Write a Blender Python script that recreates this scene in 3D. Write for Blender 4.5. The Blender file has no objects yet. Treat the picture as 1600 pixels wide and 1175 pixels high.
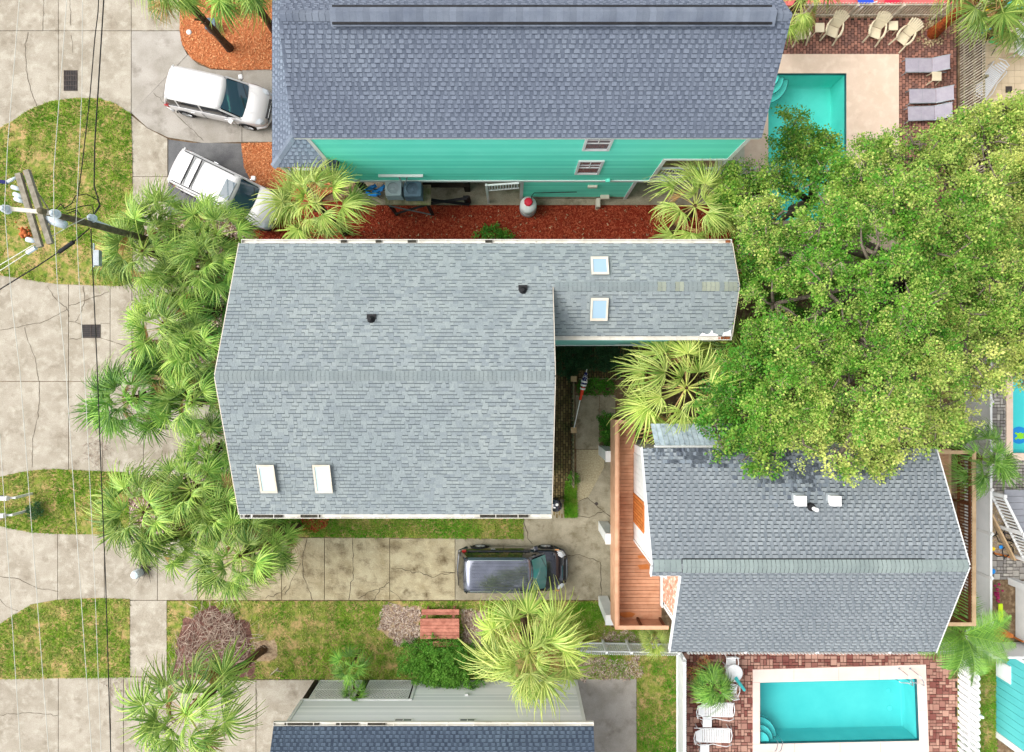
import bpy, math, random
import numpy as np
from mathutils import Vector, Matrix
from mathutils.geometry import tessellate_polygon

R = math.radians
SC = bpy.context.scene
COL = SC.collection

# ------------------------------------------------------------------ camera
HC = 32.0
FPX = 1600 * 24 / 36.0
cam_d = bpy.data.cameras.new('camera'); cam_d.sensor_width = 36; cam_d.lens = 24
cam_d.clip_end = 500; cam_d.clip_start = 0.1
cam = bpy.data.objects.new('camera', cam_d); COL.objects.link(cam)
cam.location = (0, 0, HC); cam.rotation_euler = (0, 0, 0)
SC.camera = cam
SC.render.resolution_x = 1024; SC.render.resolution_y = 752

# ------------------------------------------------------------------ world, sun, exposure
SUN_EL, SUN_AZ = R(50), R(274)      # azimuth clockwise from north (+Y)
w = bpy.data.worlds.new('World'); SC.world = w; w.use_nodes = True
wn = w.node_tree; wn.nodes.clear()
wo = wn.nodes.new('ShaderNodeOutputWorld'); bg = wn.nodes.new('ShaderNodeBackground')
sky = wn.nodes.new('ShaderNodeTexSky'); sky.sky_type = 'NISHITA'; sky.sun_disc = False
sky.sun_elevation = SUN_EL; sky.sun_rotation = SUN_AZ
sky.air_density = 1.0; sky.dust_density = 4.0; sky.ozone_density = 1.0
hs = wn.nodes.new('ShaderNodeHueSaturation'); hs.inputs['Saturation'].default_value = 0.22
wn.links.new(sky.outputs[0], hs.inputs['Color']); wn.links.new(hs.outputs[0], bg.inputs['Color'])
bg.inputs['Strength'].default_value = 0.15
wn.links.new(bg.outputs[0], wo.inputs[0])
sd = bpy.data.lights.new('sun', 'SUN'); sd.energy = 1.3; sd.angle = R(60); sd.color = (1, 0.96, 0.9)
so = bpy.data.objects.new('sun', sd); COL.objects.link(so)
dv = Vector((math.sin(SUN_AZ) * math.cos(SUN_EL), math.cos(SUN_AZ) * math.cos(SUN_EL), math.sin(SUN_EL)))
so.rotation_euler = dv.to_track_quat('Z', 'Y').to_euler(); so.location = dv * 60
SC.view_settings.view_transform = 'Standard'; SC.view_settings.look = 'None'
SC.view_settings.gamma = 1; SC.view_settings.exposure = 0.90
SC.view_settings.use_curve_mapping = False
SC.cycles.max_bounces = 6; SC.cycles.transparent_max_bounces = 12

RNG = random.Random(7)
NR = np.random.default_rng(11)

def P(px, py, z=0.0):
    return ((px - 800) * (HC - z) / FPX, (587.5 - py) * (HC - z) / FPX, z)
def PX(px, z=0.0): return (px - 800) * (HC - z) / FPX
def PY(py, z=0.0): return (587.5 - py) * (HC - z) / FPX
def G(pts): return [P(a, b)[:2] for a, b in pts]

# ------------------------------------------------------------------ materials
def hexc(r, g, b):
    def f(c):
        c /= 255.0
        return c / 12.92 if c <= 0.04045 else ((c + 0.055) / 1.055) ** 2.4
    return (f(r), f(g), f(b), 1)
def sc(c, k): return (c[0] * k, c[1] * k, c[2] * k, 1)

def mat(name, cols, rough=0.8, scale=2.0, detail=6, bump=0.0, bscale=60, metal=0.0, tint=None,
        dark=None, spec=0.5, objrand=0.0, translucent=0.0, stain=None, contrast=(0.35, 0.65),
        speck=0.0, coat=0.0, alpha=None, wave=None):
    """cols: list of colours mixed by noise. tint: second colour reached by the face attribute 'tint'.
    stain: (colour, scale, lo, hi) a second large scale dirt layer."""
    m = bpy.data.materials.new(name); m.use_nodes = True
    nt = m.node_tree; N = nt.nodes; L = nt.links
    bs = N['Principled BSDF']; out = N['Material Output']
    bs.inputs['Roughness'].default_value = rough; bs.inputs['Metallic'].default_value = metal
    bs.inputs['Specular IOR Level'].default_value = spec if rough < 0.55 else 0.2
    if coat: bs.inputs['Coat Weight'].default_value = coat; bs.inputs['Coat Roughness'].default_value = 0.04
    geo = N.new('ShaderNodeNewGeometry')
    def noise(s, d=6, r=0.6):
        n = N.new('ShaderNodeTexNoise'); n.inputs['Scale'].default_value = s
        n.inputs['Detail'].default_value = d; n.inputs['Roughness'].default_value = r
        L.new(geo.outputs['Position'], n.inputs['Vector']); return n
    def mix(f, a, b, blend='MIX'):
        x = N.new('ShaderNodeMix'); x.data_type = 'RGBA'; x.blend_type = blend
        for v, i in ((f, 0), (a, 6), (b, 7)):
            if hasattr(v, 'links'): L.new(v, x.inputs[i])
            else: x.inputs[i].default_value = v
        return x.outputs[2]
    def ramp(src, lo, hi):
        r = N.new('ShaderNodeMapRange'); r.inputs[1].default_value = lo; r.inputs[2].default_value = hi
        L.new(src, r.inputs[0]); return r.outputs[0]
    c = cols[0]
    if len(cols) > 1:
        n1 = noise(scale, detail)
        c = mix(ramp(n1.outputs[0], *contrast), cols[0], cols[1])
        if len(cols) > 2:
            n2 = noise(scale * 3.1, detail)
            c = mix(ramp(n2.outputs[0], 0.48, 0.68), c, cols[2])
    if tint is not None:
        at = N.new('ShaderNodeAttribute'); at.attribute_name = 'tint'
        cl = N.new('ShaderNodeClamp'); L.new(at.outputs['Fac'], cl.inputs[0])
        c = mix(cl.outputs[0], c, tint)
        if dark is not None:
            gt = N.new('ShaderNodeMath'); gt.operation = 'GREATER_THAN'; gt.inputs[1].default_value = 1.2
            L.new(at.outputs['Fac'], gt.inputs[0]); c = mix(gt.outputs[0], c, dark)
    if stain:
        n3 = noise(stain[1], 7, 0.65)
        c = mix(ramp(n3.outputs[0], stain[2], stain[3]), c, stain[0])
    if speck:
        n4 = noise(30, 4, 0.8)
        v = ramp(n4.outputs[0], 0.3, 0.7)
        r = N.new('ShaderNodeMapRange'); r.inputs[3].default_value = 1 - speck; r.inputs[4].default_value = 1 + speck
        L.new(v, r.inputs[0])
        vm = N.new('ShaderNodeVectorMath'); vm.operation = 'SCALE'
        if hasattr(c, 'links'): L.new(c, vm.inputs[0])
        else: vm.inputs[0].default_value = c[:3]
        L.new(r.outputs[0], vm.inputs['Scale']); c = vm.outputs[0]
    if objrand:
        oi = N.new('ShaderNodeObjectInfo')
        r = N.new('ShaderNodeMapRange'); r.inputs[3].default_value = 1 - objrand; r.inputs[4].default_value = 1 + objrand
        L.new(oi.outputs['Random'], r.inputs[0])
        vm = N.new('ShaderNodeVectorMath'); vm.operation = 'SCALE'
        if hasattr(c, 'links'): L.new(c, vm.inputs[0])
        else: vm.inputs[0].default_value = c[:3]
        L.new(r.outputs[0], vm.inputs['Scale']); c = vm.outputs[0]
    if hasattr(c, 'links'): L.new(c, bs.inputs['Base Color'])
    else: bs.inputs['Base Color'].default_value = c
    if bump:
        nb = noise(bscale, 5)
        b = N.new('ShaderNodeBump'); b.inputs['Strength'].default_value = bump; b.inputs['Distance'].default_value = 0.02
        L.new(nb.outputs[0], b.inputs['Height']); L.new(b.outputs[0], bs.inputs['Normal'])
    if translucent:
        tr = N.new('ShaderNodeBsdfTranslucent')
        if hasattr(c, 'links'): L.new(c, tr.inputs[0])
        else: tr.inputs[0].default_value = c
        ms = N.new('ShaderNodeMixShader'); ms.inputs[0].default_value = translucent
        L.new(bs.outputs[0], ms.inputs[1]); L.new(tr.outputs[0], ms.inputs[2]); L.new(ms.outputs[0], out.inputs[0])
    m.diffuse_color = cols[0]
    return m

def glass_mat(name, col, rough=0.03, spec=0.5):
    m = bpy.data.materials.new(name); m.use_nodes = True
    b = m.node_tree.nodes['Principled BSDF']
    b.inputs['Base Color'].default_value = col; b.inputs['Roughness'].default_value = rough
    b.inputs['Specular IOR Level'].default_value = spec
    b.inputs['Coat Weight'].default_value = 1.0; b.inputs['Coat Roughness'].default_value = 0.02
    return m

def water_mat(name, col):
    m = bpy.data.materials.new(name); m.use_nodes = True
    nt = m.node_tree; N = nt.nodes; L = nt.links; N.clear()
    out = N.new('ShaderNodeOutputMaterial'); tr = N.new('ShaderNodeBsdfTransparent'); gl = N.new('ShaderNodeBsdfGlossy')
    fr = N.new('ShaderNodeFresnel'); fr.inputs[0].default_value = 1.33
    nz = N.new('ShaderNodeTexNoise'); nz.inputs['Scale'].default_value = 3; nz.inputs['Detail'].default_value = 3
    g = N.new('ShaderNodeNewGeometry'); L.new(g.outputs['Position'], nz.inputs['Vector'])
    bp = N.new('ShaderNodeBump'); bp.inputs['Strength'].default_value = 0.25; bp.inputs['Distance'].default_value = 0.03
    L.new(nz.outputs[0], bp.inputs['Height']); L.new(bp.outputs[0], gl.inputs['Normal']); L.new(bp.outputs[0], fr.inputs['Normal'])
    tr.inputs[0].default_value = col; gl.inputs['Roughness'].default_value = 0.03
    ms = N.new('ShaderNodeMixShader'); L.new(fr.outputs[0], ms.inputs[0]); L.new(tr.outputs[0], ms.inputs[1]); L.new(gl.outputs[0], ms.inputs[2])
    L.new(ms.outputs[0], out.inputs[0]); return m

M = {}
M['concrete'] = mat('concrete', [hexc(168, 160, 146), hexc(144, 135, 120), hexc(176, 169, 155)], 0.9, 0.7, 8, 0.25, 50,
                    stain=(hexc(116, 104, 88), 1.3, 0.54, 0.80), speck=0.32, objrand=0.05)
M['concrete_old'] = mat('concrete_old', [hexc(176, 166, 138), hexc(146, 133, 104), hexc(182, 170, 140)], 0.95, 1.1, 9, 0.4, 45,
                        stain=(hexc(92, 78, 56), 1.7, 0.48, 0.70), speck=0.36, objrand=0.05)
M['concrete_grey'] = mat('concrete_grey', [hexc(166, 160, 152), hexc(142, 136, 126)], 0.9, 0.8, 8, 0.25, 50,
                         stain=(hexc(108, 100, 90), 1.0, 0.54, 0.78), speck=0.22, objrand=0.04)
M['concrete_mossy'] = mat('concrete_mossy', [hexc(162, 154, 134), hexc(134, 126, 106)], 0.95, 1.4, 9, 0.3, 45,
                          stain=(hexc(96, 86, 62), 1.8, 0.52, 0.76), speck=0.3)
M['aggregate'] = mat('aggregate', [hexc(178, 168, 140), hexc(150, 138, 108)], 0.95, 14, 6, 0.6, 60, speck=0.35)
M['asphalt'] = mat('asphalt', [hexc(112, 112, 112), hexc(90, 90, 92)], 0.95, 1.5, 8, 0.4, 60, speck=0.3)
M['joint'] = mat('joint', [hexc(62, 52, 44), hexc(46, 40, 34)], 0.95, 3)
M['crack'] = mat('crack', [hexc(70, 62, 50), hexc(92, 82, 66)], 0.95, 5)
M['soil'] = mat('soil', [hexc(120, 98, 74), hexc(92, 74, 56), hexc(150, 130, 104)], 0.95, 1.5, 8, 0.5, 30, speck=0.25)
M['sand'] = mat('sand', [hexc(190, 168, 138), hexc(150, 124, 98), hexc(120, 96, 74)], 0.95, 3, 8, 0.5, 30, speck=0.3)
M['lawn'] = mat('lawn', [hexc(118, 128, 52), hexc(168, 142, 96), hexc(72, 104, 28)], 0.95, 1.6, 9, 0.8, 25, speck=0.55, contrast=(0.42, 0.58))
M['grass'] = mat('grass', [hexc(92, 146, 28), hexc(150, 184, 62)], 0.8, 2.2, 8, tint=hexc(214, 194, 132), translucent=0.2, speck=0.35, contrast=(0.42, 0.58))
M['grass_green'] = mat('grass_green', [hexc(70, 142, 20), hexc(120, 172, 48)], 0.8, 2.3, 8, tint=hexc(178, 170, 90), translucent=0.2, speck=0.3)
M['mulch_orange'] = mat('mulch_orange', [hexc(160, 92, 54), hexc(190, 118, 76), hexc(128, 70, 40)], 0.95, 5, 8, 0.7, 30, speck=0.3)
M['chip_orange'] = mat('chip_orange', [hexc(186, 108, 62), hexc(160, 84, 48)], 0.95, 3, 6, tint=hexc(222, 160, 112))
M['mulch_red'] = mat('mulch_red', [hexc(122, 38, 22), hexc(146, 50, 28), hexc(90, 24, 14)], 0.95, 5, 8, 0.7, 30, speck=0.3)
M['chip_red'] = mat('chip_red', [hexc(146, 50, 30), hexc(108, 32, 18)], 0.95, 3, 6, tint=hexc(184, 92, 62))
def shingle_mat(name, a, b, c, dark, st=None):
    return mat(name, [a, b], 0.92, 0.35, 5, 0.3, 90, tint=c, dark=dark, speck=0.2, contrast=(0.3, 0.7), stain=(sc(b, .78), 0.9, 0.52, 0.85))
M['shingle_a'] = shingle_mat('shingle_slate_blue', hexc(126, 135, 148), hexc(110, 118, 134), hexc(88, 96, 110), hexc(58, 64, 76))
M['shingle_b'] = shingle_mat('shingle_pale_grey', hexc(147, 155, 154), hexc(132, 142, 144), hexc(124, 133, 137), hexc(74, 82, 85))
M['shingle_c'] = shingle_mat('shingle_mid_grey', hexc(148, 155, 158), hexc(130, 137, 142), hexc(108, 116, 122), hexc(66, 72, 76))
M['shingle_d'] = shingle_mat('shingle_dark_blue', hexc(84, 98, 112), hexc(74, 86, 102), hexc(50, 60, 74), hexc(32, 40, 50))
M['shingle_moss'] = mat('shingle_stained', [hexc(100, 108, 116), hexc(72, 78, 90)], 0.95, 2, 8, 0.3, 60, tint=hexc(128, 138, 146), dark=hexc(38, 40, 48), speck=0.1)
M['ridge_a'] = mat('ridge_slate', [hexc(118, 126, 138), hexc(98, 106, 120)], 0.92, 0.8, 5, 0.2, 90, objrand=0.1, speck=0.08)
M['ridge_b'] = mat('ridge_pale', [hexc(132, 141, 141), hexc(120, 130, 132)], 0.92, 0.8, 5, 0.2, 90, objrand=0.06, speck=0.08)
M['ridge_yellow'] = mat('ridge_yellowed', [hexc(148, 152, 136), hexc(134, 142, 132)], 0.92, 0.8, 5, 0.2, 90, objrand=0.12, speck=0.08)
M['ridge_c'] = mat('ridge_greenish', [hexc(138, 150, 147), hexc(120, 132, 131)], 0.92, 0.8, 5, 0.2, 90, objrand=0.05, speck=0.08)
M['teal'] = mat('teal_siding', [hexc(128, 248, 222), hexc(116, 242, 214)], 0.6, 0.6, 5, 0.08, 30, tint=hexc(98, 228, 200), stain=(hexc(102, 230, 202), 1.1, 0.6, 0.85))
M['teal_pale'] = mat('pale_teal_siding', [hexc(128, 190, 184), hexc(116, 178, 174)], 0.7, 0.6, 5)
M['teal_blue'] = mat('blue_teal_board', [hexc(92, 186, 186), hexc(82, 174, 176)], 0.7, 0.6, 5, speck=0.05)
M['white'] = mat('white_paint', [hexc(226, 226, 224), hexc(212, 214, 212)], 0.6, 1.5, 5, speck=0.03)
M['white_siding'] = mat('white_siding', [hexc(240, 240, 240), hexc(234, 236, 236)], 0.65, 0.8, 5, tint=hexc(208, 212, 212))
M['vinyl'] = mat('white_vinyl', [hexc(234, 236, 236), hexc(224, 228, 228)], 0.5, 1.2, 5, stain=(hexc(186, 200, 192), 2.0, 0.6, 0.85))
M['cream'] = mat('cream_trim', [hexc(214, 206, 192), hexc(196, 186, 168)], 0.6, 1.5, 5)
M['gutter'] = mat('gutter_metal', [hexc(218, 216, 208), hexc(200, 196, 184)], 0.5, 2, 6, stain=(hexc(130, 118, 96), 3.0, 0.62, 0.75))
M['rust'] = mat('rust', [hexc(140, 84, 50), hexc(96, 58, 38)], 0.9, 8)
M['dirty'] = mat('gutter_litter', [hexc(70, 66, 56), hexc(40, 38, 34)], 0.95, 9)
M['pane_sky'] = glass_mat('skylight_pane', hexc(150, 178, 196), 0.08)
M['pane_white'] = glass_mat('skylight_pane_white', hexc(186, 210, 208), 0.25)
M['pane_dark'] = glass_mat('window_pane', hexc(110, 116, 122), 0.05)
M['car_glass'] = glass_mat('car_glass', hexc(22, 28, 34), 0.03)
M['wind_glass'] = glass_mat('windscreen_glass', hexc(52, 78, 92), 0.04)
M['wind_teal'] = glass_mat('windscreen_green_glass', hexc(60, 120, 118), 0.04)
M['car_white'] = mat('car_paint_white', [hexc(214, 212, 212)], 0.25, coat=1.0)
M['car_black'] = mat('car_paint_black', [hexc(40, 42, 52)], 0.12, metal=0.5, coat=1.0)
M['car_roof_black'] = mat('car_paint_black_roof', [hexc(122, 126, 140), hexc(92, 96, 108)], 0.12, 1.2, metal=0.75, coat=1.0)
M['tyre'] = mat('tyre_rubber', [hexc(32, 32, 32), hexc(46, 46, 46)], 0.9, 8)
M['rim'] = mat('alloy_rim', [hexc(170, 172, 176)], 0.35, metal=0.8)
M['chrome'] = mat('chrome', [hexc(200, 204, 208)], 0.2, metal=0.95)
M['black'] = mat('black_plastic', [hexc(28, 28, 30), hexc(40, 40, 42)], 0.6, 6)
M['red_lamp'] = mat('red_lamp', [hexc(170, 24, 24)], 0.3)
M['amber'] = mat('amber_lamp', [hexc(220, 150, 90)], 0.3)
M['lamp_clear'] = mat('clear_lamp', [hexc(200, 206, 212)], 0.15, coat=1)
M['deck'] = mat('deck_wood', [hexc(190, 142, 112), hexc(172, 122, 92)], 0.75, 3, 6, 0.1, 60, objrand=0.10, speck=0.06)
M['deck_wet'] = mat('wet_wood', [hexc(176, 104, 44), hexc(160, 92, 36)], 0.4, 4)
M['deck_rail'] = mat('deck_rail_wood', [hexc(204, 160, 130), hexc(188, 142, 112)], 0.7, 3, 6, objrand=0.06)
M['deck_tan'] = mat('tan_deck_wood', [hexc(186, 150, 118), hexc(160, 124, 92)], 0.8, 3, 6, objrand=0.12)
M['rail_brown'] = mat('brown_rail_wood', [hexc(98, 58, 32), hexc(74, 42, 24)], 0.75, 3, 6, objrand=0.12)
M['rail_tan'] = mat('tan_cap_wood', [hexc(188, 162, 128), hexc(166, 140, 106)], 0.75, 3, 6)
M['table_wood'] = mat('picnic_wood', [hexc(186, 124, 106), hexc(150, 92, 76)], 0.8, 4, 7, 0.1, 40, objrand=0.12, speck=0.1)
M['cedar'] = mat('cedar_door', [hexc(196, 122, 62), hexc(168, 92, 42)], 0.75, 5, 7, objrand=0.15)
M['shake'] = mat('peeling_shake', [hexc(178, 110, 80), hexc(206, 168, 146)], 0.85, 7, 8, objrand=0.2, stain=(hexc(224, 212, 198), 5.0, 0.52, 0.62))
M['grey_board'] = mat('weathered_blue_board', [hexc(186, 200, 208), hexc(150, 166, 176)], 0.9, 4, 8, 0.2, 40, objrand=0.14, stain=(hexc(70, 76, 84), 3.0, 0.58, 0.75))
M['fence_wood'] = mat('weathered_fence_wood', [hexc(150, 142, 116), hexc(108, 104, 78)], 0.9, 4, 8, objrand=0.2, stain=(hexc(96, 106, 50), 1.4, 0.5, 0.7))
M['fence_white'] = mat('weathered_white_picket', [hexc(216, 208, 192), hexc(170, 160, 142)], 0.9, 5, 8, objrand=0.15)
M['dark_wood'] = mat('dark_wood', [hexc(52, 44, 34), hexc(34, 30, 24)], 0.9, 4, 6)
M['pole_wood'] = mat('pole_wood', [hexc(104, 98, 76), hexc(70, 66, 50)], 0.9, 5, 8, 0.3, 30)
M['crossarm'] = mat('grey_crossarm_wood', [hexc(150, 144, 130), hexc(118, 112, 98)], 0.9, 6, 8, 0.3, 40)
M['fibre_arm'] = mat('cream_fibreglass', [hexc(222, 216, 196), hexc(206, 198, 178)], 0.6, 2)
M['porcelain'] = mat('grey_porcelain', [hexc(206, 218, 224), hexc(188, 202, 210)], 0.3, 3)
M['wire_dark'] = mat('black_cable', [hexc(36, 36, 34)], 0.7)
M['wire_pale'] = mat('aluminium_wire', [hexc(206, 206, 196)], 0.6)
M['metal_grey'] = mat('grey_metal', [hexc(150, 158, 162), hexc(126, 134, 138)], 0.5, 3, metal=0.3)
M['ac_dark'] = mat('grey_blue_cabinet', [hexc(96, 116, 132), hexc(76, 94, 108)], 0.6, 3)
M['ac_light'] = mat('pale_grey_cabinet', [hexc(176, 184, 190), hexc(160, 168, 174)], 0.6, 3)
M['iron'] = mat('cast_iron', [hexc(62, 54, 52), hexc(82, 74, 70)], 0.85, 8)
M['coping'] = mat('pool_coping', [hexc(222, 198, 178), hexc(212, 190, 168), hexc(226, 206, 186)], 0.85, 0.8, 7, 0.1, 40, speck=0.05, stain=(hexc(196, 168, 146), 1.5, 0.62, 0.8))
M['coping_pink'] = mat('pink_coping', [hexc(226, 202, 192), hexc(216, 192, 182)], 0.85, 0.8, 7, 0.1, 40, speck=0.05, stain=(hexc(196, 160, 144), 2.5, 0.66, 0.8))
M['plaster_green'] = mat('green_pool_plaster', [hexc(128, 236, 226), hexc(112, 228, 216)], 0.8, 0.8, 6, stain=(hexc(88, 210, 198), 0.7, 0.58, 0.8))
M['plaster_teal'] = mat('teal_pool_plaster', [hexc(100, 202, 204), hexc(82, 190, 194)], 0.8, 0.5, 6)
M['plaster_blue'] = mat('blue_pool_plaster', [hexc(110, 220, 222), hexc(90, 208, 212)], 0.8, 0.5, 6)
M['tile_dark'] = mat('dark_waterline_tile', [hexc(20, 70, 80)], 0.3)
M['water'] = water_mat('pool_water', (0.72, 0.95, 0.93, 1))
M['paver_brown'] = mat('paver_brown', [hexc(176, 128, 110), hexc(150, 104, 90)], 0.9, 2, 6, 0.2, 50, tint=hexc(120, 88, 80), speck=0.15)
M['paver_red'] = mat('paver_red', [hexc(124, 76, 68), hexc(108, 62, 56)], 0.9, 2, 6, 0.2, 50, tint=hexc(172, 134, 118), speck=0.15)
M['paver_grey'] = mat('paver_grey', [hexc(180, 176, 166), hexc(156, 150, 142)], 0.9, 2, 6, 0.2, 50, tint=hexc(126, 122, 118), speck=0.12)
M['paver_olive'] = mat('paver_olive', [hexc(140, 122, 84), hexc(110, 96, 60)], 0.9, 2, 6, 0.2, 50, tint=hexc(92, 78, 50), speck=0.15, stain=(hexc(74, 78, 40), 1.5, 0.5, 0.7))
M['tile_cream'] = mat('cream_tile', [hexc(222, 202, 170), hexc(212, 190, 156)], 0.8, 1, 6, objrand=0.05, speck=0.05)
M['pink_floor'] = mat('pink_floor', [hexc(216, 112, 108), hexc(196, 96, 94)], 0.8, 2, 6, speck=0.08)
M['gravel'] = mat('gravel', [hexc(168, 150, 140), hexc(110, 94, 88), hexc(200, 188, 180)], 0.95, 12, 8, 0.7, 30, speck=0.4)
M['stone'] = mat('river_stone', [hexc(204, 188, 150), hexc(176, 156, 120)], 0.85, 5, tint=hexc(140, 118, 90))
M['resin_beige'] = mat('beige_resin', [hexc(218, 206, 178), hexc(206, 194, 166)], 0.6, 3)
M['resin_white'] = mat('white_resin', [hexc(232, 232, 232), hexc(220, 222, 222)], 0.5, 3)
M['sling'] = mat('grey_lilac_sling', [hexc(168, 162, 172), hexc(156, 150, 162)], 0.85, 4, speck=0.06)
M['green_fab'] = mat('green_fabric', [hexc(84, 186, 108)], 0.8)
M['blue_fab'] = mat('blue_fabric', [hexc(46, 76, 190)], 0.8)
M['lightblue'] = mat('light_blue_plastic', [hexc(40, 140, 220)], 0.6)
M['orange'] = mat('orange_board', [hexc(214, 130, 72)], 0.6)
M['yellow'] = mat('yellow_board', [hexc(236, 206, 40)], 0.6)
M['lime'] = mat('lime_plastic', [hexc(196, 224, 40)], 0.6)
M['turq'] = mat('turquoise_fabric', [hexc(70, 190, 190)], 0.7)
M['red'] = mat('red_plastic', [hexc(214, 24, 56)], 0.5)
M['flag_blue'] = mat('flag_blue', [hexc(40, 44, 96)], 0.85)
M['flag_red'] = mat('flag_red', [hexc(214, 66, 44)], 0.85)
M['flag_white'] = mat('flag_white', [hexc(230, 230, 228)], 0.85)
M['deck_grey'] = mat('grey_composite_deck', [hexc(148, 150, 156), hexc(134, 136, 142)], 0.8, 2, objrand=0.05)
M['bark'] = mat('oak_bark', [hexc(120, 110, 98), hexc(84, 76, 66)], 0.95, 6, 8, 0.5, 20)
M['twig'] = mat('pale_twig', [hexc(176, 166, 142), hexc(140, 128, 104)], 0.9, 6)
M['palm_trunk'] = mat('palm_trunk', [hexc(104, 78, 58), hexc(66, 50, 38)], 0.95, 9, 8, 0.6, 18)
M['palm_trunk_orange'] = mat('palm_trunk_orange', [hexc(172, 84, 38), hexc(108, 52, 26)], 0.95, 9, 8, 0.6, 18)
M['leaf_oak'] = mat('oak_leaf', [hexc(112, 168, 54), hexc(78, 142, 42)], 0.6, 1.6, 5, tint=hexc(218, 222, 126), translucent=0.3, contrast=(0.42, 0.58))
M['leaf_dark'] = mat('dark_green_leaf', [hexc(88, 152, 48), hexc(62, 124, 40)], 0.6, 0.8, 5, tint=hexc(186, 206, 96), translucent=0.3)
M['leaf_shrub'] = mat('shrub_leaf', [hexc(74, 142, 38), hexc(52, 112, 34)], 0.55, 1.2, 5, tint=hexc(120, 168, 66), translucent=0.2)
M['leaf_blue_green'] = mat('blue_green_shrub_leaf', [hexc(52, 92, 56), hexc(40, 76, 46)], 0.6, 1.2, 5, tint=hexc(76, 116, 70), translucent=0.15)  # darker, bluer foliage colour than the plain shrub leaf
M['brush_soil'] = mat('purple_brown_litter', [hexc(110, 78, 70), hexc(78, 54, 48), hexc(134, 98, 86)], .95, 4, 9, .8, 30, speck=.45)
M['frond'] = mat('palm_frond', [hexc(100, 148, 48), hexc(70, 122, 40)], 0.5, 0.8, 5, tint=hexc(200, 220, 112), translucent=0.2, objrand=0.40)
M['frond_deep'] = mat('deep_palm_frond', [hexc(74, 132, 44), hexc(54, 108, 36)], 0.5, 0.8, 5, tint=hexc(150, 190, 80), translucent=0.2, objrand=0.36)
M['frond_pale'] = mat('pale_palm_frond', [hexc(150, 182, 70), hexc(106, 150, 56)], 0.5, 0.8, 5, tint=hexc(224, 228, 132), translucent=0.25, objrand=0.24)
M['frond_dead'] = mat('dead_palm_frond', [hexc(176, 134, 84), hexc(140, 102, 62)], 0.9, 2, 5, tint=hexc(206, 174, 120), objrand=0.2)
M['petiole'] = mat('palm_petiole', [hexc(176, 188, 96)], 0.6, objrand=0.15)
M['dead_twig'] = mat('dead_twig', [hexc(128, 100, 84), hexc(92, 66, 58)], 0.95, 4, tint=hexc(206, 188, 172))

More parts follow.
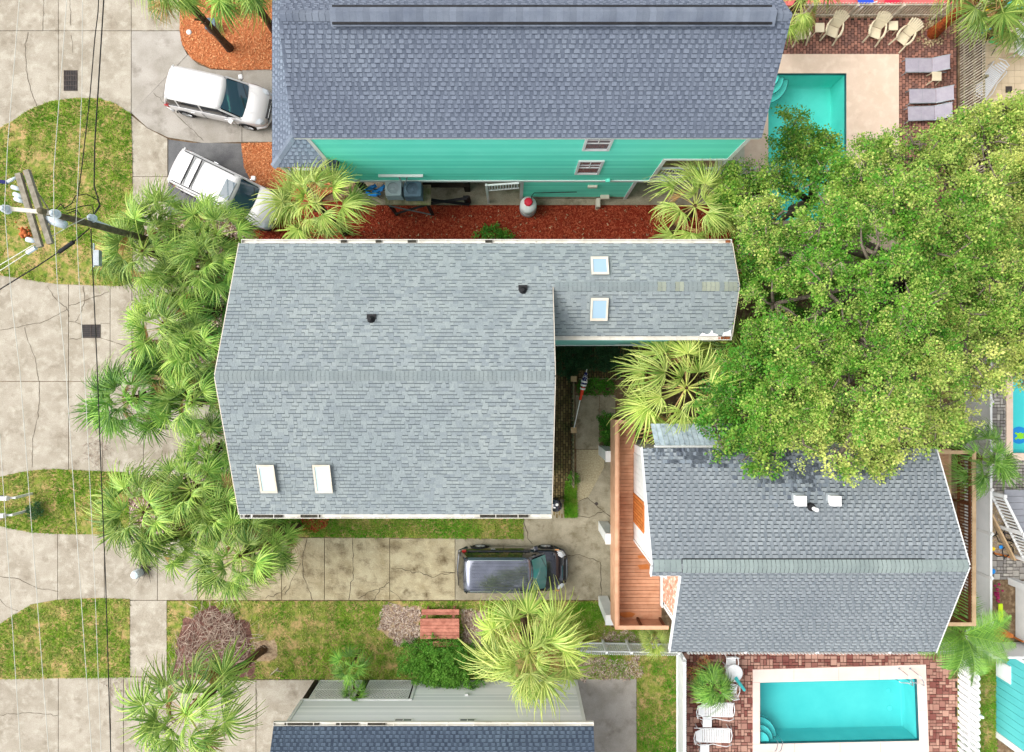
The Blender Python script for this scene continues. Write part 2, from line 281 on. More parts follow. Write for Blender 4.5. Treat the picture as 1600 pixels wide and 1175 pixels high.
# ------------------------------------------------------------------ mesh helpers
class MB:
    def __init__(s): s.v = []; s.f = []; s.t = []
    def add(s, vs, fs, t=0.0):
        o = len(s.v); s.v.extend([tuple(v) for v in vs])
        for f in fs: s.f.append([i + o for i in f]); s.t.append(t)
        return s
    def box(s, x0, x1, y0, y1, z0, z1, t=0.0):
        return s.add([(x0, y0, z0), (x1, y0, z0), (x1, y1, z0), (x0, y1, z0), (x0, y0, z1), (x1, y0, z1), (x1, y1, z1), (x0, y1, z1)],
                     [(0, 3, 2, 1), (4, 5, 6, 7), (0, 1, 5, 4), (1, 2, 6, 5), (2, 3, 7, 6), (3, 0, 4, 7)], t)
    def bar(s, a, b, w, h, up=(0, 0, 1), t=0.0):
        a = Vector(a); b = Vector(b); d = (b - a).normalized(); u = Vector(up)
        side = d.cross(u)
        if side.length < 1e-4: side = d.cross(Vector((1, 0, 0)))
        side.normalize(); u = side.cross(d).normalized()
        side *= w / 2; u *= h / 2
        vs = [p + sx * side + su * u for p in (a, b) for sx, su in ((-1, -1), (1, -1), (1, 1), (-1, 1))]
        return s.add(vs, [(0, 1, 2, 3), (7, 6, 5, 4), (0, 4, 5, 1), (1, 5, 6, 2), (2, 6, 7, 3), (3, 7, 4, 0)], t)
    def prism(s, poly, z0, z1, t=0.0):
        n = len(poly)
        ar = sum(poly[i][0] * poly[(i + 1) % n][1] - poly[(i + 1) % n][0] * poly[i][1] for i in range(n))
        if ar < 0: poly = poly[::-1]
        vs = [(p[0], p[1], z0) for p in poly] + [(p[0], p[1], z1) for p in poly]
        fs = [list(range(n - 1, -1, -1)), list(range(n, 2 * n))] + [(i, (i + 1) % n, n + (i + 1) % n, n + i) for i in range(n)]
        return s.add(vs, fs, t)
    def slab(s, quad, th, t=0.0):
        """planar polygon extruded downward along its normal"""
        q = [Vector(p) for p in quad]; n = (q[1] - q[0]).cross(q[2] - q[0]).normalized()
        if n.z < 0: q = q[::-1]; n = -n
        k = len(q); vs = q + [p - n * th for p in q]
        fs = [list(range(k)), list(range(2 * k - 1, k - 1, -1))] + [((i + 1) % k, i, k + i, k + (i + 1) % k) for i in range(k)]
        return s.add(vs, fs, t)
    def quad(s, a, b, c, d, t=0.0): return s.add([a, b, c, d], [(0, 1, 2, 3)], t)
    def tube(s, pts, r, n=6, t=0.0, cap=True):
        pts = [Vector(p) for p in pts]; k = len(pts)
        rr = r if isinstance(r, (list, tuple)) else [r] * k
        vs = []; prev = None
        for i, p in enumerate(pts):
            d = (pts[min(i + 1, k - 1)] - pts[max(i - 1, 0)]).normalized()
            if prev is None:
                a = Vector((0, 0, 1)) if abs(d.z) < 0.9 else Vector((1, 0, 0))
                prev = d.cross(a).normalized()
            u = (prev - d * prev.dot(d)).normalized(); prev = u; w_ = d.cross(u)
            for j in range(n):
                an = 2 * math.pi * j / n
                vs.append(p + (u * math.cos(an) + w_ * math.sin(an)) * rr[i])
        fs = []
        for i in range(k - 1):
            for j in range(n):
                fs.append((i * n + j, i * n + (j + 1) % n, (i + 1) * n + (j + 1) % n, (i + 1) * n + j))
        if cap: fs += [list(range(n - 1, -1, -1)), list(range((k - 1) * n, k * n))]
        return s.add(vs, fs, t)
    def lathe(s, cx, cy, prof, n=16, t=0.0, cap=True):
        vs = []
        for r, z in prof:
            for j in range(n):
                a = 2 * math.pi * j / n; vs.append((cx + r * math.cos(a), cy + r * math.sin(a), z))
        fs = []
        for i in range(len(prof) - 1):
            for j in range(n): fs.append((i * n + j, i * n + (j + 1) % n, (i + 1) * n + (j + 1) % n, (i + 1) * n + j))
        if cap: fs += [list(range(n - 1, -1, -1)), list(range((len(prof) - 1) * n, len(prof) * n))]
        return s.add(vs, fs, t)
    def ball(s, c, r, n=10, sz=1.0, t=0.0):
        prof = [(max(1e-3, r * math.sin(math.pi * i / 6)), c[2] - r * sz * math.cos(math.pi * i / 6)) for i in range(7)]
        return s.lathe(c[0], c[1], prof, n, t, cap=False)

def wloc(o):
    v = Vector((0, 0, 0))
    while o is not None: v += o.location; o = o.parent
    return v

def link_mesh(name, me, m, parent=None, smooth=False):
    o = bpy.data.objects.new(name, me); COL.objects.link(o)
    if m is not None:
        for mm in (m if isinstance(m, (list, tuple)) else [m]): me.materials.append(mm)
    if parent is not None: o.parent = parent
    if smooth:
        me.polygons.foreach_set('use_smooth', [True] * len(me.polygons))
    return o

def build(name, mb, m, parent=None, world=True, smooth=False, kind=None, label=None, origin=None):
    off = wloc(parent) if (world and parent is not None) else Vector((0, 0, 0))
    if origin is not None: off = Vector(origin)
    me = bpy.data.meshes.new(name)
    me.from_pydata([(v[0] - off.x, v[1] - off.y, v[2] - off.z) for v in mb.v], [], mb.f)
    if any(t != 0 for t in mb.t):
        a = me.attributes.new('tint', 'FLOAT', 'FACE'); a.data.foreach_set('value', mb.t)
    me.update()
    o = link_mesh(name, me, m, parent, smooth)
    if origin is not None: o.location = origin
    if kind: o['kind'] = kind
    if label: o['label'] = label
    return o

def fast(name, V, F, m, parent=None, tint=None, kind=None, world=True):
    """V (n,3), F (m,k) with constant k"""
    V = np.asarray(V, dtype=np.float32)
    if parent is not None and world: V = V - np.array(wloc(parent), dtype=np.float32)
    F = np.asarray(F, dtype=np.int32); k = F.shape[1]
    me = bpy.data.meshes.new(name)
    me.vertices.add(len(V)); me.vertices.foreach_set('co', V.ravel())
    me.loops.add(F.size); me.loops.foreach_set('vertex_index', F.ravel())
    me.polygons.add(len(F)); me.polygons.foreach_set('loop_start', np.arange(0, F.size, k, dtype=np.int32))
    me.update(calc_edges=True)
    if tint is not None:
        a = me.attributes.new('tint', 'FLOAT', 'FACE'); a.data.foreach_set('value', np.asarray(tint, dtype=np.float32))
    o = link_mesh(name, me, m, parent)
    if kind: o['kind'] = kind
    return o

def tag(o, label=None, cat=None, group=None, kind=None):
    if label: o['label'] = label
    if cat: o['category'] = cat
    if group: o['group'] = group
    if kind: o['kind'] = kind
    return o

def thing(name, label, cat, loc=(0, 0, 0), rz=0.0, group=None):
    o = bpy.data.objects.new(name, None); COL.objects.link(o)
    o.location = loc; o.rotation_euler = (0, 0, rz); o.empty_display_size = 0.3
    return tag(o, label, cat, group)

def kids(o): return [c for c in list(COL.objects) if c.parent == o]
def copy_tree(o, loc=None, rz=None, label=None, parent=None, cmap=None):
    if cmap is None:
        cmap = {}
        for c in COL.objects:
            if c.parent is not None: cmap.setdefault(c.parent.name, []).append(c)
    n = o.copy(); COL.objects.link(n); n.parent = parent
    for c in cmap.get(o.name, []): copy_tree(c, parent=n, cmap=cmap)
    if loc is not None: n.location = loc
    if rz is not None: n.rotation_euler = (0, 0, rz)
    if label: n['label'] = label
    return n

def structure(name, mb, m, label=None, parent=None):
    o = build(name, mb, m, parent); 
    if parent is None: o['kind'] = 'structure'
    if label: o['label'] = label
    return o

def sheet(name, outer, holes, z, m, parent=None, kind='structure', label=None, th=0.0):
    polys = [[Vector((p[0], p[1], 0)) for p in outer]] + [[Vector((p[0], p[1], 0)) for p in h] for h in holes]
    tris = tessellate_polygon(polys)
    vs = [(p.x, p.y, z) for pl in polys for p in pl]
    mb = MB(); fs = []
    for t in tris:
        a, b, c = (vs[i] for i in t)
        cr = (b[0] - a[0]) * (c[1] - a[1]) - (b[1] - a[1]) * (c[0] - a[0])
        fs.append(t if cr > 0 else t[::-1])
    mb.add(vs, fs)
    if th:
        k = 0
        for pl in polys:
            n = len(pl); b = len(mb.v)
            mb.v.extend([(p.x, p.y, z) for p in pl] + [(p.x, p.y, z - th) for p in pl])
            for i in range(n): mb.f.append([b + i, b + (i + 1) % n, b + n + (i + 1) % n, b + n + i]); mb.t.append(0)
    o = build(name, mb, m, parent)
    if parent is None: o['kind'] = kind
    if label: o['label'] = label
    return o

def inpoly(X, Y, poly):
    X = np.asarray(X); Y = np.asarray(Y); ins = np.zeros(X.shape, bool); n = len(poly)
    for i in range(n):
        x1, y1 = poly[i]; x2, y2 = poly[(i + 1) % n]
        if y1 == y2: continue
        c = ((y1 > Y) != (y2 > Y)) & (X < (x2 - x1) * (Y - y1) / (y2 - y1) + x1)
        ins ^= c
    return ins

def scatter(poly, per_m2, holes=()):
    a = np.array(poly); lo = a.min(0); hi = a.max(0)
    n = int((hi - lo).prod() * per_m2)
    X = NR.uniform(lo[0], hi[0], n); Y = NR.uniform(lo[1], hi[1], n)
    k = inpoly(X, Y, poly)
    for h in holes: k &= ~inpoly(X, Y, h)
    return X[k], Y[k]

_g = NR.random((64, 64))
def vnoise(X, Y, s):
    x = np.asarray(X) * s + 100; y = np.asarray(Y) * s + 100
    xi = np.floor(x).astype(int); yi = np.floor(y).astype(int); fx = x - xi; fy = y - yi
    fx = fx * fx * (3 - 2 * fx); fy = fy * fy * (3 - 2 * fy)
    g = lambda i, j: _g[i % 64, j % 64]
    return (g(xi, yi) * (1 - fx) + g(xi + 1, yi) * fx) * (1 - fy) + (g(xi, yi + 1) * (1 - fx) + g(xi + 1, yi + 1) * fx) * fy

def grass_on(name, poly, z, m, per=320, holes=(), label=None, cat='grass', bare=0.36, hgt=0.06):
    X, Y = scatter(poly, per, holes)
    nz = 0.6 * vnoise(X, Y, 0.9) + 0.4 * vnoise(X, Y, 3.1)
    k = nz > bare - 0.1 + 0.2 * NR.random(len(X)); X = X[k]; Y = Y[k]; nz = nz[k]
    n = len(X); B = 3
    cx = np.repeat(X, B) + NR.normal(0, 0.012, n * B); cy = np.repeat(Y, B) + NR.normal(0, 0.012, n * B)
    a = NR.uniform(0, 2 * np.pi, n * B); L = NR.uniform(0.6, 1.5, n * B) * hgt * 1.15; w_ = NR.uniform(0.009, 0.02, n * B)
    ln = NR.uniform(0.5, 1.1, n * B)
    V = np.zeros((n * B, 3, 3))
    V[:, 0] = np.stack([cx - np.sin(a) * w_, cy + np.cos(a) * w_, np.full(n * B, z)], 1)
    V[:, 1] = np.stack([cx + np.sin(a) * w_, cy - np.cos(a) * w_, np.full(n * B, z)], 1)
    V[:, 2] = np.stack([cx + np.cos(a) * L * ln, cy + np.sin(a) * L * ln, z + L], 1)
    F = np.arange(n * B * 3).reshape(-1, 3)
    t = np.clip(np.repeat(1.25 - 2.2 * nz + NR.normal(0, .2, n), B) + NR.normal(0, 0.25, n * B), 0, 1)
    o = fast(name, V.reshape(-1, 3), F, m, None, t, 'stuff')
    return tag(o, label, cat)

def chips_on(name, poly, z, m, per=420, holes=(), label=None, cat='mulch', size=0.03):
    X, Y = scatter(poly, per, holes); n = len(X)
    a = NR.uniform(0, 2 * np.pi, n); L = NR.uniform(0.6, 1.8, n) * size; w_ = L * NR.uniform(0.2, 0.45, n)
    dz = NR.uniform(-0.4, 0.4, n) * L; zz = z + NR.uniform(0.003, 0.02, n) + np.abs(dz)
    c, s_ = np.cos(a), np.sin(a)
    V = np.stack([np.stack([X + c * L * i - s_ * w_ * j, Y + s_ * L * i + c * w_ * j, zz + dz * i + w_ * 0.4 * j], 1)
                  for i, j in ((-1, -1), (1, -1), (1, 1), (-1, 1))], 1)
    o = fast(name, V.reshape(-1, 3), np.arange(n * 4).reshape(-1, 4), m, None, NR.random(n), 'stuff')
    return tag(o, label, cat)

def ribbon(mb, pts, z, w0, jit=0.012, rng=RNG):
    """thin jagged crack"""
    out = []
    for i in range(len(pts) - 1):
        a = Vector(pts[i]); b = Vector(pts[i + 1]); n = max(2, int((b - a).length / 0.16))
        for j in range(n): out.append(a.lerp(b, j / n) + (Vector((rng.gauss(0, jit), rng.gauss(0, jit))) if j or i else Vector((0, 0))))
    out.append(Vector(pts[-1]))
    L = []; Rr = []
    for i, p in enumerate(out):
        d = (out[min(i + 1, len(out) - 1)] - out[max(i - 1, 0)]); d = d.normalized() if d.length > 0 else Vector((1, 0))
        nn = Vector((-d.y, d.x)) * w0 * rng.uniform(0.35, 1.0)
        L.append((p.x + nn.x, p.y + nn.y, z)); Rr.append((p.x - nn.x, p.y - nn.y, z))
    k = len(out)
    mb.add(L + Rr, [(i, k + i, k + i + 1, i + 1) for i in range(k - 1)])

def shingles(mb, poly, u, v, exp=0.143, wmin=0.10, wmax=0.27, praise=0.5, shade_band=0.026, teeth=False, rng=RNG, tmap=None):
    """tabs as real wedges over a planar roof polygon; u along the eave, v up the slope"""
    u = Vector(u).normalized(); v = Vector(v).normalized(); n = u.cross(v)
    if n.z < 0: n = -n
    o = Vector(poly[0]); q = [((Vector(p) - o).dot(u), (Vector(p) - o).dot(v)) for p in poly]
    t0 = min(a[1] for a in q); t1 = max(a[1] for a in q)
    k = 0; t = t0
    def span(tt):
        xs = []
        for i in range(len(q)):
            (a, b), (c, d) = q[i], q[(i + 1) % len(q)]
            if (b > tt) != (d > tt): xs.append(a + (c - a) * (tt - b) / (d - b))
        return (min(xs), max(xs)) if len(xs) >= 2 else None
    while t < t1 - 0.02:
        te = min(t + exp, t1); sp = span((t + te) / 2)
        if sp and sp[1] - sp[0] > 0.05:
            s = sp[0]; up = rng.random() < 0.5
            base = rng.gauss(0, 0.05)
            while s < sp[1] - 1e-3:
                w_ = rng.uniform(wmin, wmax) if not teeth else (rng.uniform(0.09, 0.19) if up else rng.uniform(0.08, 0.14))
                e = min(s + w_, sp[1])
                if sp[1] - e < 0.05: e = sp[1]
                raised = up if (teeth or rng.random() < .8) else (not up)
                hl = 0.020 if raised else 0.011
                tv = (rng.uniform(0.0, 0.3) if up else rng.uniform(0.55, 1.0)) if teeth else rng.random() ** 1.3
                tv = min(1, max(0, tv + base))
                if tmap:
                    c = o + u * ((s + e) / 2) + v * t; tv = tmap(c.x, c.y, tv)
                def pt(a, b, h): return o + u * a + v * b + n * h
                g = 0.003
                bw = shade_band * (.8 if teeth else 1) if (raised or not teeth) and (raised or rng.random() < 0.25) else 0.0  # dark band puts the tab edge's shadow line into the colour
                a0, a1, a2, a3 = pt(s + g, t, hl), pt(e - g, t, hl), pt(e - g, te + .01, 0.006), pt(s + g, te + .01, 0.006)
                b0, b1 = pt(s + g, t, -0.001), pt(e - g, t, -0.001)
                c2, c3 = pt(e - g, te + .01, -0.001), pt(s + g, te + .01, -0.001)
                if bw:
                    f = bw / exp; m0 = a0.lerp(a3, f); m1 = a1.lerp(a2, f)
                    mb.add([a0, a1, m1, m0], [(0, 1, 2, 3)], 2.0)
                    mb.add([m0, m1, a2, a3], [(0, 1, 2, 3)], tv)
                else:
                    mb.add([a0, a1, a2, a3], [(0, 1, 2, 3)], tv)
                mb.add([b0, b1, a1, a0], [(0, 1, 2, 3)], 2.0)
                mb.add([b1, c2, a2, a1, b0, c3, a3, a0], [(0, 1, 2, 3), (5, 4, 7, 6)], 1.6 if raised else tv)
                s = e; up = not up
        t += exp; k += 1

def caps(parent, a, b, wing, drop, m, step=0.14, rise=0.03, m2=None, m2from=1.1, name='ridge_cap', width_u=(0, 1, 0)):
    """row of ridge cap shingles, each its own piece, from a to b; wing = half width, drop = fall over it"""
    a = Vector(a); b = Vector(b); L = (b - a).length; n = int(L / step); d = (b - a).normalized(); wv = Vector(width_u)
    st = L / n
    mb = MB(); tl = st - 0.014
    for sgn in (-1, 1):
        vs = [Vector((0, 0, rise + 0.006)), d * tl + Vector((0, 0, rise - 0.002)), d * tl + wv * wing * sgn + Vector((0, 0, -drop + rise - 0.002)), wv * wing * sgn + Vector((0, 0, -drop + rise + 0.006))]
        mb.add(vs + [p - Vector((0, 0, 0.012)) for p in vs], [(0, 1, 2, 3), (7, 6, 5, 4), (0, 3, 7, 4), (3, 2, 6, 7), (2, 1, 5, 6)])
    me = None
    for i in range(n):
        p = a + d * st * i - wloc(parent)
        mm = m2 if (m2 is not None and (i / n) > m2from and RNG.random() < 0.55) else m
        if me is None or mm is not m:
            me2 = bpy.data.meshes.new(name); me2.from_pydata([tuple(v) for v in mb.v], [], mb.f); me2.materials.append(mm)
            if mm is m: me = me2
        else: me2 = me
        o = bpy.data.objects.new(name, me2); COL.objects.link(o); o.parent = parent
        o.location = p + Vector((0, 0, RNG.uniform(0, 0.003)))

def each(name, items, m, parent, jit=0.0):
    """items: list of MB; one object each"""
    for mb in items: build(name, mb, m, parent)

def repeat_parts(name, mb, m, parent, spots, rzs=None):
    """share one mesh among alike pieces; mb built about the origin, spots in world space"""
    me = bpy.data.meshes.new(name); me.from_pydata(mb.v, [], mb.f); me.materials.append(m)
    off = wloc(parent)
    for i, p in enumerate(spots):
        o = bpy.data.objects.new(name, me); COL.objects.link(o); o.parent = parent
        o.location = Vector(p) - off
        if rzs is not None: o.rotation_euler = (0, 0, rzs[i])
# ================================================================== GROUND AND PAVING
def rc(x0, y0, x1, y1): return [(x0, y0), (x1, y0), (x1, y1), (x0, y1)]
POOL1 = G(rc(1200, 115, 1322, 345)); POOL2 = [P(a, b)[:2] for a, b in ((1187, 1066), (1432, 1060), (1436, 1157), (1187, 1162))]
POOL3 = G(rc(1582, 560, 1760, 708))
sheet('ground', [(-90, -90), (90, -90), (90, 90), (-90, 90)], [POOL1, POOL2, POOL3], -0.05, M['soil'], label='bare brown soil under the lots')

def slabs(parent, polys, m, z=0.0, th=0.12, gap=0.014):
    for pl in polys:
        g = G(pl); cx = sum(p[0] for p in g) / len(g); cy = sum(p[1] for p in g) / len(g)
        q = []
        for x, y in g:
            dx, dy = cx - x, cy - y
            q.append((x + math.copysign(min(gap, abs(dx)), dx), y + math.copysign(min(gap, abs(dy)), dy)))
        zz = z + RNG.uniform(-0.003, 0.003)
        mb = MB().prism(q, zz - th, zz); build('concrete_slab', mb, m, parent)

def paving(name, label):
    o = bpy.data.objects.new(name, None); COL.objects.link(o); o['kind'] = 'structure'; o['label'] = label; return o

def cracks(parent, lst, z, w=0.015, jit=0.02):
    mb = MB()
    for c in lst: ribbon(mb, G(c), z, w, jit)
    build('crack', mb, M['crack'], parent, kind='stuff')

ap1 = paving('driveway', 'tan concrete driveway apron of the teal house')
slabs(ap1, [rc(-80, -60, 91, 48), rc(91, -60, 205, 48), rc(205, -60, 283, 48), rc(-80, 48, 91, 215), rc(91, 48, 205, 200)], M['concrete'])
slabs(ap1, [[(205, 48), (281, 48), (285, 70), (293, 85), (205, 177)],
            [(205, 177), (293, 85), (310, 100), (330, 108), (378, 110), (378, 222), (320, 224), (262, 215), (230, 200)],
            rc(378, 108, 442, 222)], M['concrete_grey'])
cracks(ap1, [[(44, 50), (40, 70), (41, 110), (48, 140), (58, 167)], [(68, 0), (67, 48)], [(109, 0), (111, 40)], [(240, 145), (278, 182), (318, 220)], [(111, 55), (114, 82)]], 0.005)
sw = paving('sidewalk', 'tan concrete sidewalk along the front of the lots')
slabs(sw, [[(205, 180), (230, 200), (262, 216), (262, 276), (206, 276)], rc(206, 276, 264, 345)] + [rc(206, y, 264, y + 62) for y in (345, 407, 469)], M['concrete'])
slabs(sw, [rc(203, 938, 261, 1057)], M['concrete'], z=0.012)
ap2 = paving('driveway', 'cracked tan concrete apron with a storm drain')
slabs(ap2, [rc(-80, 425, 107, 596), rc(-80, 596, 107, 765), rc(107, 430, 172, 596), rc(107, 596, 160, 760), rc(172, 440, 206, 600),
            rc(160, 600, 224, 760), rc(224, 600, 290, 760), rc(290, 620, 372, 748)], M['concrete'], z=0.002)
cracks(ap2, [[(74, 447), (90, 470), (104, 480), (108, 495)], [(0, 516), (40, 509), (70, 503), (105, 483)], [(108, 478), (150, 463), (170, 456)],
             [(130, 447), (133, 470), (120, 500), (118, 503)], [(108, 502), (118, 503), (127, 507)], [(157, 505), (172, 506)],
             [(157, 528), (180, 536), (205, 543)], [(108, 530), (127, 528)], [(39, 511), (42, 530), (55, 560), (60, 595)],
             [(62, 595), (60, 650), (52, 680), (50, 730)], [(110, 635), (132, 632)], [(205, 545), (196, 560), (192, 575)]], 0.008)
ap3 = paving('driveway', 'pale concrete apron leading to the long stained driveway')
slabs(ap3, [rc(-80, 800, 90, 985), rc(90, 800, 163, 938), rc(163, 800, 246, 938), rc(246, 838, 308, 938)], M['concrete'], z=0.003)
cracks(ap3, [[(0, 901), (30, 905), (60, 920), (92, 924)], [(0, 936), (10, 948), (28, 954)]], 0.009)
dr = paving('driveway', 'long stained and cracked driveway beside the pale grey house')
slabs(dr, [rc(308, 838, 372, 938), rc(372, 838, 440, 938), rc(440, 840, 507, 938), rc(507, 840, 609, 938), rc(609, 841, 711, 938)], M['concrete_old'])
slabs(dr, [[(711, 842), (818, 843), (815, 780), (902, 780), (918, 778), (944, 730), (946, 702), (1060, 702), (1060, 938), (711, 938)]], M['concrete_mossy'])
cracks(dr, [[(480, 840), (474, 870), (473, 895), (480, 915), (488, 938)], [(551, 840), (552, 900), (545, 938)], [(611, 888), (640, 892), (672, 900), (711, 895)],
            [(560, 935), (575, 925), (600, 920)], [(583, 938), (595, 920), (608, 910)], [(610, 923), (620, 930), (627, 938)], [(415, 935), (440, 925), (448, 915)],
            [(818, 810), (825, 840), (832, 850)], [(886, 867), (905, 867), (937, 878)], [(938, 878), (940, 935)], [(905, 783), (917, 777), (945, 800), (955, 808)],
            [(902, 806), (920, 808), (945, 798)], [(445, 930), (460, 900), (470, 880)], [(711, 895), (690, 893)]], 0.006, 0.020, 0.028)
ap4 = paving('driveway', 'pale concrete driveway of the white sided house')
slabs(ap4, [rc(-80, 1040, 91, 1240), rc(91, 1058, 173, 1240), rc(173, 1058, 193, 1240), rc(193, 1058, 262, 1240), rc(262, 1062, 400, 1240), rc(400, 1062, 500, 1240)], M['concrete'], z=0.001)
cracks(ap4, [[(0, 1117), (45, 1113), (90, 1118)], [(400, 1065), (402, 1140)], [(215, 1062), (219, 1090)]], 0.007)
pad = paving('patio_slab', 'bare concrete slab behind the white sided house')
slabs(pad, [rc(860, 1060, 995, 1240)], M['concrete_grey'])
wk = paving('path', 'mossy concrete path and gravel aggregate beside the deck')
slabs(wk, [rc(899, 617, 937, 702), rc(937, 617, 962, 650)], M['concrete_mossy'], z=0.004)
slabs(wk, [[(900, 702), (946, 702), (944, 730), (918, 778), (900, 786)]], M['aggregate'], z=0.006)
asp = structure('asphalt_parking', MB().prism(G([(263, 218), (300, 223), (377, 224), (382, 262), (396, 292), (440, 345), (300, 440), (263, 340)]), -0.1, 0.004), M['asphalt'], 'dark asphalt parking strip under the silver roof rack car')

# ---- lawns and mulch beds (prisms with real edges)
def ragged(g, amp=.07, step=.22):
    out = []
    for i in range(len(g)):
        a = Vector(g[i][:2]); b = Vector(g[(i + 1) % len(g)][:2]); n = max(1, int((b - a).length / step))
        for j in range(n): p = a.lerp(b, j / n); out.append((p.x + RNG.gauss(0, amp), p.y + RNG.gauss(0, amp)))
    return out
def bed(name, pts, m, z, label, kind='structure'):
    o = structure(name, MB().prism(G(pts), -0.06, z), m, label); return G(pts)
L1 = bed('lawn', [(-80, 260), (-20, 215), (0, 200), (20, 189), (45, 172), (80, 158), (120, 153), (155, 154), (180, 162), (205, 178), (207, 250), (207, 440), (190, 447), (150, 446), (90, 444), (50, 438), (0, 430), (-80, 415)], M['lawn'], 0.022, 'patchy grass island by the utility pole')
L2 = bed('lawn', [(-80, 775), (0, 745), (30, 738), (60, 734), (90, 733), (130, 735), (200, 738), (203, 836), (150, 835), (90, 834), (50, 832), (20, 826), (0, 822), (-80, 800)], M['lawn'], 0.024, 'grass island with two leaning mailboxes')
L3 = bed('lawn', [(-80, 1010), (0, 975), (15, 965), (50, 944), (90, 937), (150, 934), (203, 936), (203, 1058), (0, 1061), (-80, 1061)], M['lawn'], 0.023, 'green grass island left of the sidewalk slab')
L4 = bed('lawn', [(262, 939), (955, 939), (955, 1060), (860, 1062), (262, 1060)], M['lawn'], 0.021, 'long lawn south of the driveway')
L5 = bed('lawn', [(372, 740), (816, 740), (818, 842), (372, 838)], M['lawn'], 0.02, 'grass strip between the pale grey house and the driveway')
L6 = bed('lawn', [(955, 980), (1059, 980), (1058, 1240), (995, 1240), (995, 1060), (955, 1060)], M['lawn'], 0.025, 'lawn strip beside the white picket fence')
L7 = bed('lawn', [(1496, 1000), (1557, 1000), (1557, 1240), (1496, 1240)], M['lawn'], 0.019, 'narrow grass strip by the blue teal wall')
L8 = bed('lawn', [(883, 752), (900, 752), (901, 808), (882, 808)], M['lawn'], 0.03, 'small bright green patch by the path')
Z2 = G([(283, -60), (281, 45), (285, 70), (300, 92), (330, 107), (370, 110), (445, 108), (445, -60)])
bed('mulch_bed', [(283, -60), (281, 45), (285, 70), (300, 92), (330, 107), (370, 110), (445, 108), (445, -60)], M['mulch_orange'], 0.026, 'orange mulch bed at the top left')
MO2 = bed('mulch_bed', [(377, 224), (445, 222), (520, 222), (520, 300), (440, 345), (396, 292), (382, 262)], M['mulch_orange'], 0.027, 'orange mulch bed beside the porch roof corner')
MR = bed('mulch_bed', [(400, 312), (540, 314), (1180, 316), (1180, 440), (380, 440)], M['mulch_red'], 0.018, 'dark red mulch strip between the two houses')
PB = bed('planting_bed', [(264, 440), (264, 345), (300, 330), (400, 345), (395, 620), (264, 620)], M['soil'], 0.008, 'brown palm bed at the front of the pale grey house')
PB2 = bed('planting_bed', [(203, 742), (400, 748), (400, 838), (203, 838)], M['soil'], 0.009, 'brown palm bed beside the driveway')
bed('planting_bed', [(904, 594), (978, 594), (978, 617), (904, 617)], M['soil'], 0.006, 'dark planting bed under the flag')
bed('leaf_litter', [(1400, 600), (1506, 600), (1506, 705), (1400, 705)], M['soil'], 0.003, 'leaf litter by the tan deck')

GH = [ragged(q) for q in [G([(600, 945), (655, 948), (655, 1000), (620, 1008), (590, 980)]), G([(718, 950), (760, 955), (750, 1010), (722, 1005)]), G([(395, 1000), (430, 1000), (436, 1025), (405, 1035)]),
      G([(285, 965), (335, 950), (390, 972), (400, 1058), (270, 1058)])]]
for k, (h, lb) in enumerate(zip(GH[:3], ('sandy bare patch beside the picnic table', 'sandy bare patch between picnic table and palm', 'bare sand ring at the foot of the leaning palm'))):
    structure('bare_patch', MB().prism(h, 0.0, 0.024 + 0.001 * k), M['sand'], lb)
structure('brush_bed', MB().prism(GH[3], 0.0, 0.0275), M['brush_soil'], 'dark leaf mulch under the dead brush')
grass_on('grass', L1, 0.02, M['grass'], 300, label='patchy grass on the island by the utility pole', bare=0.40)
grass_on('grass', L2, 0.02, M['grass'], 330, label='grass around the two mailboxes', bare=0.30)
grass_on('grass', L3, 0.02, M['grass'], 340, label='grass left of the sidewalk slab', bare=0.32)
grass_on('grass', L4, 0.02, M['grass'], 300, holes=GH, label='grass of the long lawn with the picnic table', bare=0.36)
grass_on('grass', L5, 0.02, M['grass_green'], 420, label='green grass strip under the south gutter', bare=0.25)
grass_on('grass', L6, 0.02, M['grass_green'], 380, label='green grass beside the white picket fence', bare=0.33)
grass_on('grass', L7, 0.02, M['grass_green'], 420, label='grass strip by the blue teal wall', bare=0.25)
grass_on('grass', L8, 0.03, M['grass_green'], 1500, label='bright green ground cover by the path', bare=0.0, hgt=0.09)
grass_on('grass', G(rc(886, 941, 952, 1003)), 0.022, M['grass_green'], 700, label='bright grass by the last deck post', bare=0.2)
chips_on('mulch_chips', Z2, 0.026, M['chip_orange'], 260, label='loose orange mulch under the leaning palm trunk')
chips_on('mulch_chips', MO2, 0.027, M['chip_orange'], 420, label='loose orange mulch beside the porch roof corner')
chips_on('mulch_chips', MR, 0.018, M['chip_red'], 420, label='loose dark red mulch between the houses')
chips_on('pale_flecks', MR, 0.02, M['stone'], 9, label='pale flecks in the dark red mulch', size=0.035)
chips_on('mulch_chips', PB, 0.008, M['dead_twig'], 200, label='dry litter under the front palms', size=0.05)
chips_on('mulch_chips', PB2, 0.009, M['dead_twig'], 200, label='dry litter under the driveway palms', size=0.05)
mp = G([(470, 806), (515, 806), (512, 822), (494, 832), (474, 828)])
structure('mulch_patch', MB().prism(mp, 0, 0.026), M['mulch_red'], 'small red mulch patch below the gutter')
chips_on('mulch_chips', mp, 0.026, M['chip_red'], 600, label='red mulch patch below the gutter')
for hh, lb in ((GH[0], 'dry leaves beside the picnic table'), (GH[1], 'dry leaves between picnic table and palm'), 
               (G([(940, 987), (1046, 990), (1046, 1004), (935, 1004)]), 'dark leaf litter behind the deck'), (G(rc(905, 1028, 1000, 1058)), 'brown litter below the white fence'),
               (G(rc(1430, 630, 1506, 704)), 'leaf litter by the tan deck')):
    chips_on('leaf_litter', ragged(hh, .1), 0.025, M['dead_twig'], 520, label=lb, cat='leaf litter', size=0.035)

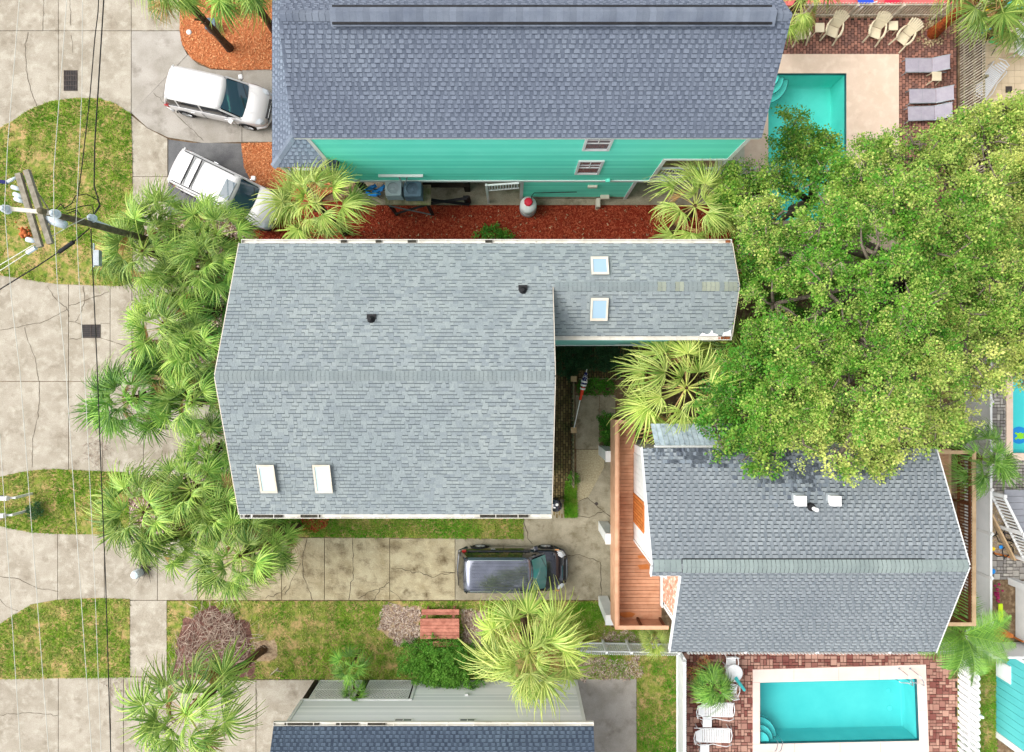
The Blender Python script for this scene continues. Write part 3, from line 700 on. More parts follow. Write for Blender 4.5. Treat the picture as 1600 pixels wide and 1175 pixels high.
# ---- pavers (real pieces, joined per patio: each is about 6 px)
def pavers(name, outer, holes, base_m, m, label, w=0.15, l=0.215, z=0.0, mode='run', gap=0.026):
    par = paving(name, label)
    sheet('joint_bed', outer, holes, z - 0.035, base_m, par)
    a = np.array(outer); lo = a.min(0); hi = a.max(0); cs = []
    if mode == 'run':
        i = 0; x = lo[0]
        while x < hi[0]:
            y = lo[1] + (l / 2 if i % 2 else 0) - l
            while y < hi[1]: cs.append((x + w / 2, y + l / 2, w, l)); y += l
            x += w; i += 1
    else:
        u = 0.15; nx = int((hi[0] - lo[0]) / u) + 1; ny = int((hi[1] - lo[1]) / u) + 1
        used = np.zeros((nx + 3, ny + 3), bool)
        for i in range(nx):
            for j in range(ny):
                if used[i, j]: continue
                c = RNG.random(); a_, b_ = (1, 1) if c < 0.35 else ((2, 1) if c < 0.62 else ((1, 2) if c < 0.86 else (2, 2)))
                if used[i:i + a_, j:j + b_].any(): a_, b_ = 1, 1
                used[i:i + a_, j:j + b_] = True
                cs.append((lo[0] + (i + a_ / 2) * u, lo[1] + (j + b_ / 2) * u, a_ * u, b_ * u))
    cs = np.array(cs); k = inpoly(cs[:, 0], cs[:, 1], outer)
    for h in holes: k &= ~inpoly(cs[:, 0], cs[:, 1], h)
    mb = MB()
    for x, y, ww, ll in cs[k]:
        zt = z + RNG.uniform(-0.004, 0.004); g = gap / 2; t = RNG.random() if RNG.random() < 0.6 else RNG.choice((0.01, 0.95)); b = 0.008
        x0, x1, y0, y1 = x - ww / 2 + g, x + ww / 2 - g, y - ll / 2 + g, y + ll / 2 - g
        mb.add([(x0, y0, zt - .04), (x1, y0, zt - .04), (x1, y1, zt - .04), (x0, y1, zt - .04), (x0, y0, zt - b), (x1, y0, zt - b), (x1, y1, zt - b), (x0, y1, zt - b),
                (x0 + b, y0 + b, zt), (x1 - b, y0 + b, zt), (x1 - b, y1 - b, zt), (x0 + b, y1 - b, zt)],
               [(0, 1, 5, 4), (1, 2, 6, 5), (2, 3, 7, 6), (3, 0, 4, 7), (4, 5, 9, 8), (5, 6, 10, 9), (6, 7, 11, 10), (7, 4, 8, 11), (8, 9, 10, 11)], t)
    build('paver', mb, m, par, kind='stuff')
    return par
COP1 = G(rc(1150, 85, 1404, 425)); COP2 = [P(a, b)[:2] for a, b in ((1176, 1046), (1446, 1038), (1451, 1176), (1176, 1181))]
pavers('patio', G([(1120, 28), (1497, 28), (1497, 425), (1400, 425), (1400, 90), (1120, 90)]), [], M['joint'], M['paver_brown'], 'brown paver patio around the first pool')
pavers('patio', G(rc(1058, 1003, 1498, 1260)), [[P(a, b)[:2] for a, b in ((1181, 1051), (1441, 1043), (1446, 1171), (1181, 1176))]], M['joint'], M['paver_red'], 'red paver patio around the lower pool', mode='mix')
pavers('patio', G([(868, 520), (1190, 520), (1190, 602), (893, 602), (893, 806), (864, 806)]), [], M['joint'], M['paver_olive'], 'mossy paver walk under the wing', w=0.12, l=0.24)
pavers('patio', G([(1548, 520), (1581.5, 520), (1581.5, 709), (1680, 709), (1680, 782), (1548, 782)]), [], M['joint'], M['paver_grey'], 'grey paver patio by the far right pool', mode='mix')
pavers('patio', G(rc(1548, 868, 1680, 906)), [], M['joint'], M['paver_grey'], 'grey pavers below the coiled hose', mode='mix')
structure('gravel_yard', MB().prism(G(rc(1548, 783, 1680, 867.5)), -0.06, -0.005), M['gravel'], 'pink grey gravel under the stairs')
chips_on('gravel_stones', G(rc(1548, 783, 1640, 867)), -0.005, M['stone'], 500, label='loose gravel under the grey stairs', cat='gravel', size=0.03)
structure('pink_floor', MB().prism(G(rc(1120, -120, 1490, 9)), -0.06, 0.03), M['pink_floor'], 'pink terrace beyond the top fence')
ty = paving('tiled_terrace', 'cream tiled terrace at the top right')
structure('joint_bed', MB().prism(G(rc(1534, -120, 1720, 520)), -0.06, -0.02), M['joint'], parent=ty)
tl = MB().box(-.145, .145, -.145, .145, -.02, 0.0)
spots = [(PX(1540) + i * 0.3, PY(215) + j * 0.3, RNG.uniform(-.002, .002)) for i in range(8) for j in range(23)]
repeat_parts('tile', tl, M['tile_cream'], ty, spots)

# ---- pools
def pool(name, label, wq, outer, cop, plaster, depth, cat='swimming pool', joints=()):
    t = thing(name, label, cat, (sum(p[0] for p in wq) / 4, sum(p[1] for p in wq) / 4, 0))
    c = sheet('coping', outer, [wq], 0.035, cop, t, th=0.1)
    mb = MB(); n = 4
    ar = [(x, y) for x, y in wq]
    cx = sum(p[0] for p in ar) / 4; cy = sum(p[1] for p in ar) / 4
    rings = []
    for z, s in ((0.03, 1.0), (-depth + 0.25, 1.0), (-depth + 0.05, 0.99), (-depth, 0.975)):
        rings.append([(cx + (x - cx) * s, cy + (y - cy) * s, z) for x, y in ar])
    vs = [v for r in rings for v in r]
    fs = [(i * 4 + j, i * 4 + (j + 1) % 4, (i + 1) * 4 + (j + 1) % 4, (i + 1) * 4 + j) for i in range(3) for j in range(4)] + [(12, 13, 14, 15)]
    mb.add(vs, fs); build('basin', mb, plaster, t)
    ti = MB()
    for j in range(4):
        a, b = ar[j], ar[(j + 1) % 4]; dx, dy = cx - a[0], cy - a[1]
        pa = (a[0] + (cx - a[0]) * 0.004, a[1] + (cy - a[1]) * 0.004); pb = (b[0] + (cx - b[0]) * 0.004, b[1] + (cy - b[1]) * 0.004)
        ti.quad((pa[0], pa[1], 0.02), (pb[0], pb[1], 0.02), (pb[0], pb[1], -0.16), (pa[0], pa[1], -0.16))
    build('waterline_tile', ti, M['tile_dark'], t)
    build('water_surface', MB().add([(x, y, -0.09) for x, y in ar], [(0, 1, 2, 3)]), M['water'], t)
    return t
def pool_steps(t, c, radii, a0, a1, m, depth=(-0.15, -0.35, -0.6)):
    for r, z in zip(radii, depth):
        mb = MB(); pts = [(c[0], c[1])] + [(c[0] + r * math.cos(a0 + (a1 - a0) * i / 14), c[1] + r * math.sin(a0 + (a1 - a0) * i / 14)) for i in range(15)]
        mb.prism(pts, z - 0.3, z); st = build('step', mb, m, t)
        e = MB(); e.tube([(p[0], p[1], z + 0.006) for p in pts[1:]], 0.014, 5); build('step_edge', e, M['tile_dark'], st)
p1 = pool('swimming_pool', 'turquoise pool with wide beige deck beside the teal house', POOL1, COP1, M['coping'], M['plaster_green'], 1.5)
pool_steps(p1, (PX(1201), PY(116)), (0.55, 0.85, 1.15), R(-90), R(0), M['plaster_green'])
p2 = pool('swimming_pool', 'teal rectangular pool with pink coping at the bottom right', POOL2, COP2, M['coping_pink'], M['plaster_teal'], 1.3)
pool_steps(p2, (PX(1188), PY(1161)), (0.48, 0.72, 0.98), R(0), R(90), M['plaster_teal'])
p3 = pool('swimming_pool', 'bright blue pool with a turtle mosaic at the right edge', POOL3, G(rc(1572, 550, 1790, 719)), M['coping'], M['plaster_blue'], 1.2)
mz = MB(); mz.lathe(PX(1592, -1.2) , PY(680, -1.2), [(0.42, -1.19), (0.42, -1.185)], 20); build('mosaic_ring', mz, M['lightblue'], p3)
mz = MB(); mz.lathe(PX(1594, -1.2), PY(681, -1.2), [(0.17, -1.184), (0.12, -1.17)], 10)
for a in (30, 150, 210, 330): mz.bar((PX(1594, -1.2), PY(681, -1.2), -1.18), (PX(1594, -1.2) + .3 * math.cos(R(a)), PY(681, -1.2) + .3 * math.sin(R(a)), -1.18), .09, .015)
build('turtle_mosaic', mz, M['lime'], p3)
jt = MB()
for px in (1240, 1310, 1373): jt.box(PX(px) - .004, PX(px) + .004, PY(1062), PY(1043), 0.034, 0.0365)
for px in (1241, 1312, 1375): jt.box(PX(px) - .004, PX(px) + .004, PY(1177), PY(1160), 0.034, 0.0365)
for py in (1062, 1110): jt.box(PX(1434.5), PX(1447), PY(py) - .004, PY(py) + .004, 0.034, 0.0365)
for py in (1066, 1162): jt.box(PX(1176), PX(1187), PY(py) - .004, PY(py) + .004, 0.034, 0.0365)
build('coping_joint', jt, M['crack'], p2, kind='stuff')
for px, py, r in ((1306, 1150, .16), (1388, 1078, .1), (1390, 1106, .12)):  # pale discs paint bright water reflections; the dark one is a drain
    x, y = PX(px, -1.3) , PY(py, -1.3); build('drain_and_glint_disc', MB().lathe(x, y, [(r, -1.29), (r, -1.27), (r * .6, -1.26)], 16), M['plaster_blue'] if r < .15 else M['tile_dark'], p2)
# rails of the lower pool
hr = thing('pool_ladder', 'curved steel ladder rails at the upper right corner of the lower pool', 'pool ladder', (PX(1410), PY(1050), 0.035))
for px in (1404, 1421):
    x = PX(px); a, b = PY(1044), PY(1063)
    mb = MB().tube([(x, a, .04), (x, a, .5), (x + .06, a - .06, .72), (x + .2, a - .3, .78), (x + .32, a - .55, .6), (x + .30, b, .3), (x + .1, b - .1, .02), (x + .05, b - .1, -.5)], 0.022, 8)
    build('rail', mb, M['chrome'], hr, smooth=True)
    build('flange', MB().lathe(x, a, [(.05, .036), (.05, .05), (.02, .055)], 10), M['chrome'], hr)
hr2 = thing('handrail', 'steel stair handrail at the lower left pool steps', 'handrail', (PX(1187), PY(1175), 0.035))
for dx in (0, 0.22):
    mb = MB().tube([(PX(1188) + dx, PY(1179), .04), (PX(1192) + dx, PY(1172), .75), (PX(1203) + dx, PY(1157), .78), (PX(1208) + dx, PY(1150), .6), (PX(1210) + dx, PY(1150), -.2)], 0.02, 8)
    build('rail', mb, M['chrome'], hr2, smooth=True)

# ---- storm drains
def drain(x0, y0, x1, y1, n, along, label):
    t = thing('storm_drain', label, 'storm drain', (PX((x0 + x1) / 2), PY((y0 + y1) / 2), 0), group='storm drains in the concrete aprons')
    X0, X1, Y0, Y1 = PX(x0), PX(x1), PY(y1), PY(y0)
    build('pit', MB().box(X0, X1, Y0, Y1, -.02, .008), M['black'], t)
    f = MB()
    for a in ((X0, X1, Y0, Y0 + .03), (X0, X1, Y1 - .03, Y1), (X0, X0 + .03, Y0 + .03, Y1 - .03), (X1 - .03, X1, Y0 + .03, Y1 - .03)): f.box(a[0], a[1], a[2], a[3], 0.002, 0.024)
    build('frame', f, M['iron'], t)
    for i in range(n):
        if along == 'y':
            x = X0 + .03 + (i + .5) * (X1 - X0 - .06) / n; build('bar', MB().box(x - .014, x + .014, Y0 + .03, Y1 - .03, .008, .02), M['iron'], t)
        else:
            y = Y0 + .03 + (i + .5) * (Y1 - Y0 - .06) / n; build('bar', MB().box(X0 + .03, X1 - .03, y - .014, y + .014, .008, .02), M['iron'], t)
    if along == 'x':
        for f_ in (.5, .78): x = X0 + f_ * (X1 - X0); build('bar', MB().box(x - .02, x + .02, Y0 + .03, Y1 - .03, .0205, .025), M['iron'], t)
    else:
        for f_ in (.25, .5, .75): y = Y0 + f_ * (Y1 - Y0); build('bar', MB().box(X0 + .03, X1 - .03, y - .02, y + .02, .0205, .025), M['iron'], t)
drain(100, 110, 121, 142, 7, 'y', 'iron storm drain grate above the utility pole island')
drain(128, 507, 157, 528, 6, 'x', 'iron storm drain grate on the cracked apron')

# ================================================================== HOUSES
def lap_wall(parent, a, b, z0, z1, m, lap=0.15, out=(0, -1), name='siding', proud=0.018):
    """lap siding as real sawtooth boards between plan points a and b"""
    mb = MB(); n = max(1, int(round((z1 - z0) / lap))); h = (z1 - z0) / n
    for i in range(n):
        z = z0 + i * h; o = proud
        A0 = (a[0] + out[0] * o, a[1] + out[1] * o, z); B0 = (b[0] + out[0] * o, b[1] + out[1] * o, z)
        A1 = (a[0] + out[0] * .004, a[1] + out[1] * .004, z + h); B1 = (b[0] + out[0] * .004, b[1] + out[1] * .004, z + h)
        tt = RNG.random() ** 1.5 + .001
        mb.quad(A0, B0, B1, A1, tt)
        mb.quad((a[0], a[1], z), (b[0], b[1], z), B0, A0)
    return build(name, mb, m, parent, kind='stuff')

def window_s(parent, x0, x1, y, z0, z1, fr=M['white'], deep=True):
    f = MB(); t = 0.09
    for b in ((x0 - t, x1 + t, z1, z1 + t), (x0 - t, x1 + t, z0 - t, z0), (x0 - t, x0, z0, z1), (x1, x1 + t, z0, z1)):
        f.box(b[0], b[1], y - 0.05, y + .02, b[2], b[3])
    w_ = build('window', f, fr, parent)
    build('pane', MB().box(x0, x1, y - .012, y + .01, z0, z1), M['pane_dark'], w_)
    s = MB(); zm = (z0 + z1) / 2
    s.box(x0, x1, y - .035, y - .013, zm - .025, zm + .025); s.box((x0 + x1) / 2 - .015, (x0 + x1) / 2 + .015, y - .03, y - .014, zm + .025, z1)
    s.box(x0, x1, y - .03, y - .014, zm + .3, zm + .325)
    build('sash', s, fr, w_)
    return w_

def rail_run(parent, a, b, z0, z1, m, step=0.115, top=0.09, bal=0.035, name='baluster', postm=None, rm=None):
    """balustrade: top rail, bottom rail and each baluster its own piece"""
    a = Vector((a[0], a[1], 0)); b = Vector((b[0], b[1], 0)); L = (b - a).length
    rm = rm or m
    build('top_rail', MB().bar((a.x, a.y, z1 - .02), (b.x, b.y, z1 - .02), top, .045), rm, parent)
    build('bottom_rail', MB().bar((a.x, a.y, z0 + .06), (b.x, b.y, z0 + .06), .05, .05), m, parent)
    n = int(L / step); mb = MB().box(-bal / 2, bal / 2, -bal / 2, bal / 2, 0, z1 - .045 - z0 - .085)
    repeat_parts(name, mb, m, parent, [tuple(a.lerp(b, (i + .5) / n).xy) + (z0 + .085,) for i in range(n)])

# ---------------- teal house (A)
A = thing('teal_house', 'tall teal sided house with slate blue shingle roof at the top', 'house', (0.5, 11, 0))
AX0, AX1, AY = -7.17, 8.33, 8.31
wall = MB()
wall.box(AX0, 5.9, AY, 13.8, 3.05, 8.5)
wall.box(5.9, AX1, AY, 13.8, 5.8, 8.5)
wall.box(5.9, AX1, 10.4, 13.9, 3.05, 5.8)
build('wall', wall, M['teal'], A)
lap_wall(A, (AX0 + .1, AY), (5.9, AY), 3.1, 5.8, M['teal'])
lap_wall(A, (AX0 + .1, AY), (AX1 - .1, AY), 5.8, 8.48, M['teal'])
lo_ = MB().box(.41, 5.29, AY, 13.5, 0, 3.0); build('lower_wall', lo_, M['teal'], A)
lap_wall(A, (.5, AY), (5.2, AY), .4, 3.0, M['teal'])
build('foundation', MB().box(.38, 5.32, AY - .03, 8.5, 0, .36), M['concrete_mossy'], A)
tr = MB()
tr.box(AX0 - .02, AX0 + .12, AY - .045, AY + .12, 3.1, 8.48); tr.box(AX1 - .12, AX1 + .02, AY - .045, AY + .12, 5.8, 8.48)
build('corner_trim', tr, M['white'], A)
build('floor_trim', MB().box(AX0 - 2.1, AX1 + .02, AY - .06, AY - .001, 2.94, 3.1), M['white'], A)
tr = MB(); tr.box(5.78, 5.92, AY - .05, AY + .12, 3.1, 5.94); tr.box(5.92, AX1, AY - .05, AY + .12, 5.8, 5.94); build('porch_trim', tr, M['white'], A)
tr = MB(); tr.box(.36, .5, AY - .05, AY + .1, 0, 2.94); tr.box(5.2, 5.34, AY - .05, AY + .1, 0, 2.94); build('lower_trim', tr, M['white'], A)
window_s(A, 2.65, 3.47, AY - .018, 7.05, 8.4); window_s(A, 2.65, 3.47, AY - .018, 4.1, 5.66)
# porch floor in the corner opening
for i in range(19):
    x = 5.95 + i * .135; build('floor_board', MB().box(x, x + .125, AY + .02, 10.4, 3.36, 3.40), M['deck_tan'], A)
for i in range(24):
    x = -9.2 + i * .14; build('floor_board', MB().box(x, x + .13, AY + .02 if x < -7.3 else 20, 14 if x < -7.3 else 20.1, 3.36, 3.40), M['deck_tan'], A) if x < -7.35 else None
build('porch_band', MB().box(5.9, AX1 + 1.4, AY + .001, AY + .06, 3.1, 3.42), M['white'], A)
rail_run(A, (5.95, AY + .06), (9.7, AY + .06), 3.45, 4.5, M['white'], .13, .1, .045)
build('post', MB().box(AX1 - .02, AX1 + .12, AY - .02, AY + .12, 3.1, 5.8), M['white'], A)
build('post', MB().box(9.65, 9.79, AY - .02, AY + .12, 0, 4.6), M['white'], A)
rail_run(A, (-9.05, AY + .02), (-7.25, AY + .02), 3.45, 4.5, M['white'], .13, .1, .045)
build('post', MB().box(-9.2, -9.05, AY - .04, AY + .1, 0, 5.55), M['white'], A)
build('east_porch_floor', MB().box(AX1, 9.75, AY + .06, 13.9, 3.2, 3.38), M['cream'], A)
build('underhouse_slab', MB().box(-7.3, 9.8, 8.0, 14, -.05, .09), M['concrete_mossy'], A)
build('floor_deck', MB().box(AX0, 5.9, AY + .01, 13.9, 2.8, 3.04), M['dark_wood'], A)
for x in (-7.0, -4.6, -2.2): build('pile', MB().box(x, x + .25, 8.6, 8.85, .09, 2.8), M['dark_wood'], A)
build('back_wall', MB().box(-7.1, .4, 10.2, 10.4, .09, 2.8), M['dark_wood'], A)
# roof
ze, zr, yr = 8.6, 11.16, 11.05; ye = 8.16
rS = [(-7.52, ye, ze), (8.56, ye, ze), (8.56, yr, zr), (-7.15, yr, zr)]
rN = [(-7.52, 13.94, ze), (8.56, 13.94, ze), (8.56, yr, zr), (-7.15, yr, zr)]
roof = build('roof', MB().slab(rS, .14).slab(rN, .14), M['shingle_a'], A)
mb = MB(); s = Vector((0, yr - ye, zr - ze)).normalized()
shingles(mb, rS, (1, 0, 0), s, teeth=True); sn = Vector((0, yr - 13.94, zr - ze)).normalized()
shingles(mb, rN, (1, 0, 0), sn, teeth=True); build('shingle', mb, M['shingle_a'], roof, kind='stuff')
caps(roof, (-7.1, yr, zr), (8.5, yr, zr), .17, .13, M['ridge_a'], step=.2)
rv = MB(); zz = zr + .1
rv.add([(-5.55, yr - .33, zz - .22), (8.0, yr - .33, zz - .22), (8.0, yr, zz + .03), (-5.55, yr, zz + .03), (8.0, yr + .33, zz - .22), (-5.55, yr + .33, zz - .22)],
       [(0, 1, 2, 3), (3, 2, 4, 5)])
build('ridge_vent', MB().box(-5.5, 7.95, yr - .29, yr + .29, zr - .2, zz - .12), M['black'], roof)
each('ridge_cap', [MB().slab([(x, yr - .33, zz - .2 + RNG.uniform(0, .003)), (x + .2, yr - .33, zz - .2), (x + .2, yr, zz + .05), (x, yr, zz + .05)], .02).slab(
    [(x, yr + .33, zz - .2), (x + .2, yr + .33, zz - .2), (x + .2, yr, zz + .05), (x, yr, zz + .05)], .02) for x in np.arange(-5.55, 7.9, .203)], M['ridge_a'], roof)
build('fascia', MB().box(-7.5, 8.54, ye + .02, ye + .05, ze - .2, ze - .01), M['white'], roof)
# porch roof, west side
pw = [(-9.27, 8.07, 5.6), (-9.27, 20, 5.6), (-7.17, 20, 6.8), (-7.17, 10.17, 6.8)]
ps = [(-9.27, 8.07, 5.6), (-7.17, 8.07, 5.6), (-7.17, 10.17, 6.8)]
pr = build('porch_roof', MB().slab(pw, .1).slab(ps, .1), M['shingle_a'], A)
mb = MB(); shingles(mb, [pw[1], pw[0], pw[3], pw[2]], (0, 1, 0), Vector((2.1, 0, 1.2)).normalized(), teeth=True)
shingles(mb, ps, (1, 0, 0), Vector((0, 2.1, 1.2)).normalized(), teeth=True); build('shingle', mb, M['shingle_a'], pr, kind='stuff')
h0, h1 = Vector((-9.25, 8.09, 5.61)), Vector((-7.17, 10.17, 6.8)); n = 14; d = (h1 - h0) / n; sd_ = Vector((1, -1, 0)).normalized() * .14
for i in range(n):
    a = h0 + d * i; b = a + d * 1.1
    build('hip_cap', MB().add([a - sd_ + Vector((0, 0, -.03)), a + Vector((0, 0, .035)), a + sd_ + Vector((0, 0, -.03)), b - sd_ + Vector((0, 0, -.035)), b + Vector((0, 0, .028)), b + sd_ + Vector((0, 0, -.035))],
          [(0, 1, 4, 3), (1, 2, 5, 4), (0, 2, 1)]), M['ridge_a'], pr)
gb = MB(); shingles(gb, [(-7.15, 8.05, 5.62), (-6.73, 8.05, 5.62), (-6.73, 8.30, 5.78), (-7.15, 8.30, 5.78)], (1, 0, 0), Vector((0, .25, .16)).normalized(), teeth=True)
gb.box(-7.17, -6.71, 8.07, 8.3, 5.48, 5.60); build('eave_return', gb, M['shingle_d'], pr)
# conduit bar and vents on the wall
build('conduit_bracket', MB().box(-5.5, -3.66, AY - .12, AY - .02, 3.86, 3.94), M['white'], A)
build('conduit', MB().tube([(-4.66, AY - .07, 3.9), (-4.6, AY - .25, 3.6), (-4.6, AY - .3, 2.9)], .035, 6), M['metal_grey'], A)
build('conduit', MB().tube([(-4.3, AY - .07, 3.9), (-4.42, AY - .25, 3.6), (-4.42, AY - .3, 2.9)], .02, 6), M['metal_grey'], A)
build('outlet_box', MB().box(3.95, 4.12, AY - .14, AY - .02, 3.12, 3.3), M['teal'], A)
build('wall_lamp', MB().box(3.3, 3.7, AY - .12, AY - .02, 2.2, 2.38), M['cream'], A)
build('meter_box', MB().box(4.05, 4.45, AY - .2, AY - .02, .62, .78), M['cream'], A)
build('downpipe', MB().box(3.9, 4.07, AY - .5, AY - .1, .0, .5), M['cream'], A)
# stair balustrade and yard things under the house
st = thing('stair_rail', 'short white sloping stair balustrade under the teal house', 'stair rail', (-.4, 8.1, 0))
build('top_rail', MB().bar((-1.08, 8.1, 3.0), (.3, 8.1, 3.35), .07, .06), M['white'], st)
build('bottom_rail', MB().bar((-1.08, 8.1, 2.2), (.3, 8.1, 2.6), .06, .06), M['white'], st)
for i in range(11): x = -1.0 + i * .12; build('baluster', MB().box(x, x + .045, 8.08, 8.12, 2.22 + (x + 1.08) * .29, 2.97 + (x + 1.08) * .25), M['white'], st)
build('post', MB().box(-1.14, -1.05, 8.05, 8.15, .09, 3.08), M['white'], st)

# ---------------- pale grey house (B)
B = thing('pale_grey_house', 'broad pale grey shingle roofed house in the middle with an east wing', 'house', (-2, 0, 0))
be, br = 6.5, 8.6; bn, bs_ = 4.95, -5.16; x0, x1 = -10.19, 1.47
build('wall', MB().box(-9.9, 1.15, -4.85, 4.65, 0, 6.35).add([(-9.9, -4.85, 6.35), (-9.9, 4.65, 6.35), (-9.9, 0, 8.35), (1.15, -4.85, 6.35), (1.15, 4.65, 6.35), (1.15, 0, 8.35)], [(0, 2, 1), (3, 4, 5)]), M['teal_pale'], B)
zw, yw, ys = 7.215, 3.26, 1.5
bN = [(x0, bn, be), (8.2, bn, be), (8.25, yw, zw), (x1, yw, zw), (x1, 0, br), (x0, 0, br)]
bS = [(x0, bs_, be), (x1, bs_, be), (x1, 0, br), (x0, 0, br)]
bW = [(x1 - .3, ys, zw - .424 * (yw - ys)), (8.2, ys, zw - .424 * (yw - ys)), (8.25, yw, zw), (x1 - .3, yw, zw)]
sN = Vector((0, -bn, br - be)).normalized(); sS = Vector((0, -bs_, br - be)).normalized(); sW = Vector((0, 1, .424)).normalized()
rb = MB()
for q in ([(x0, bn, be), (x1, bn, be), (x1, 0, br), (x0, 0, br)], bS, [(x1, bn, be), (8.2, bn, be), (8.25, yw, zw), (x1, yw, zw)], bW): rb.slab(q, .14)
rB = build('roof', rb, M['shingle_b'], B)
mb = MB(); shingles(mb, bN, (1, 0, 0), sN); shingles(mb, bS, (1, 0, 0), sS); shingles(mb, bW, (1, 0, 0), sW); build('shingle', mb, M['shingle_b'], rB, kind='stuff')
caps(rB, (x0 + .02, 0, br), (x1 - .02, 0, br), .17, .073, M['ridge_b'], step=.15)
caps(rB, (x1 + .1, yw, zw), (8.2, yw, zw), .17, .073, M['ridge_b'], step=.16, m2=M['ridge_yellow'], m2from=.55)
rk = MB()
for (a, b) in (((x0 - .02, bs_, be), (x0 - .02, 0, br)), ((x0 - .02, bn, be), (x0 - .02, 0, br)), ((x1 + .02, bs_, be), (x1 + .02, 0, br)), ((x1 + .02, 0, br), (x1 + .02, yw, zw)),
               ((8.24, bn, be), (8.27, yw, zw)), ((8.24, ys, zw - .75), (8.27, yw, zw))):
    rk.bar((a[0], a[1], a[2] - .09), (b[0], b[1], b[2] - .09), .03, .16)
build('rake_board', rk, M['cream'], rB)
def gutter(parent, xa, xb, y, z, sgn, breaks=12, litter=()):
    """open K gutter: back, floor, lip; hangers across; litter lying in it"""
    g = MB(); w_ = .13
    g.box(xa, xb, min(y, y + sgn * .012), max(y, y + sgn * .012), z - .11, z)
    g.box(xa, xb, min(y, y + sgn * w_), max(y, y + sgn * w_), z - .12, z - .11)
    g.box(xa, xb, min(y + sgn * w_, y + sgn * (w_ + .02)), max(y + sgn * w_, y + sgn * (w_ + .02)), z - .12, z + .005)
    g.box(xa - .012, xa, min(y, y + sgn * (w_ + .02)), max(y, y + sgn * (w_ + .02)), z - .12, z); g.box(xb, xb + .012, min(y, y + sgn * (w_ + .02)), max(y, y + sgn * (w_ + .02)), z - .12, z)
    go = build('gutter', g, M['gutter'], parent)
    for i in range(breaks):
        x = xa + (i + .5) * (xb - xa) / breaks; build('hanger', MB().box(x - .012, x + .012, min(y, y + sgn * w_), max(y, y + sgn * w_), z - .012, z - .004), M['gutter'], go)
    for (a, b, m) in litter:
        build('litter', MB().box(a, b, min(y + sgn * .02, y + sgn * .12), max(y + sgn * .02, y + sgn * .12), z - .11, z - .02), m, go)
gutter(B, x0 + .1, 8.2, bn + .005, be + .02, 1, 18, [(-6.4, -6.2, M['dirty']), (-5.1, -4.9, M['dirty']), (-3.9, -3.6, M['dirty']), (-1.0, -.75, M['dirty']), (8.0, 8.15, M['rust'])])
gutter(B, x0 + .05, x1, bs_ - .005, be + .02, -1, 14, [(x0 + .2, x0 + .35, M['dirty']), (x0 + .5, -8.6, M['dirty']), (-7.9, -7.2, M['dirty']), (-1.2, .6, M['dirty'])])
gutter(B, x1 + .05, 8.2, ys - .005, zw - .75 + .02, -1, 8, [(7.75, 7.9, M['rust']), (7.95, 8.15, M['rust'])])
wg = MB().box(1.3, 5.9, 1.33, 4.6, 3.1, 6.3); build('wing_wall', wg, M['teal_pale'], B)
lap_wall(B, (1.5, 1.33), (4.3, 1.33), 3.12, 6.2, M['teal_pale'])
build('wing_wall', MB().box(4.3, 7.9, 1.36, 4.6, 3.1, 6.28), M['white_siding'], B, label='white eastern end of the wing wall')
build('wing_lintel', MB().box(1.4, 7.9, 1.28, 1.34, 3.0, 3.12), M['white'], B)
for x in (2.0, 4.4, 7.6): build('pile', MB().box(x, x + .25, 1.4, 1.65, 0, 3.1), M['dark_wood'], B)
build('wing_floor', MB().box(1.2, 7.9, 1.37, 4.6, 2.85, 3.09), M['dark_wood'], B)
build('flaking_paint', MB().prism([(7.0, 1.5), (7.1, 1.62), (7.25, 1.55), (7.4, 1.6), (7.45, 1.8), (7.5, 1.6), (7.65, 1.56), (7.7, 1.5)], 6.5, 6.56).prism([(7.85, 1.5), (7.9, 1.62), (8.05, 1.66), (8.15, 1.75), (8.18, 1.5)], 6.5, 6.57), M['white'], B)
def skylight(parent, xa, xb, ya, yb, plane, pane, h=.12, fr=M['cream'], fw=.07):
    """plane(x,y)->z ; raised curb, frame, pane"""
    def pt(x, y, o): return (x, y, plane(x, y) + o)
    t = build('skylight', MB().add([pt(xa, ya, -.05), pt(xb, ya, -.05), pt(xb, yb, -.05), pt(xa, yb, -.05), pt(xa, ya, h), pt(xb, ya, h), pt(xb, yb, h), pt(xa, yb, h)],
              [(4, 5, 6, 7), (0, 1, 5, 4), (1, 2, 6, 5), (2, 3, 7, 6), (3, 0, 4, 7)]), M['metal_grey'], parent)
    f = MB()
    for (a, b, c, d) in ((xa - .02, xb + .02, ya - .02, ya + fw), (xa - .02, xb + .02, yb - fw, yb + .02), (xa - .02, xa + fw * .7, ya + fw, yb - fw), (xb - fw * .7, xb + .02, ya + fw, yb - fw)):
        f.add([pt(a, c, h), pt(b, c, h), pt(b, d, h), pt(a, d, h), pt(a, c, h + .035), pt(b, c, h + .035), pt(b, d, h + .035), pt(a, d, h + .035)],
              [(4, 5, 6, 7), (0, 1, 5, 4), (1, 2, 6, 5), (2, 3, 7, 6), (3, 0, 4, 7)])
    build('frame', f, fr, t)
    e = fw * .7
    build('pane', MB().add([pt(xa + e, ya + fw, h + .012), pt(xb - e, ya + fw, h + .012), pt(xb - e, yb - fw, h + .012), pt(xa + e, yb - fw, h + .012)], [(0, 1, 2, 3)]), pane, t)
    build('flashing', MB().add([pt(xa - .07, ya - .12, .026), pt(xb + .07, ya - .12, .026), pt(xb + .07, yb + .1, .026), pt(xa - .07, yb + .1, .026)], [(0, 1, 2, 3)]), M['ridge_b'], t)
pS = lambda x, y: br + (br - be) / 5.16 * y if y < 0 else br - (br - be) / 4.95 * y
pW = lambda x, y: zw - .424 * (yw - y)
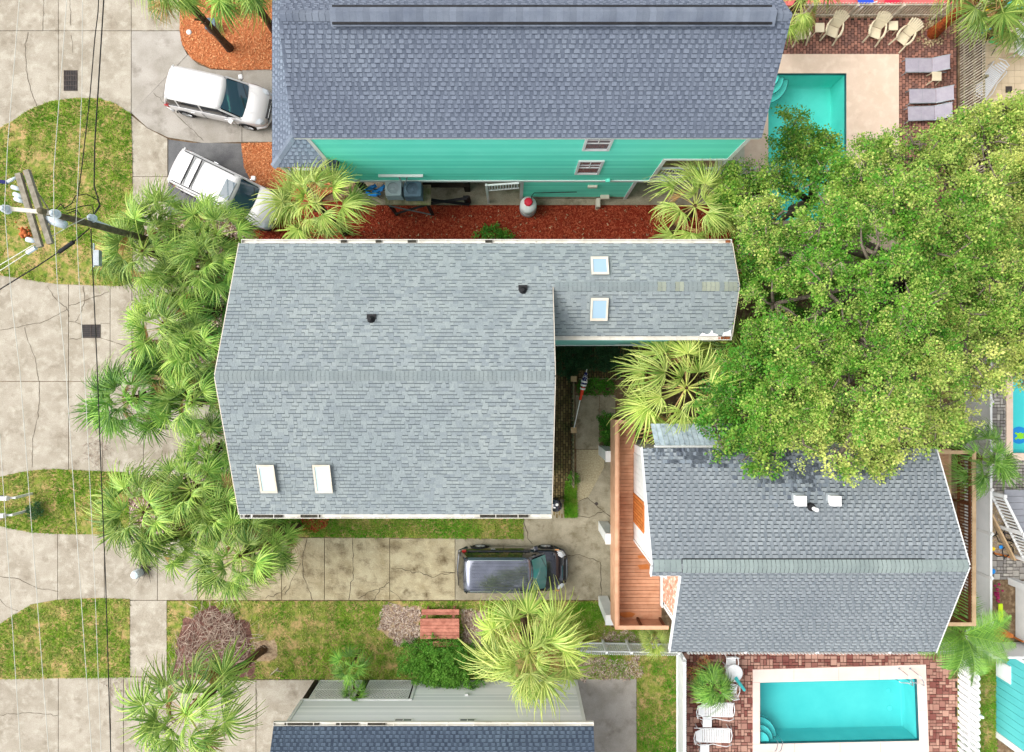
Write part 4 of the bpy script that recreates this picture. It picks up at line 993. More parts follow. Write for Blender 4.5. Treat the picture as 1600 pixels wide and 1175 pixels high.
skylight(B, -9.18, -8.6, -4.27, -3.22, pS, M['pane_white']); skylight(B, -7.17, -6.58, -4.27, -3.22, pS, M['pane_white'])
pN = lambda x, y: br - (br - be) / 4.95 * y
skylight(B, 2.92, 3.52, 3.72, 4.38, pN, M['pane_sky'], .1); skylight(B, 2.9, 3.5, 2.05, 2.82, pW, M['pane_sky'], .1)
def vent(parent, x, y, z, label=None):
    t = build('roof_vent', MB().lathe(x, y, [(.05, z - .1), (.05, z + .35)], 10), M['black'], parent)
    build('boot', MB().lathe(x, y, [(.16, z - .04), (.13, z + .06), (.06, z + .16)], 14), M['black'], t)
    build('flange', MB().box(x - .16, x + .16, y + .02, y + .2, z - .06, z + .03), M['black'], t)
vent(B, PX(578, 8.0), PY(499, 7.9), pN(0, 2.0)); vent(B, PX(817, 7.3), PY(454, 7.3), pN(0, 3.1))

# ---------------- east house (C)
C = thing('grey_house_with_decks', 'grey shingle house at the right with two wooden decks', 'house', (9.5, -6, 0))
cz, ce = 9.5, 7.72; cy = -6.27; cn, cs_ = -2.56, -9.8
cN = [(4.64, cn, ce), (15.08, cn, ce), (15.08, cy, cz), (4.64, cy, cz)]
cS = [(5.63, cs_, ce), (15.08, cs_, ce), (15.08, cy, cz), (5.63, cy, cz)]
cX = [(4.64, cy - .35, cz - .17), (5.63, cy - .35, cz - .17), (5.63, cy, cz), (4.64, cy, cz)]
rc_ = build('roof', MB().slab(cN, .14).slab(cS, .14).slab(cX, .14), M['shingle_c'], C)
vN = Vector((0, cy - cn, cz - ce)).normalized(); vS = Vector((0, cy - cs_, cz - ce)).normalized()
mb = MB(); shingles(mb, cN, (1, 0, 0), vN, teeth=True, shade_band=.045); shingles(mb, cS, (1, 0, 0), vS, teeth=True, shade_band=.04); shingles(mb, cX, (1, 0, 0), vS, teeth=True)
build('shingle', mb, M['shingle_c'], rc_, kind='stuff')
# dark algae stained tabs near the tree
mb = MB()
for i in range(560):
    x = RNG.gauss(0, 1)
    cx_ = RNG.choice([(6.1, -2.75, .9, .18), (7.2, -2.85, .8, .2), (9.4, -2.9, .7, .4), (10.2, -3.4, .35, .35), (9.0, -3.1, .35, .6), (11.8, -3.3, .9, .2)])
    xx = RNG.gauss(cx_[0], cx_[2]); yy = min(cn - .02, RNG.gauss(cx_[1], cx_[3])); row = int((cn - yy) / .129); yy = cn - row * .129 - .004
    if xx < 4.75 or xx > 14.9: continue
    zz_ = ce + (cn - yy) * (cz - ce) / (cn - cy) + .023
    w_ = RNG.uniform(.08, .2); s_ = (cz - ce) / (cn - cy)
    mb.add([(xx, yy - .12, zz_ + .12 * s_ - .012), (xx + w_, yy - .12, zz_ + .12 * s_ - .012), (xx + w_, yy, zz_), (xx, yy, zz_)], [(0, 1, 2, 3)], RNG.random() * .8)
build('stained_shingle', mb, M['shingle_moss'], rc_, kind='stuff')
caps(rc_, (4.68, cy, cz), (5.6, cy, cz), .2, .1, M['ridge_c'], step=.16)
caps(rc_, (13.65, cy, cz), (15.06, cy, cz), .2, .1, M['ridge_c'], step=.16)
caps(rc_, (5.62, cy, cz + .06), (13.65, cy, cz + .06), .22, .09, M['ridge_c'], step=.145)
build('ridge_vent', MB().box(5.62, 13.65, cy - .235, cy + .235, cz - .15, cz - .045), M['black'], rc_)
rk = MB()
for a, b in (((4.62, cn, ce), (4.62, cy, cz)), ((15.1, cn, ce), (15.1, cy, cz)), ((15.1, cs_, ce), (15.1, cy, cz)), ((5.61, cs_, ce), (5.61, cy - .36, cz - .18)), ((4.62, cy, cz), (4.62, cy - .36, cz - .18))):
    rk.bar((a[0], a[1], a[2] - .09), (b[0], b[1], b[2] - .09), .04, .19)
rk.box(4.62, 5.6, cy - .38, cy - .35, cz - .38, cz - .19)
build('rake_board', rk, M['white'], rc_)
build('wall', MB().box(5.21, 14.7, -6.92, -2.9, 2.9, 7.6), M['white_siding'], C)
build('wall', MB().box(6.41, 14.7, -9.6, -6.93, 2.9, 7.6), M['white_siding'], C)
build('wall', MB().box(5.3, 14.6, -9.4, -3.0, 0, 2.6), M['white_siding'], C, label='ground storey wall under the decks')
build('gable', MB().add([(5.22, -6.9, 7.6), (5.22, -6.9, 8.9), (5.22, -2.9, 7.6), (5.22, cy, 9.2), (14.69, -9.6, 7.6), (14.69, -2.9, 7.6), (14.69, cy, 9.2), (6.42, -9.6, 7.6), (6.42, -6.9, 7.6), (6.42, -6.9, 9.0)], [(0, 1, 3, 2), (4, 5, 6), (7, 8, 9)]), M['white_siding'], C)
# board seams of the white west wall: each board a piece
for i in range(14):
    y = -3.25 - i * .2615
    if -6.2 < y - .13 < -4.95 + .0: continue
    build('wall_board', MB().box(5.185, 5.209, y - .255, y, 2.92, 7.7), M['white'], C)
build('corner_trim', MB().box(5.17, 5.30, -7.02, -6.925, 2.92, 8.2), M['white'], C)
dd = build('door', MB().box(5.17, 5.2, -6.2, -4.95, 2.95, 5.2), M['cedar'], C, label='slatted cedar door')
for i in range(9): y = -6.18 + i * .137; build('slat', MB().box(5.15, 5.168, y, y + .115, 2.98, 5.15), M['cedar'], dd)
for i in range(11):
    z = 3.0 + i * .32
    for j in range(19):
        y = -6.95 - j * .14
        if y - .13 < -9.55: continue
        build('shake', MB().add([(6.39, y, z), (6.39, y - .135, z), (6.405, y - .135, z + .31), (6.405, y, z + .31), (6.345, y, z), (6.345, y - .135, z)], [(4, 5, 2, 3), (0, 1, 5, 4)]), M['shake'], C)
build('base_trim', MB().box(6.3, 6.34, -9.75, -6.98, 2.95, 3.3), M['white'], C)
build('corner_trim', MB().box(6.36, 6.45, -9.72, -9.6, 3.3, 7.5), M['white'], C)
# grey boarded lean-to on the north side
for i in range(22):
    xx = 5.28 + i * .185
    s_ = RNG.uniform(-.01, .01)
    build('roof_board', MB().slab([(xx, -1.816, 6.0 + s_), (xx + .17, -1.816, 6.0 + s_), (xx + .17, -2.58, 6.9), (xx, -2.58, 6.9)], .025), M['grey_board'], C)
build('lean_to_fascia', MB().box(5.25, 9.35, -2.62, -2.55, 6.75, 7.0), M['white'], C)
build('lamp_bracket', MB().box(4.85, 5.2, -3.05, -2.98, 6.4, 6.55).box(5.0, 5.18, -3.2, -3.05, 6.2, 6.5), M['white'], C)
# roof vents
for px in (1243, 1296):
    x, y = PX(px, 8.3), PY(779, 8.3); t = build('roof_vent', MB().box(x - .17, x + .17, y - .17, y + .17, 8.4, 8.82), M['white'], C)
    build('vent_flange', MB().box(x - .24, x + .2, y - .1, y + .24, 8.3, 8.56), M['metal_grey'], t)
x, y = PX(1262, 8.4), PY(790, 8.4)
t = build('vent_pipe', MB().tube([(x, y, 8.5), (x + .06, y - .04, 9.0)], .07, 10), M['white'], C); build('boot', MB().lathe(x, y, [(.15, 8.6), (.13, 8.74), (.08, 8.8)], 12), M['black'], t)
# west deck
WD = build('deck_frame', MB().box(4.27, 5.2, -10.4, -1.85, 2.6, 2.86).box(5.2, 6.38, -10.4, -6.95, 2.6, 2.86), M['deck'], C)
y = -1.98; 
while y > -10.2:
    xr = 5.165 if y > -6.95 else 6.29
    if y > -3.2: xr = 5.26
    build('deck_board', MB().box(4.42, xr, y - .134, y, 2.865, 2.9), M['deck'], C); y -= .1525
build('deck_parapet', MB().box(4.245, 4.275, -10.42, -1.83, 2.55, 3.86), M['deck_rail'], C)
build('inner_parapet', MB().box(4.385, 4.41, -10.27, -1.97, 2.9, 3.86), M['deck_rail'], C)
build('cap_rail', MB().box(4.24, 4.36, -10.44, -1.81, 3.865, 3.9), M['deck_rail'], C)
build('cap_rail', MB().box(4.365, 4.42, -10.27, -1.97, 3.855, 3.885), M['deck'], C)
build('cap_rail', MB().box(4.365, 6.45, -10.44, -10.28, 3.865, 3.9), M['deck_rail'], C)
build('cap_rail', MB().box(4.365, 5.3, -1.96, -1.81, 3.865, 3.9), M['deck_rail'], C)
build('parapet_panel', MB().box(4.41, 6.4, -10.4, -10.37, 2.6, 3.86), M['deck'], C); build('parapet_panel', MB().box(4.41, 5.25, -1.88, -1.85, 2.6, 3.86), M['deck'], C)
for x in (5.3, 6.25): build('rail_post', MB().box(x, x + .09, -10.365, -10.28, 2.9, 3.86), M['rail_brown'], C)
build('wet_stain', MB().prism([P(a, b, 2.9)[:2] for a, b in ((968, 957), (984, 956), (993, 959), (988, 964), (975, 965), (969, 962))], 2.901, 2.904), M['deck_wet'], C)
build('wet_stain', MB().prism([P(a, b, 2.9)[:2] for a, b in ((996, 883), (1012, 881), (1016, 889), (1000, 890))], 2.901, 2.904).prism([P(a, b, 2.9)[:2] for a, b in ((996, 868), (1012, 867), (1014, 872), (998, 873))], 2.901, 2.904), M['deck_wet'], C)
for k, (ya, yb) in enumerate(((-3.25, -3.68), (-6.8, -7.22), (-10.3, -10.7))):
    p = build('deck_post', MB().box(4.05, 4.48, yb, ya, 0, 2.6), M['white'], C)
    build('cap_plate', MB().box(4.02, 4.5, yb - .02, ya + .02, 2.601, 2.64), M['white'], p)
# east deck (tan)
y = -3.1
while y > -10.0:
    build('floor_board', MB().box(14.72, 18.55, y - .13, y, 2.96, 3.0), M['deck_tan'], C); y -= .14
build('cap_rail', MB().box(18.86, 19.02, -10.25, -3.05, 3.99, 4.03), M['rail_tan'], C)
build('cap_rail', MB().box(14.8, 18.86, -3.2, -3.05, 3.99, 4.03), M['rail_tan'], C)
build('cap_rail', MB().box(14.8, 18.86, -10.25, -10.1, 3.99, 4.03), M['rail_tan'], C)
build('edge_beam', MB().box(18.55, 18.66, -10.2, -3.1, 2.75, 3.01), M['rail_tan'], C)
for y in (-3.15, -5.3, -7.7, -10.15): build('rail_post', MB().box(18.86, 18.97, y - .05, y + .05, 1.2, 3.99), M['rail_brown'], C)
build('lower_rail', MB().box(18.87, 18.95, -10.15, -3.15, 3.06, 3.14), M['rail_brown'], C)
build('upper_rail', MB().box(18.8, 18.855, -10.15, -3.15, 3.86, 3.98), M['rail_brown'], C)
b_ = MB().box(-.02, .02, -.025, .025, 0, .85); n = 52
repeat_parts('baluster', b_, M['rail_brown'], C, [(18.9, -3.25 - i * (6.8 / n), 3.14) for i in range(n)])
b_ = MB().box(-.025, .025, -.02, .02, 0, .9)
repeat_parts('baluster', b_, M['rail_brown'], C, [(15.9 + i * .13, -10.17, 3.08) for i in range(22)])
for x, y in ((18.6, -3.3), (18.6, -10.0)): build('deck_post', MB().box(x - .1, x + .1, y - .1, y + .1, 0, 2.75), M['rail_brown'], C)

# ---------------- white sided house (D)
D = thing('white_sided_house', 'white sided house with dark blue shingle roof at the bottom', 'house', (-3, -16, 0))
dY = -14.27
build('wall', MB().box(-9.25, 3.0, -21, dY, 1.95, 4.0).box(-4.5, 3.0, -21, dY, 0, 1.95), M['white_siding'], D)
lap_wall(D, (-9.15, dY), (2.9, dY), 1.97, 3.98, M['white_siding'], lap=.13, out=(0, 1)); lap_wall(D, (-4.4, dY), (2.9, dY), .05, 1.95, M['white_siding'], lap=.13, out=(0, 1))
build('corner_trim', MB().box(-9.3, -9.17, dY - .1, dY + .045, 1.95, 4.0).box(2.92, 3.05, dY - .1, dY + .045, 0, 4.0).box(-4.52, -4.4, dY - .1, dY + .04, 0, 1.95), M['white'], D)
build('band_trim', MB().box(-9.25, -4.4, dY + .001, dY + .05, 1.9, 1.99), M['white'], D)
build('back_wall', MB().box(-9.1, -4.6, -18.2, -18, 0, 1.95), M['dark_wood'], D)  # wall coloured dark for the shade behind the lattice
build('underhouse_shade', MB().box(-9.2, -4.55, -18, dY - .05, .03, .06), M['dark_wood'], D)  # dark sheet paints the shade seen through the lattice holes
for x in (-9.2, -6.85): build('lattice_post', MB().box(x - .06, x + .12, dY - .12, dY + .02, 0, 1.9), M['dark_wood'], D)
for xa, xb in ((-8.98, -6.98), (-6.66, -4.6)):
    lp = build('lattice_panel', MB().box(xa, xb, dY - .0, dY + .035, 1.82, 1.89).box(xa, xb, dY - .0, dY + .035, 0.03, .09).box(xa, xa + .05, dY, dY + .035, .09, 1.82).box(xb - .05, xb, dY, dY + .035, .09, 1.82).box(xa, xb, dY, dY + .03, .92, .97), M['white'], D)
    mb = MB(); hgt = 1.76; s_ = .15
    for k in range(int((xb - xa + hgt) / s_) + 1):
        for sg in (1, -1):
            xs = xa - hgt + k * s_; za, zb = .06, .06 + hgt; a = xs; b = xs + hgt
            if a < xa: za += xa - a; a = xa
            if b > xb: zb -= b - xb; b = xb
            if b - a < .04: continue
            if sg < 0: a, b = xa + xb - a, xa + xb - b
            mb.bar((a, dY + (.012 if sg > 0 else .022), za), (b, dY + (.012 if sg > 0 else .022), zb), 0.008, .048, up=(-(zb - za) * sg, 0, abs(b - a)))
    build('lattice', mb, M['white'], lp, kind='stuff')
for a, b in ((617, 642), (719, 741)):
    window_s_ = build('window', MB().box(PX(a, 3.9) - .06, PX(b, 3.9) + .06, dY + .02, dY + .06, 3.66, 3.97), M['white'], D)
    build('pane', MB().box(PX(a, 3.9), PX(b, 3.9), dY + .061, dY + .066, 3.74, 3.95), M['pane_dark'], window_s_)
    build('sash', MB().box((PX(a, 3.9) + PX(b, 3.9)) / 2 - .015, (PX(a, 3.9) + PX(b, 3.9)) / 2 + .015, dY + .067, dY + .08, 3.74, 3.95), M['white'], window_s_)
build('outlet_box', MB().box(-2.1, -1.95, dY + .02, dY + .1, 1.4, 1.6), M['white'], D)
dR = [(-9.74, dY - .03, 4.12), (3.33, dY - .03, 4.12), (3.33, -19, 6.3), (-9.74, -19, 6.3)]
rd = build('roof', MB().slab(dR, .14), M['shingle_d'], D)
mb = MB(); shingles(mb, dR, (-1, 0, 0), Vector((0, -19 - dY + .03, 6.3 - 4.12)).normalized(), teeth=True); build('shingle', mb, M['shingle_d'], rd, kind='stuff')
gutter(D, -9.74, 3.33, dY - .02, 4.12, 1, 12, [(-9.3, -7.9, M['dirty']), (-7.2, -6.3, M['dirty']), (-5.9, -5.2, M['dirty'])])

# ---------------- far right building (E) and white block (F)
E = thing('blue_teal_house', 'blue teal boarded wall of a house at the right edge', 'house', (PX(1555), PY(1080), 0))
eX = PX(1555.5); eN, eS = -12.72, -16.62
build('wall', MB().box(eX + .02, eX + 4, eS, eN, .0, 5.5), M['teal_blue'], E)
n = 11
for i in range(n):
    y0_ = eS + i * (eN - eS) / n; build('wall_board', MB().box(eX, eX + .019, y0_ + .012, y0_ + (eN - eS) / n - .012, .02, 5.5), M['teal_blue'], E)
wf = build('window', MB().box(eX - .05, eX, -14.0, -13.2, .1, 1.0), M['white'], E); build('pane', MB().box(eX - .056, eX - .051, -13.9, -13.3, .2, .9), M['vinyl'], wf)
build('base_band', MB().box(eX - .02, eX + 3, eS - .3, eS - .001, 0, 5), M['white'], E)
build('corner_trim', MB().box(eX - .03, eX + .15, eN, eN + .14, 0, 5.4), M['white'], E)
F = thing('white_outbuilding', 'white flat roofed outbuilding with parapet at the right edge', 'building', (PX(1580), PY(955), 0))
fx = 23.6
build('wall', MB().box(fx, fx + 4, -12.3, -9.6, 0, 2.2), M['white'], F)
build('roof', MB().box(fx + .05, fx + 4, -12.25, -9.75, 2.201, 2.26), M['vinyl'], F)
build('parapet', MB().box(fx - .35, fx + 4, -9.75, -9.45, 2.0, 2.7).box(fx - .35, fx - .05, -9.76, -9.46, 0, 2.0), M['white'], F)
# ================================================================== FENCES
def picket_fence(label, a, b, h, m, step, wd, th=.02, rails=(.3, .9), side=1, top='flat', posts=None, railm=None, group=None, rail_in=True, z0=0.05, cat='fence'):
    """pickets, rails and posts each their own piece; a->b in plan"""
    A_, B_ = Vector((a[0], a[1], 0)), Vector((b[0], b[1], 0)); d = (B_ - A_); L = d.length; d.normalize(); nrm = Vector((-d.y, d.x, 0)) * side
    ang = math.atan2(d.y, d.x)
    t = thing('fence', label, cat, ((a[0] + b[0]) / 2, (a[1] + b[1]) / 2, 0), group=group)
    pk = MB(); w2 = wd / 2
    if top == 'flat': pk.box(-w2, w2, -th / 2, th / 2, z0, h)
    else:
        prof = [(-w2, z0), (w2, z0), (w2, h - .08), (w2 * .55, h - .03), (0, h), (-w2 * .55, h - .03), (-w2, h - .08)]
        pk.add([(x, -th / 2, z) for x, z in prof] + [(x, th / 2, z) for x, z in prof], [list(range(7)), list(range(13, 6, -1))] + [(i, 7 + i, 7 + (i + 1) % 7, (i + 1) % 7) for i in range(7)])
    me = bpy.data.meshes.new('picket'); me.from_pydata(pk.v, [], pk.f); me.materials.append(m)
    n = int(L / step)
    for i in range(n):
        o = bpy.data.objects.new('picket', me); COL.objects.link(o); o.parent = t
        p = A_ + d * (i + .5) * (L / n) - t.location; o.location = (p.x, p.y, RNG.uniform(-.012, .012)); o.rotation_euler = (0, 0, ang + RNG.uniform(-.02, .02))
    for z in rails:
        q0 = A_ + nrm * (th / 2 + .025); q1 = B_ + nrm * (th / 2 + .025)
        build('rail', MB().bar((q0.x, q0.y, z), (q1.x, q1.y, z), .045, .09), railm or m, t)
    for f in (posts or ()):
        p = A_ + d * L * f + nrm * .1
        build('post', MB().box(p.x - .05, p.x + .05, p.y - .05, p.y + .05, 0, h + .02), railm or m, t)
    return t
picket_fence('weathered picket fence along the top of the brown paver patio', (PX(1236), PY(27)), (PX(1492), PY(27)), 1.25, M['fence_white'], .135, .07, rails=(.25, 1.12), side=-1, posts=(.06, .33, .6, .86))
picket_fence('tall grey picket fence right of the grey sun loungers', (PX(1499), PY(-40)), (PX(1499), PY(420)), 1.75, M['fence_white'], .13, .05, rails=(.3, 1.0, 1.62), side=1, posts=(.03, .2, .4, .55, .7), railm=M['fence_wood'])
picket_fence('short wooden fence beside the walk with two capped posts', (PX(893), PY(595)), (PX(893), PY(758)), 1.0, M['fence_wood'], .2, .1, rails=(.3, .8), side=1)
for py, lb in ((592, 'capped post at the far end of the walk fence beside the flag tip'), (669, 'capped post at the foot of the flag staff')):
    x, y = PX(893), PY(py)
    t = thing('fence_post', lb, 'post', (x, y, 0), group='capped posts of the walk fence')  # plain fence posts with flat caps
    build('post', MB().box(x - .09, x + .09, y - .09, y + .09, 0, 1.1), M['fence_wood'], t); build('cap', MB().box(x - .13, x + .13, y - .13, y + .13, 1.1, 1.16), M['rail_tan'], t)
# white vinyl fences
def vinyl_pickets(label, a, b, h, step, wd, side=1, posts=(), scallop=True, dbl=False, group='white vinyl fences'):
    t = picket_fence(label, a, b, h, M['vinyl'], step, wd, rails=(.22, h - .3), side=side, top='dog', posts=posts, group=group)
    return t
vinyl_pickets('white vinyl fence from the big palm to the deck house corner', (PX(893), PY(1002.5)), (PX(1054), PY(1005)), 1.45, .098, .075, side=1, posts=(.3, .53, .97))
vinyl_pickets('white picket fence along the west side of the lower pool patio', (PX(1057), PY(1006)), (PX(1057), PY(1235)), 1.8, .085, .078, side=-1, posts=(.02,))
vinyl_pickets('white scalloped fence under the south eave above the lower pool', (PX(1062), PY(1003)), (PX(1494), PY(1003)), 1.42, .15, .11, side=1, posts=(.2, .45, .7))
ef = vinyl_pickets('white shadowbox fence between the lower pool and the grass strip', (PX(1498), PY(1004)), (PX(1498), PY(1235)), 1.48, .29, .25, side=1, posts=(.0, .4, .8))
off = wloc(ef); n = 24
pk = MB().box(-.085, .085, -.01, .01, .05, 1.44); 
repeat_parts('back_picket', pk, M['vinyl'], ef, [(PX(1498) - .07, PY(1004) - .15 - i * .29 - .145, 0) for i in range(n)], [math.pi / 2] * n)
build('mid_rail', MB().bar((PX(1498) - .035, PY(1004), .78), (PX(1498) - .035, PY(1235), .78), .04, .09), M['vinyl'], ef)
# tall white privacy fence at the right
pf = thing('fence', 'tall solid white vinyl privacy fence right of the tan deck', 'fence', (PX(1505), PY(800), 0))
fxx = 21.18; yt, yb = PY(560), PY(1003)
yy = yt; k = 0
while yy > yb + .2:
    y2 = max(yy - 1.95, yb)
    build('panel', MB().box(fxx - .02, fxx + .02, y2 + .06, yy - .06, .08, 1.74), M['vinyl'], pf)
    build('top_rail', MB().box(fxx - .05, fxx + .05, y2 + .062, yy - .062, 1.745, 1.83), M['white'], pf)
    build('post', MB().box(fxx - .065, fxx + .065, yy - .06, yy + .06, 0, 1.88), M['white'], pf)
    build('post_cap', MB().lathe(fxx, yy, [(.1, 1.881), (.1, 1.9), (.02, 1.95)], 4), M['white'], pf)
    yy = y2
wi = thing('fence', 'short return of the white privacy fence beside the outbuilding', 'fence', (fxx + 1.3, yb, 0))
build('panel', MB().box(fxx + .1, fxx + 2.8, yb - .02, yb + .02, .08, 1.74), M['vinyl'], wi); build('top_rail', MB().box(fxx + .1, fxx + 2.8, yb - .05, yb + .05, 1.745, 1.8), M['white'], wi)
# stairs at the far right
S = thing('deck_stairs', 'grey composite stairs with a white balustrade at the right edge', 'stairs', (PX(1580), PY(800), 0))
for i in range(9):
    y0_ = PY(762) - i * .3; z = 1.1 - 0 * i
    build('tread', MB().box(PX(1552) + .13 * i * .9 + .1, PX(1552) + 4.5, y0_ - .285, y0_, .55, .6), M['deck_grey'], S)
aa = Vector((PX(1551, 1.0), PY(775, 1.0), 0)); bb = Vector((PX(1592, 1.0), PY(860, 1.0), 0))
build('stringer', MB().bar((aa.x - .12, aa.y, .35), (bb.x + .25, bb.y - .6, .35), .08, .25), M['rail_tan'], S)
build('top_rail', MB().bar((aa.x + .1, aa.y + .1, 1.55), (bb.x + .45, bb.y - .5, 1.55), .1, .06), M['white'], S)
build('bottom_rail', MB().bar((aa.x + .1, aa.y + .1, .72), (bb.x + .45, bb.y - .5, .72), .09, .06), M['white'], S)
n = 20; q0 = Vector((aa.x + .1, aa.y + .1)); q1 = Vector((bb.x + .45, bb.y - .5))
repeat_parts('baluster', MB().box(-.03, .03, -.03, .03, .76, 1.53), M['white'], S, [tuple(q0.lerp(q1, (i + .5) / n)) + (0,) for i in range(n)])
for q in (q0, q0.lerp(q1, .55), q1): build('newel_post', MB().box(q.x - .07, q.x + .07, q.y - .07, q.y + .07, 0, 1.68), M['white'], S)
# wood table / hatch
t = thing('wooden_table', 'orange brown wooden drying table beside the white outbuilding', 'table', (PX(1560), PY(980), 0))
tp = [P(a, b, .8)[:2] for a, b in ((1548, 972), (1556, 976), (1584, 992), (1583, 997), (1548, 994))]
build('top', MB().prism(tp, .76, .8), M['cedar'], t)
for i in range(4): a = P(1549 + i * 7, 975 + i * 4, .8); b = P(1549 + i * 7, 992, .8); build('slat', MB().bar((a[0], a[1], .815), (b[0], b[1], .815), .05, .02), M['deck_wet'], t)
for px, py in ((1550, 991), (1580, 993)): x, y = PX(px), PY(py); build('leg', MB().box(x - .03, x + .03, y - .03, y + .03, 0, .76), M['cedar'], t)
for px, py, r in ((1556, 984, .07), (1568, 982, .06), (1568, 988, .05)):
    x, y = PX(px, .8), PY(py, .8); tag(build('jar', MB().lathe(0, 0, [(r, 0), (r, .1), (r * .5, .14)], 10), M['chrome'], None, origin=(x, y, .83)), 'small shiny jar on the wooden table' + {.07: ', the widest', .06: ', nearest the outbuilding', .05: ', the smallest one'}[r], 'jar')
bm_ = MB(); 
for k in range(3): bm_.bar((PX(1555) + k * .04, PY(940), .3), (PX(1557) + k * .04, PY(975), .25 + .02 * k), .14 - k * .03, .05)
tag(build('lime_board', bm_, M['lime'], None, origin=(0, 0, 0)), 'lime green float board standing by the white outbuilding', 'float board')
hs_ = MB()
pts = []
for i in range(90):
    a = i * .33; r = .35 + .22 * math.sin(i * .21) + .1 * RNG.random(); pts.append((PX(1573) + r * 1.1 * math.cos(a) + .25 * math.sin(i * .07), PY(846) + r * .9 * math.sin(a) + .5 * math.sin(i * .05), .03 + .0015 * i))
hs_.tube(pts, .022, 5); tag(build('garden_hose', hs_, M['black'], None), 'tangled black hose on the gravel by the stairs', 'garden hose')
tag(build('plank', MB().bar((PX(1552), PY(864), .05), (PX(1640), PY(885), .05), .09, .06), M['deck_wet'], None), 'loose brown plank lying between gravel and grey pavers', 'plank')
for k, (px, py, m, lb) in enumerate(((1562, 854, 'lightblue', 'small blue toy on the gravel by the hose'), (1550, 857, 'yellow', 'small pale ball on the gravel against the fence'), (1549, 892, 'lightblue', 'light blue paddle leaning on the white fence'))):
    tag(build('toy', MB().ball((PX(px), PY(py), .08), .1 if k < 2 else .14, 8, .5), M[m], None, smooth=True), lb, 'toy')
mb = MB()
for i in range(11): mb.ball((PX(1549) + RNG.uniform(-.15, .15), PY(925) + RNG.uniform(-.5, .5), .2 + RNG.random() * .4), RNG.uniform(.05, .1), 6)
tag(build('pink_flowers', mb, mat('pink_petal', [hexc(150, 44, 84)], .8), None), 'pink flowering plant against the white privacy fence', 'plant')

# ================================================================== CARS
def loft(mb, secs, close_ends=True, t=0.0):
    n = len(secs[0]); o = len(mb.v)
    for s in secs: mb.v.extend([tuple(p) for p in s])
    for i in range(len(secs) - 1):
        for j in range(n - 1):
            mb.f.append([o + i * n + j, o + i * n + j + 1, o + (i + 1) * n + j + 1, o + (i + 1) * n + j]); mb.t.append(t)
    if close_ends:
        mb.f.append([o + j for j in range(n)]); mb.t.append(t)
        mb.f.append([o + (len(secs) - 1) * n + j for j in range(n - 1, -1, -1)]); mb.t.append(t)

def subdiv(o, lv=2):
    m = o.modifiers.new('sub', 'SUBSURF'); m.levels = lv; m.render_levels = lv

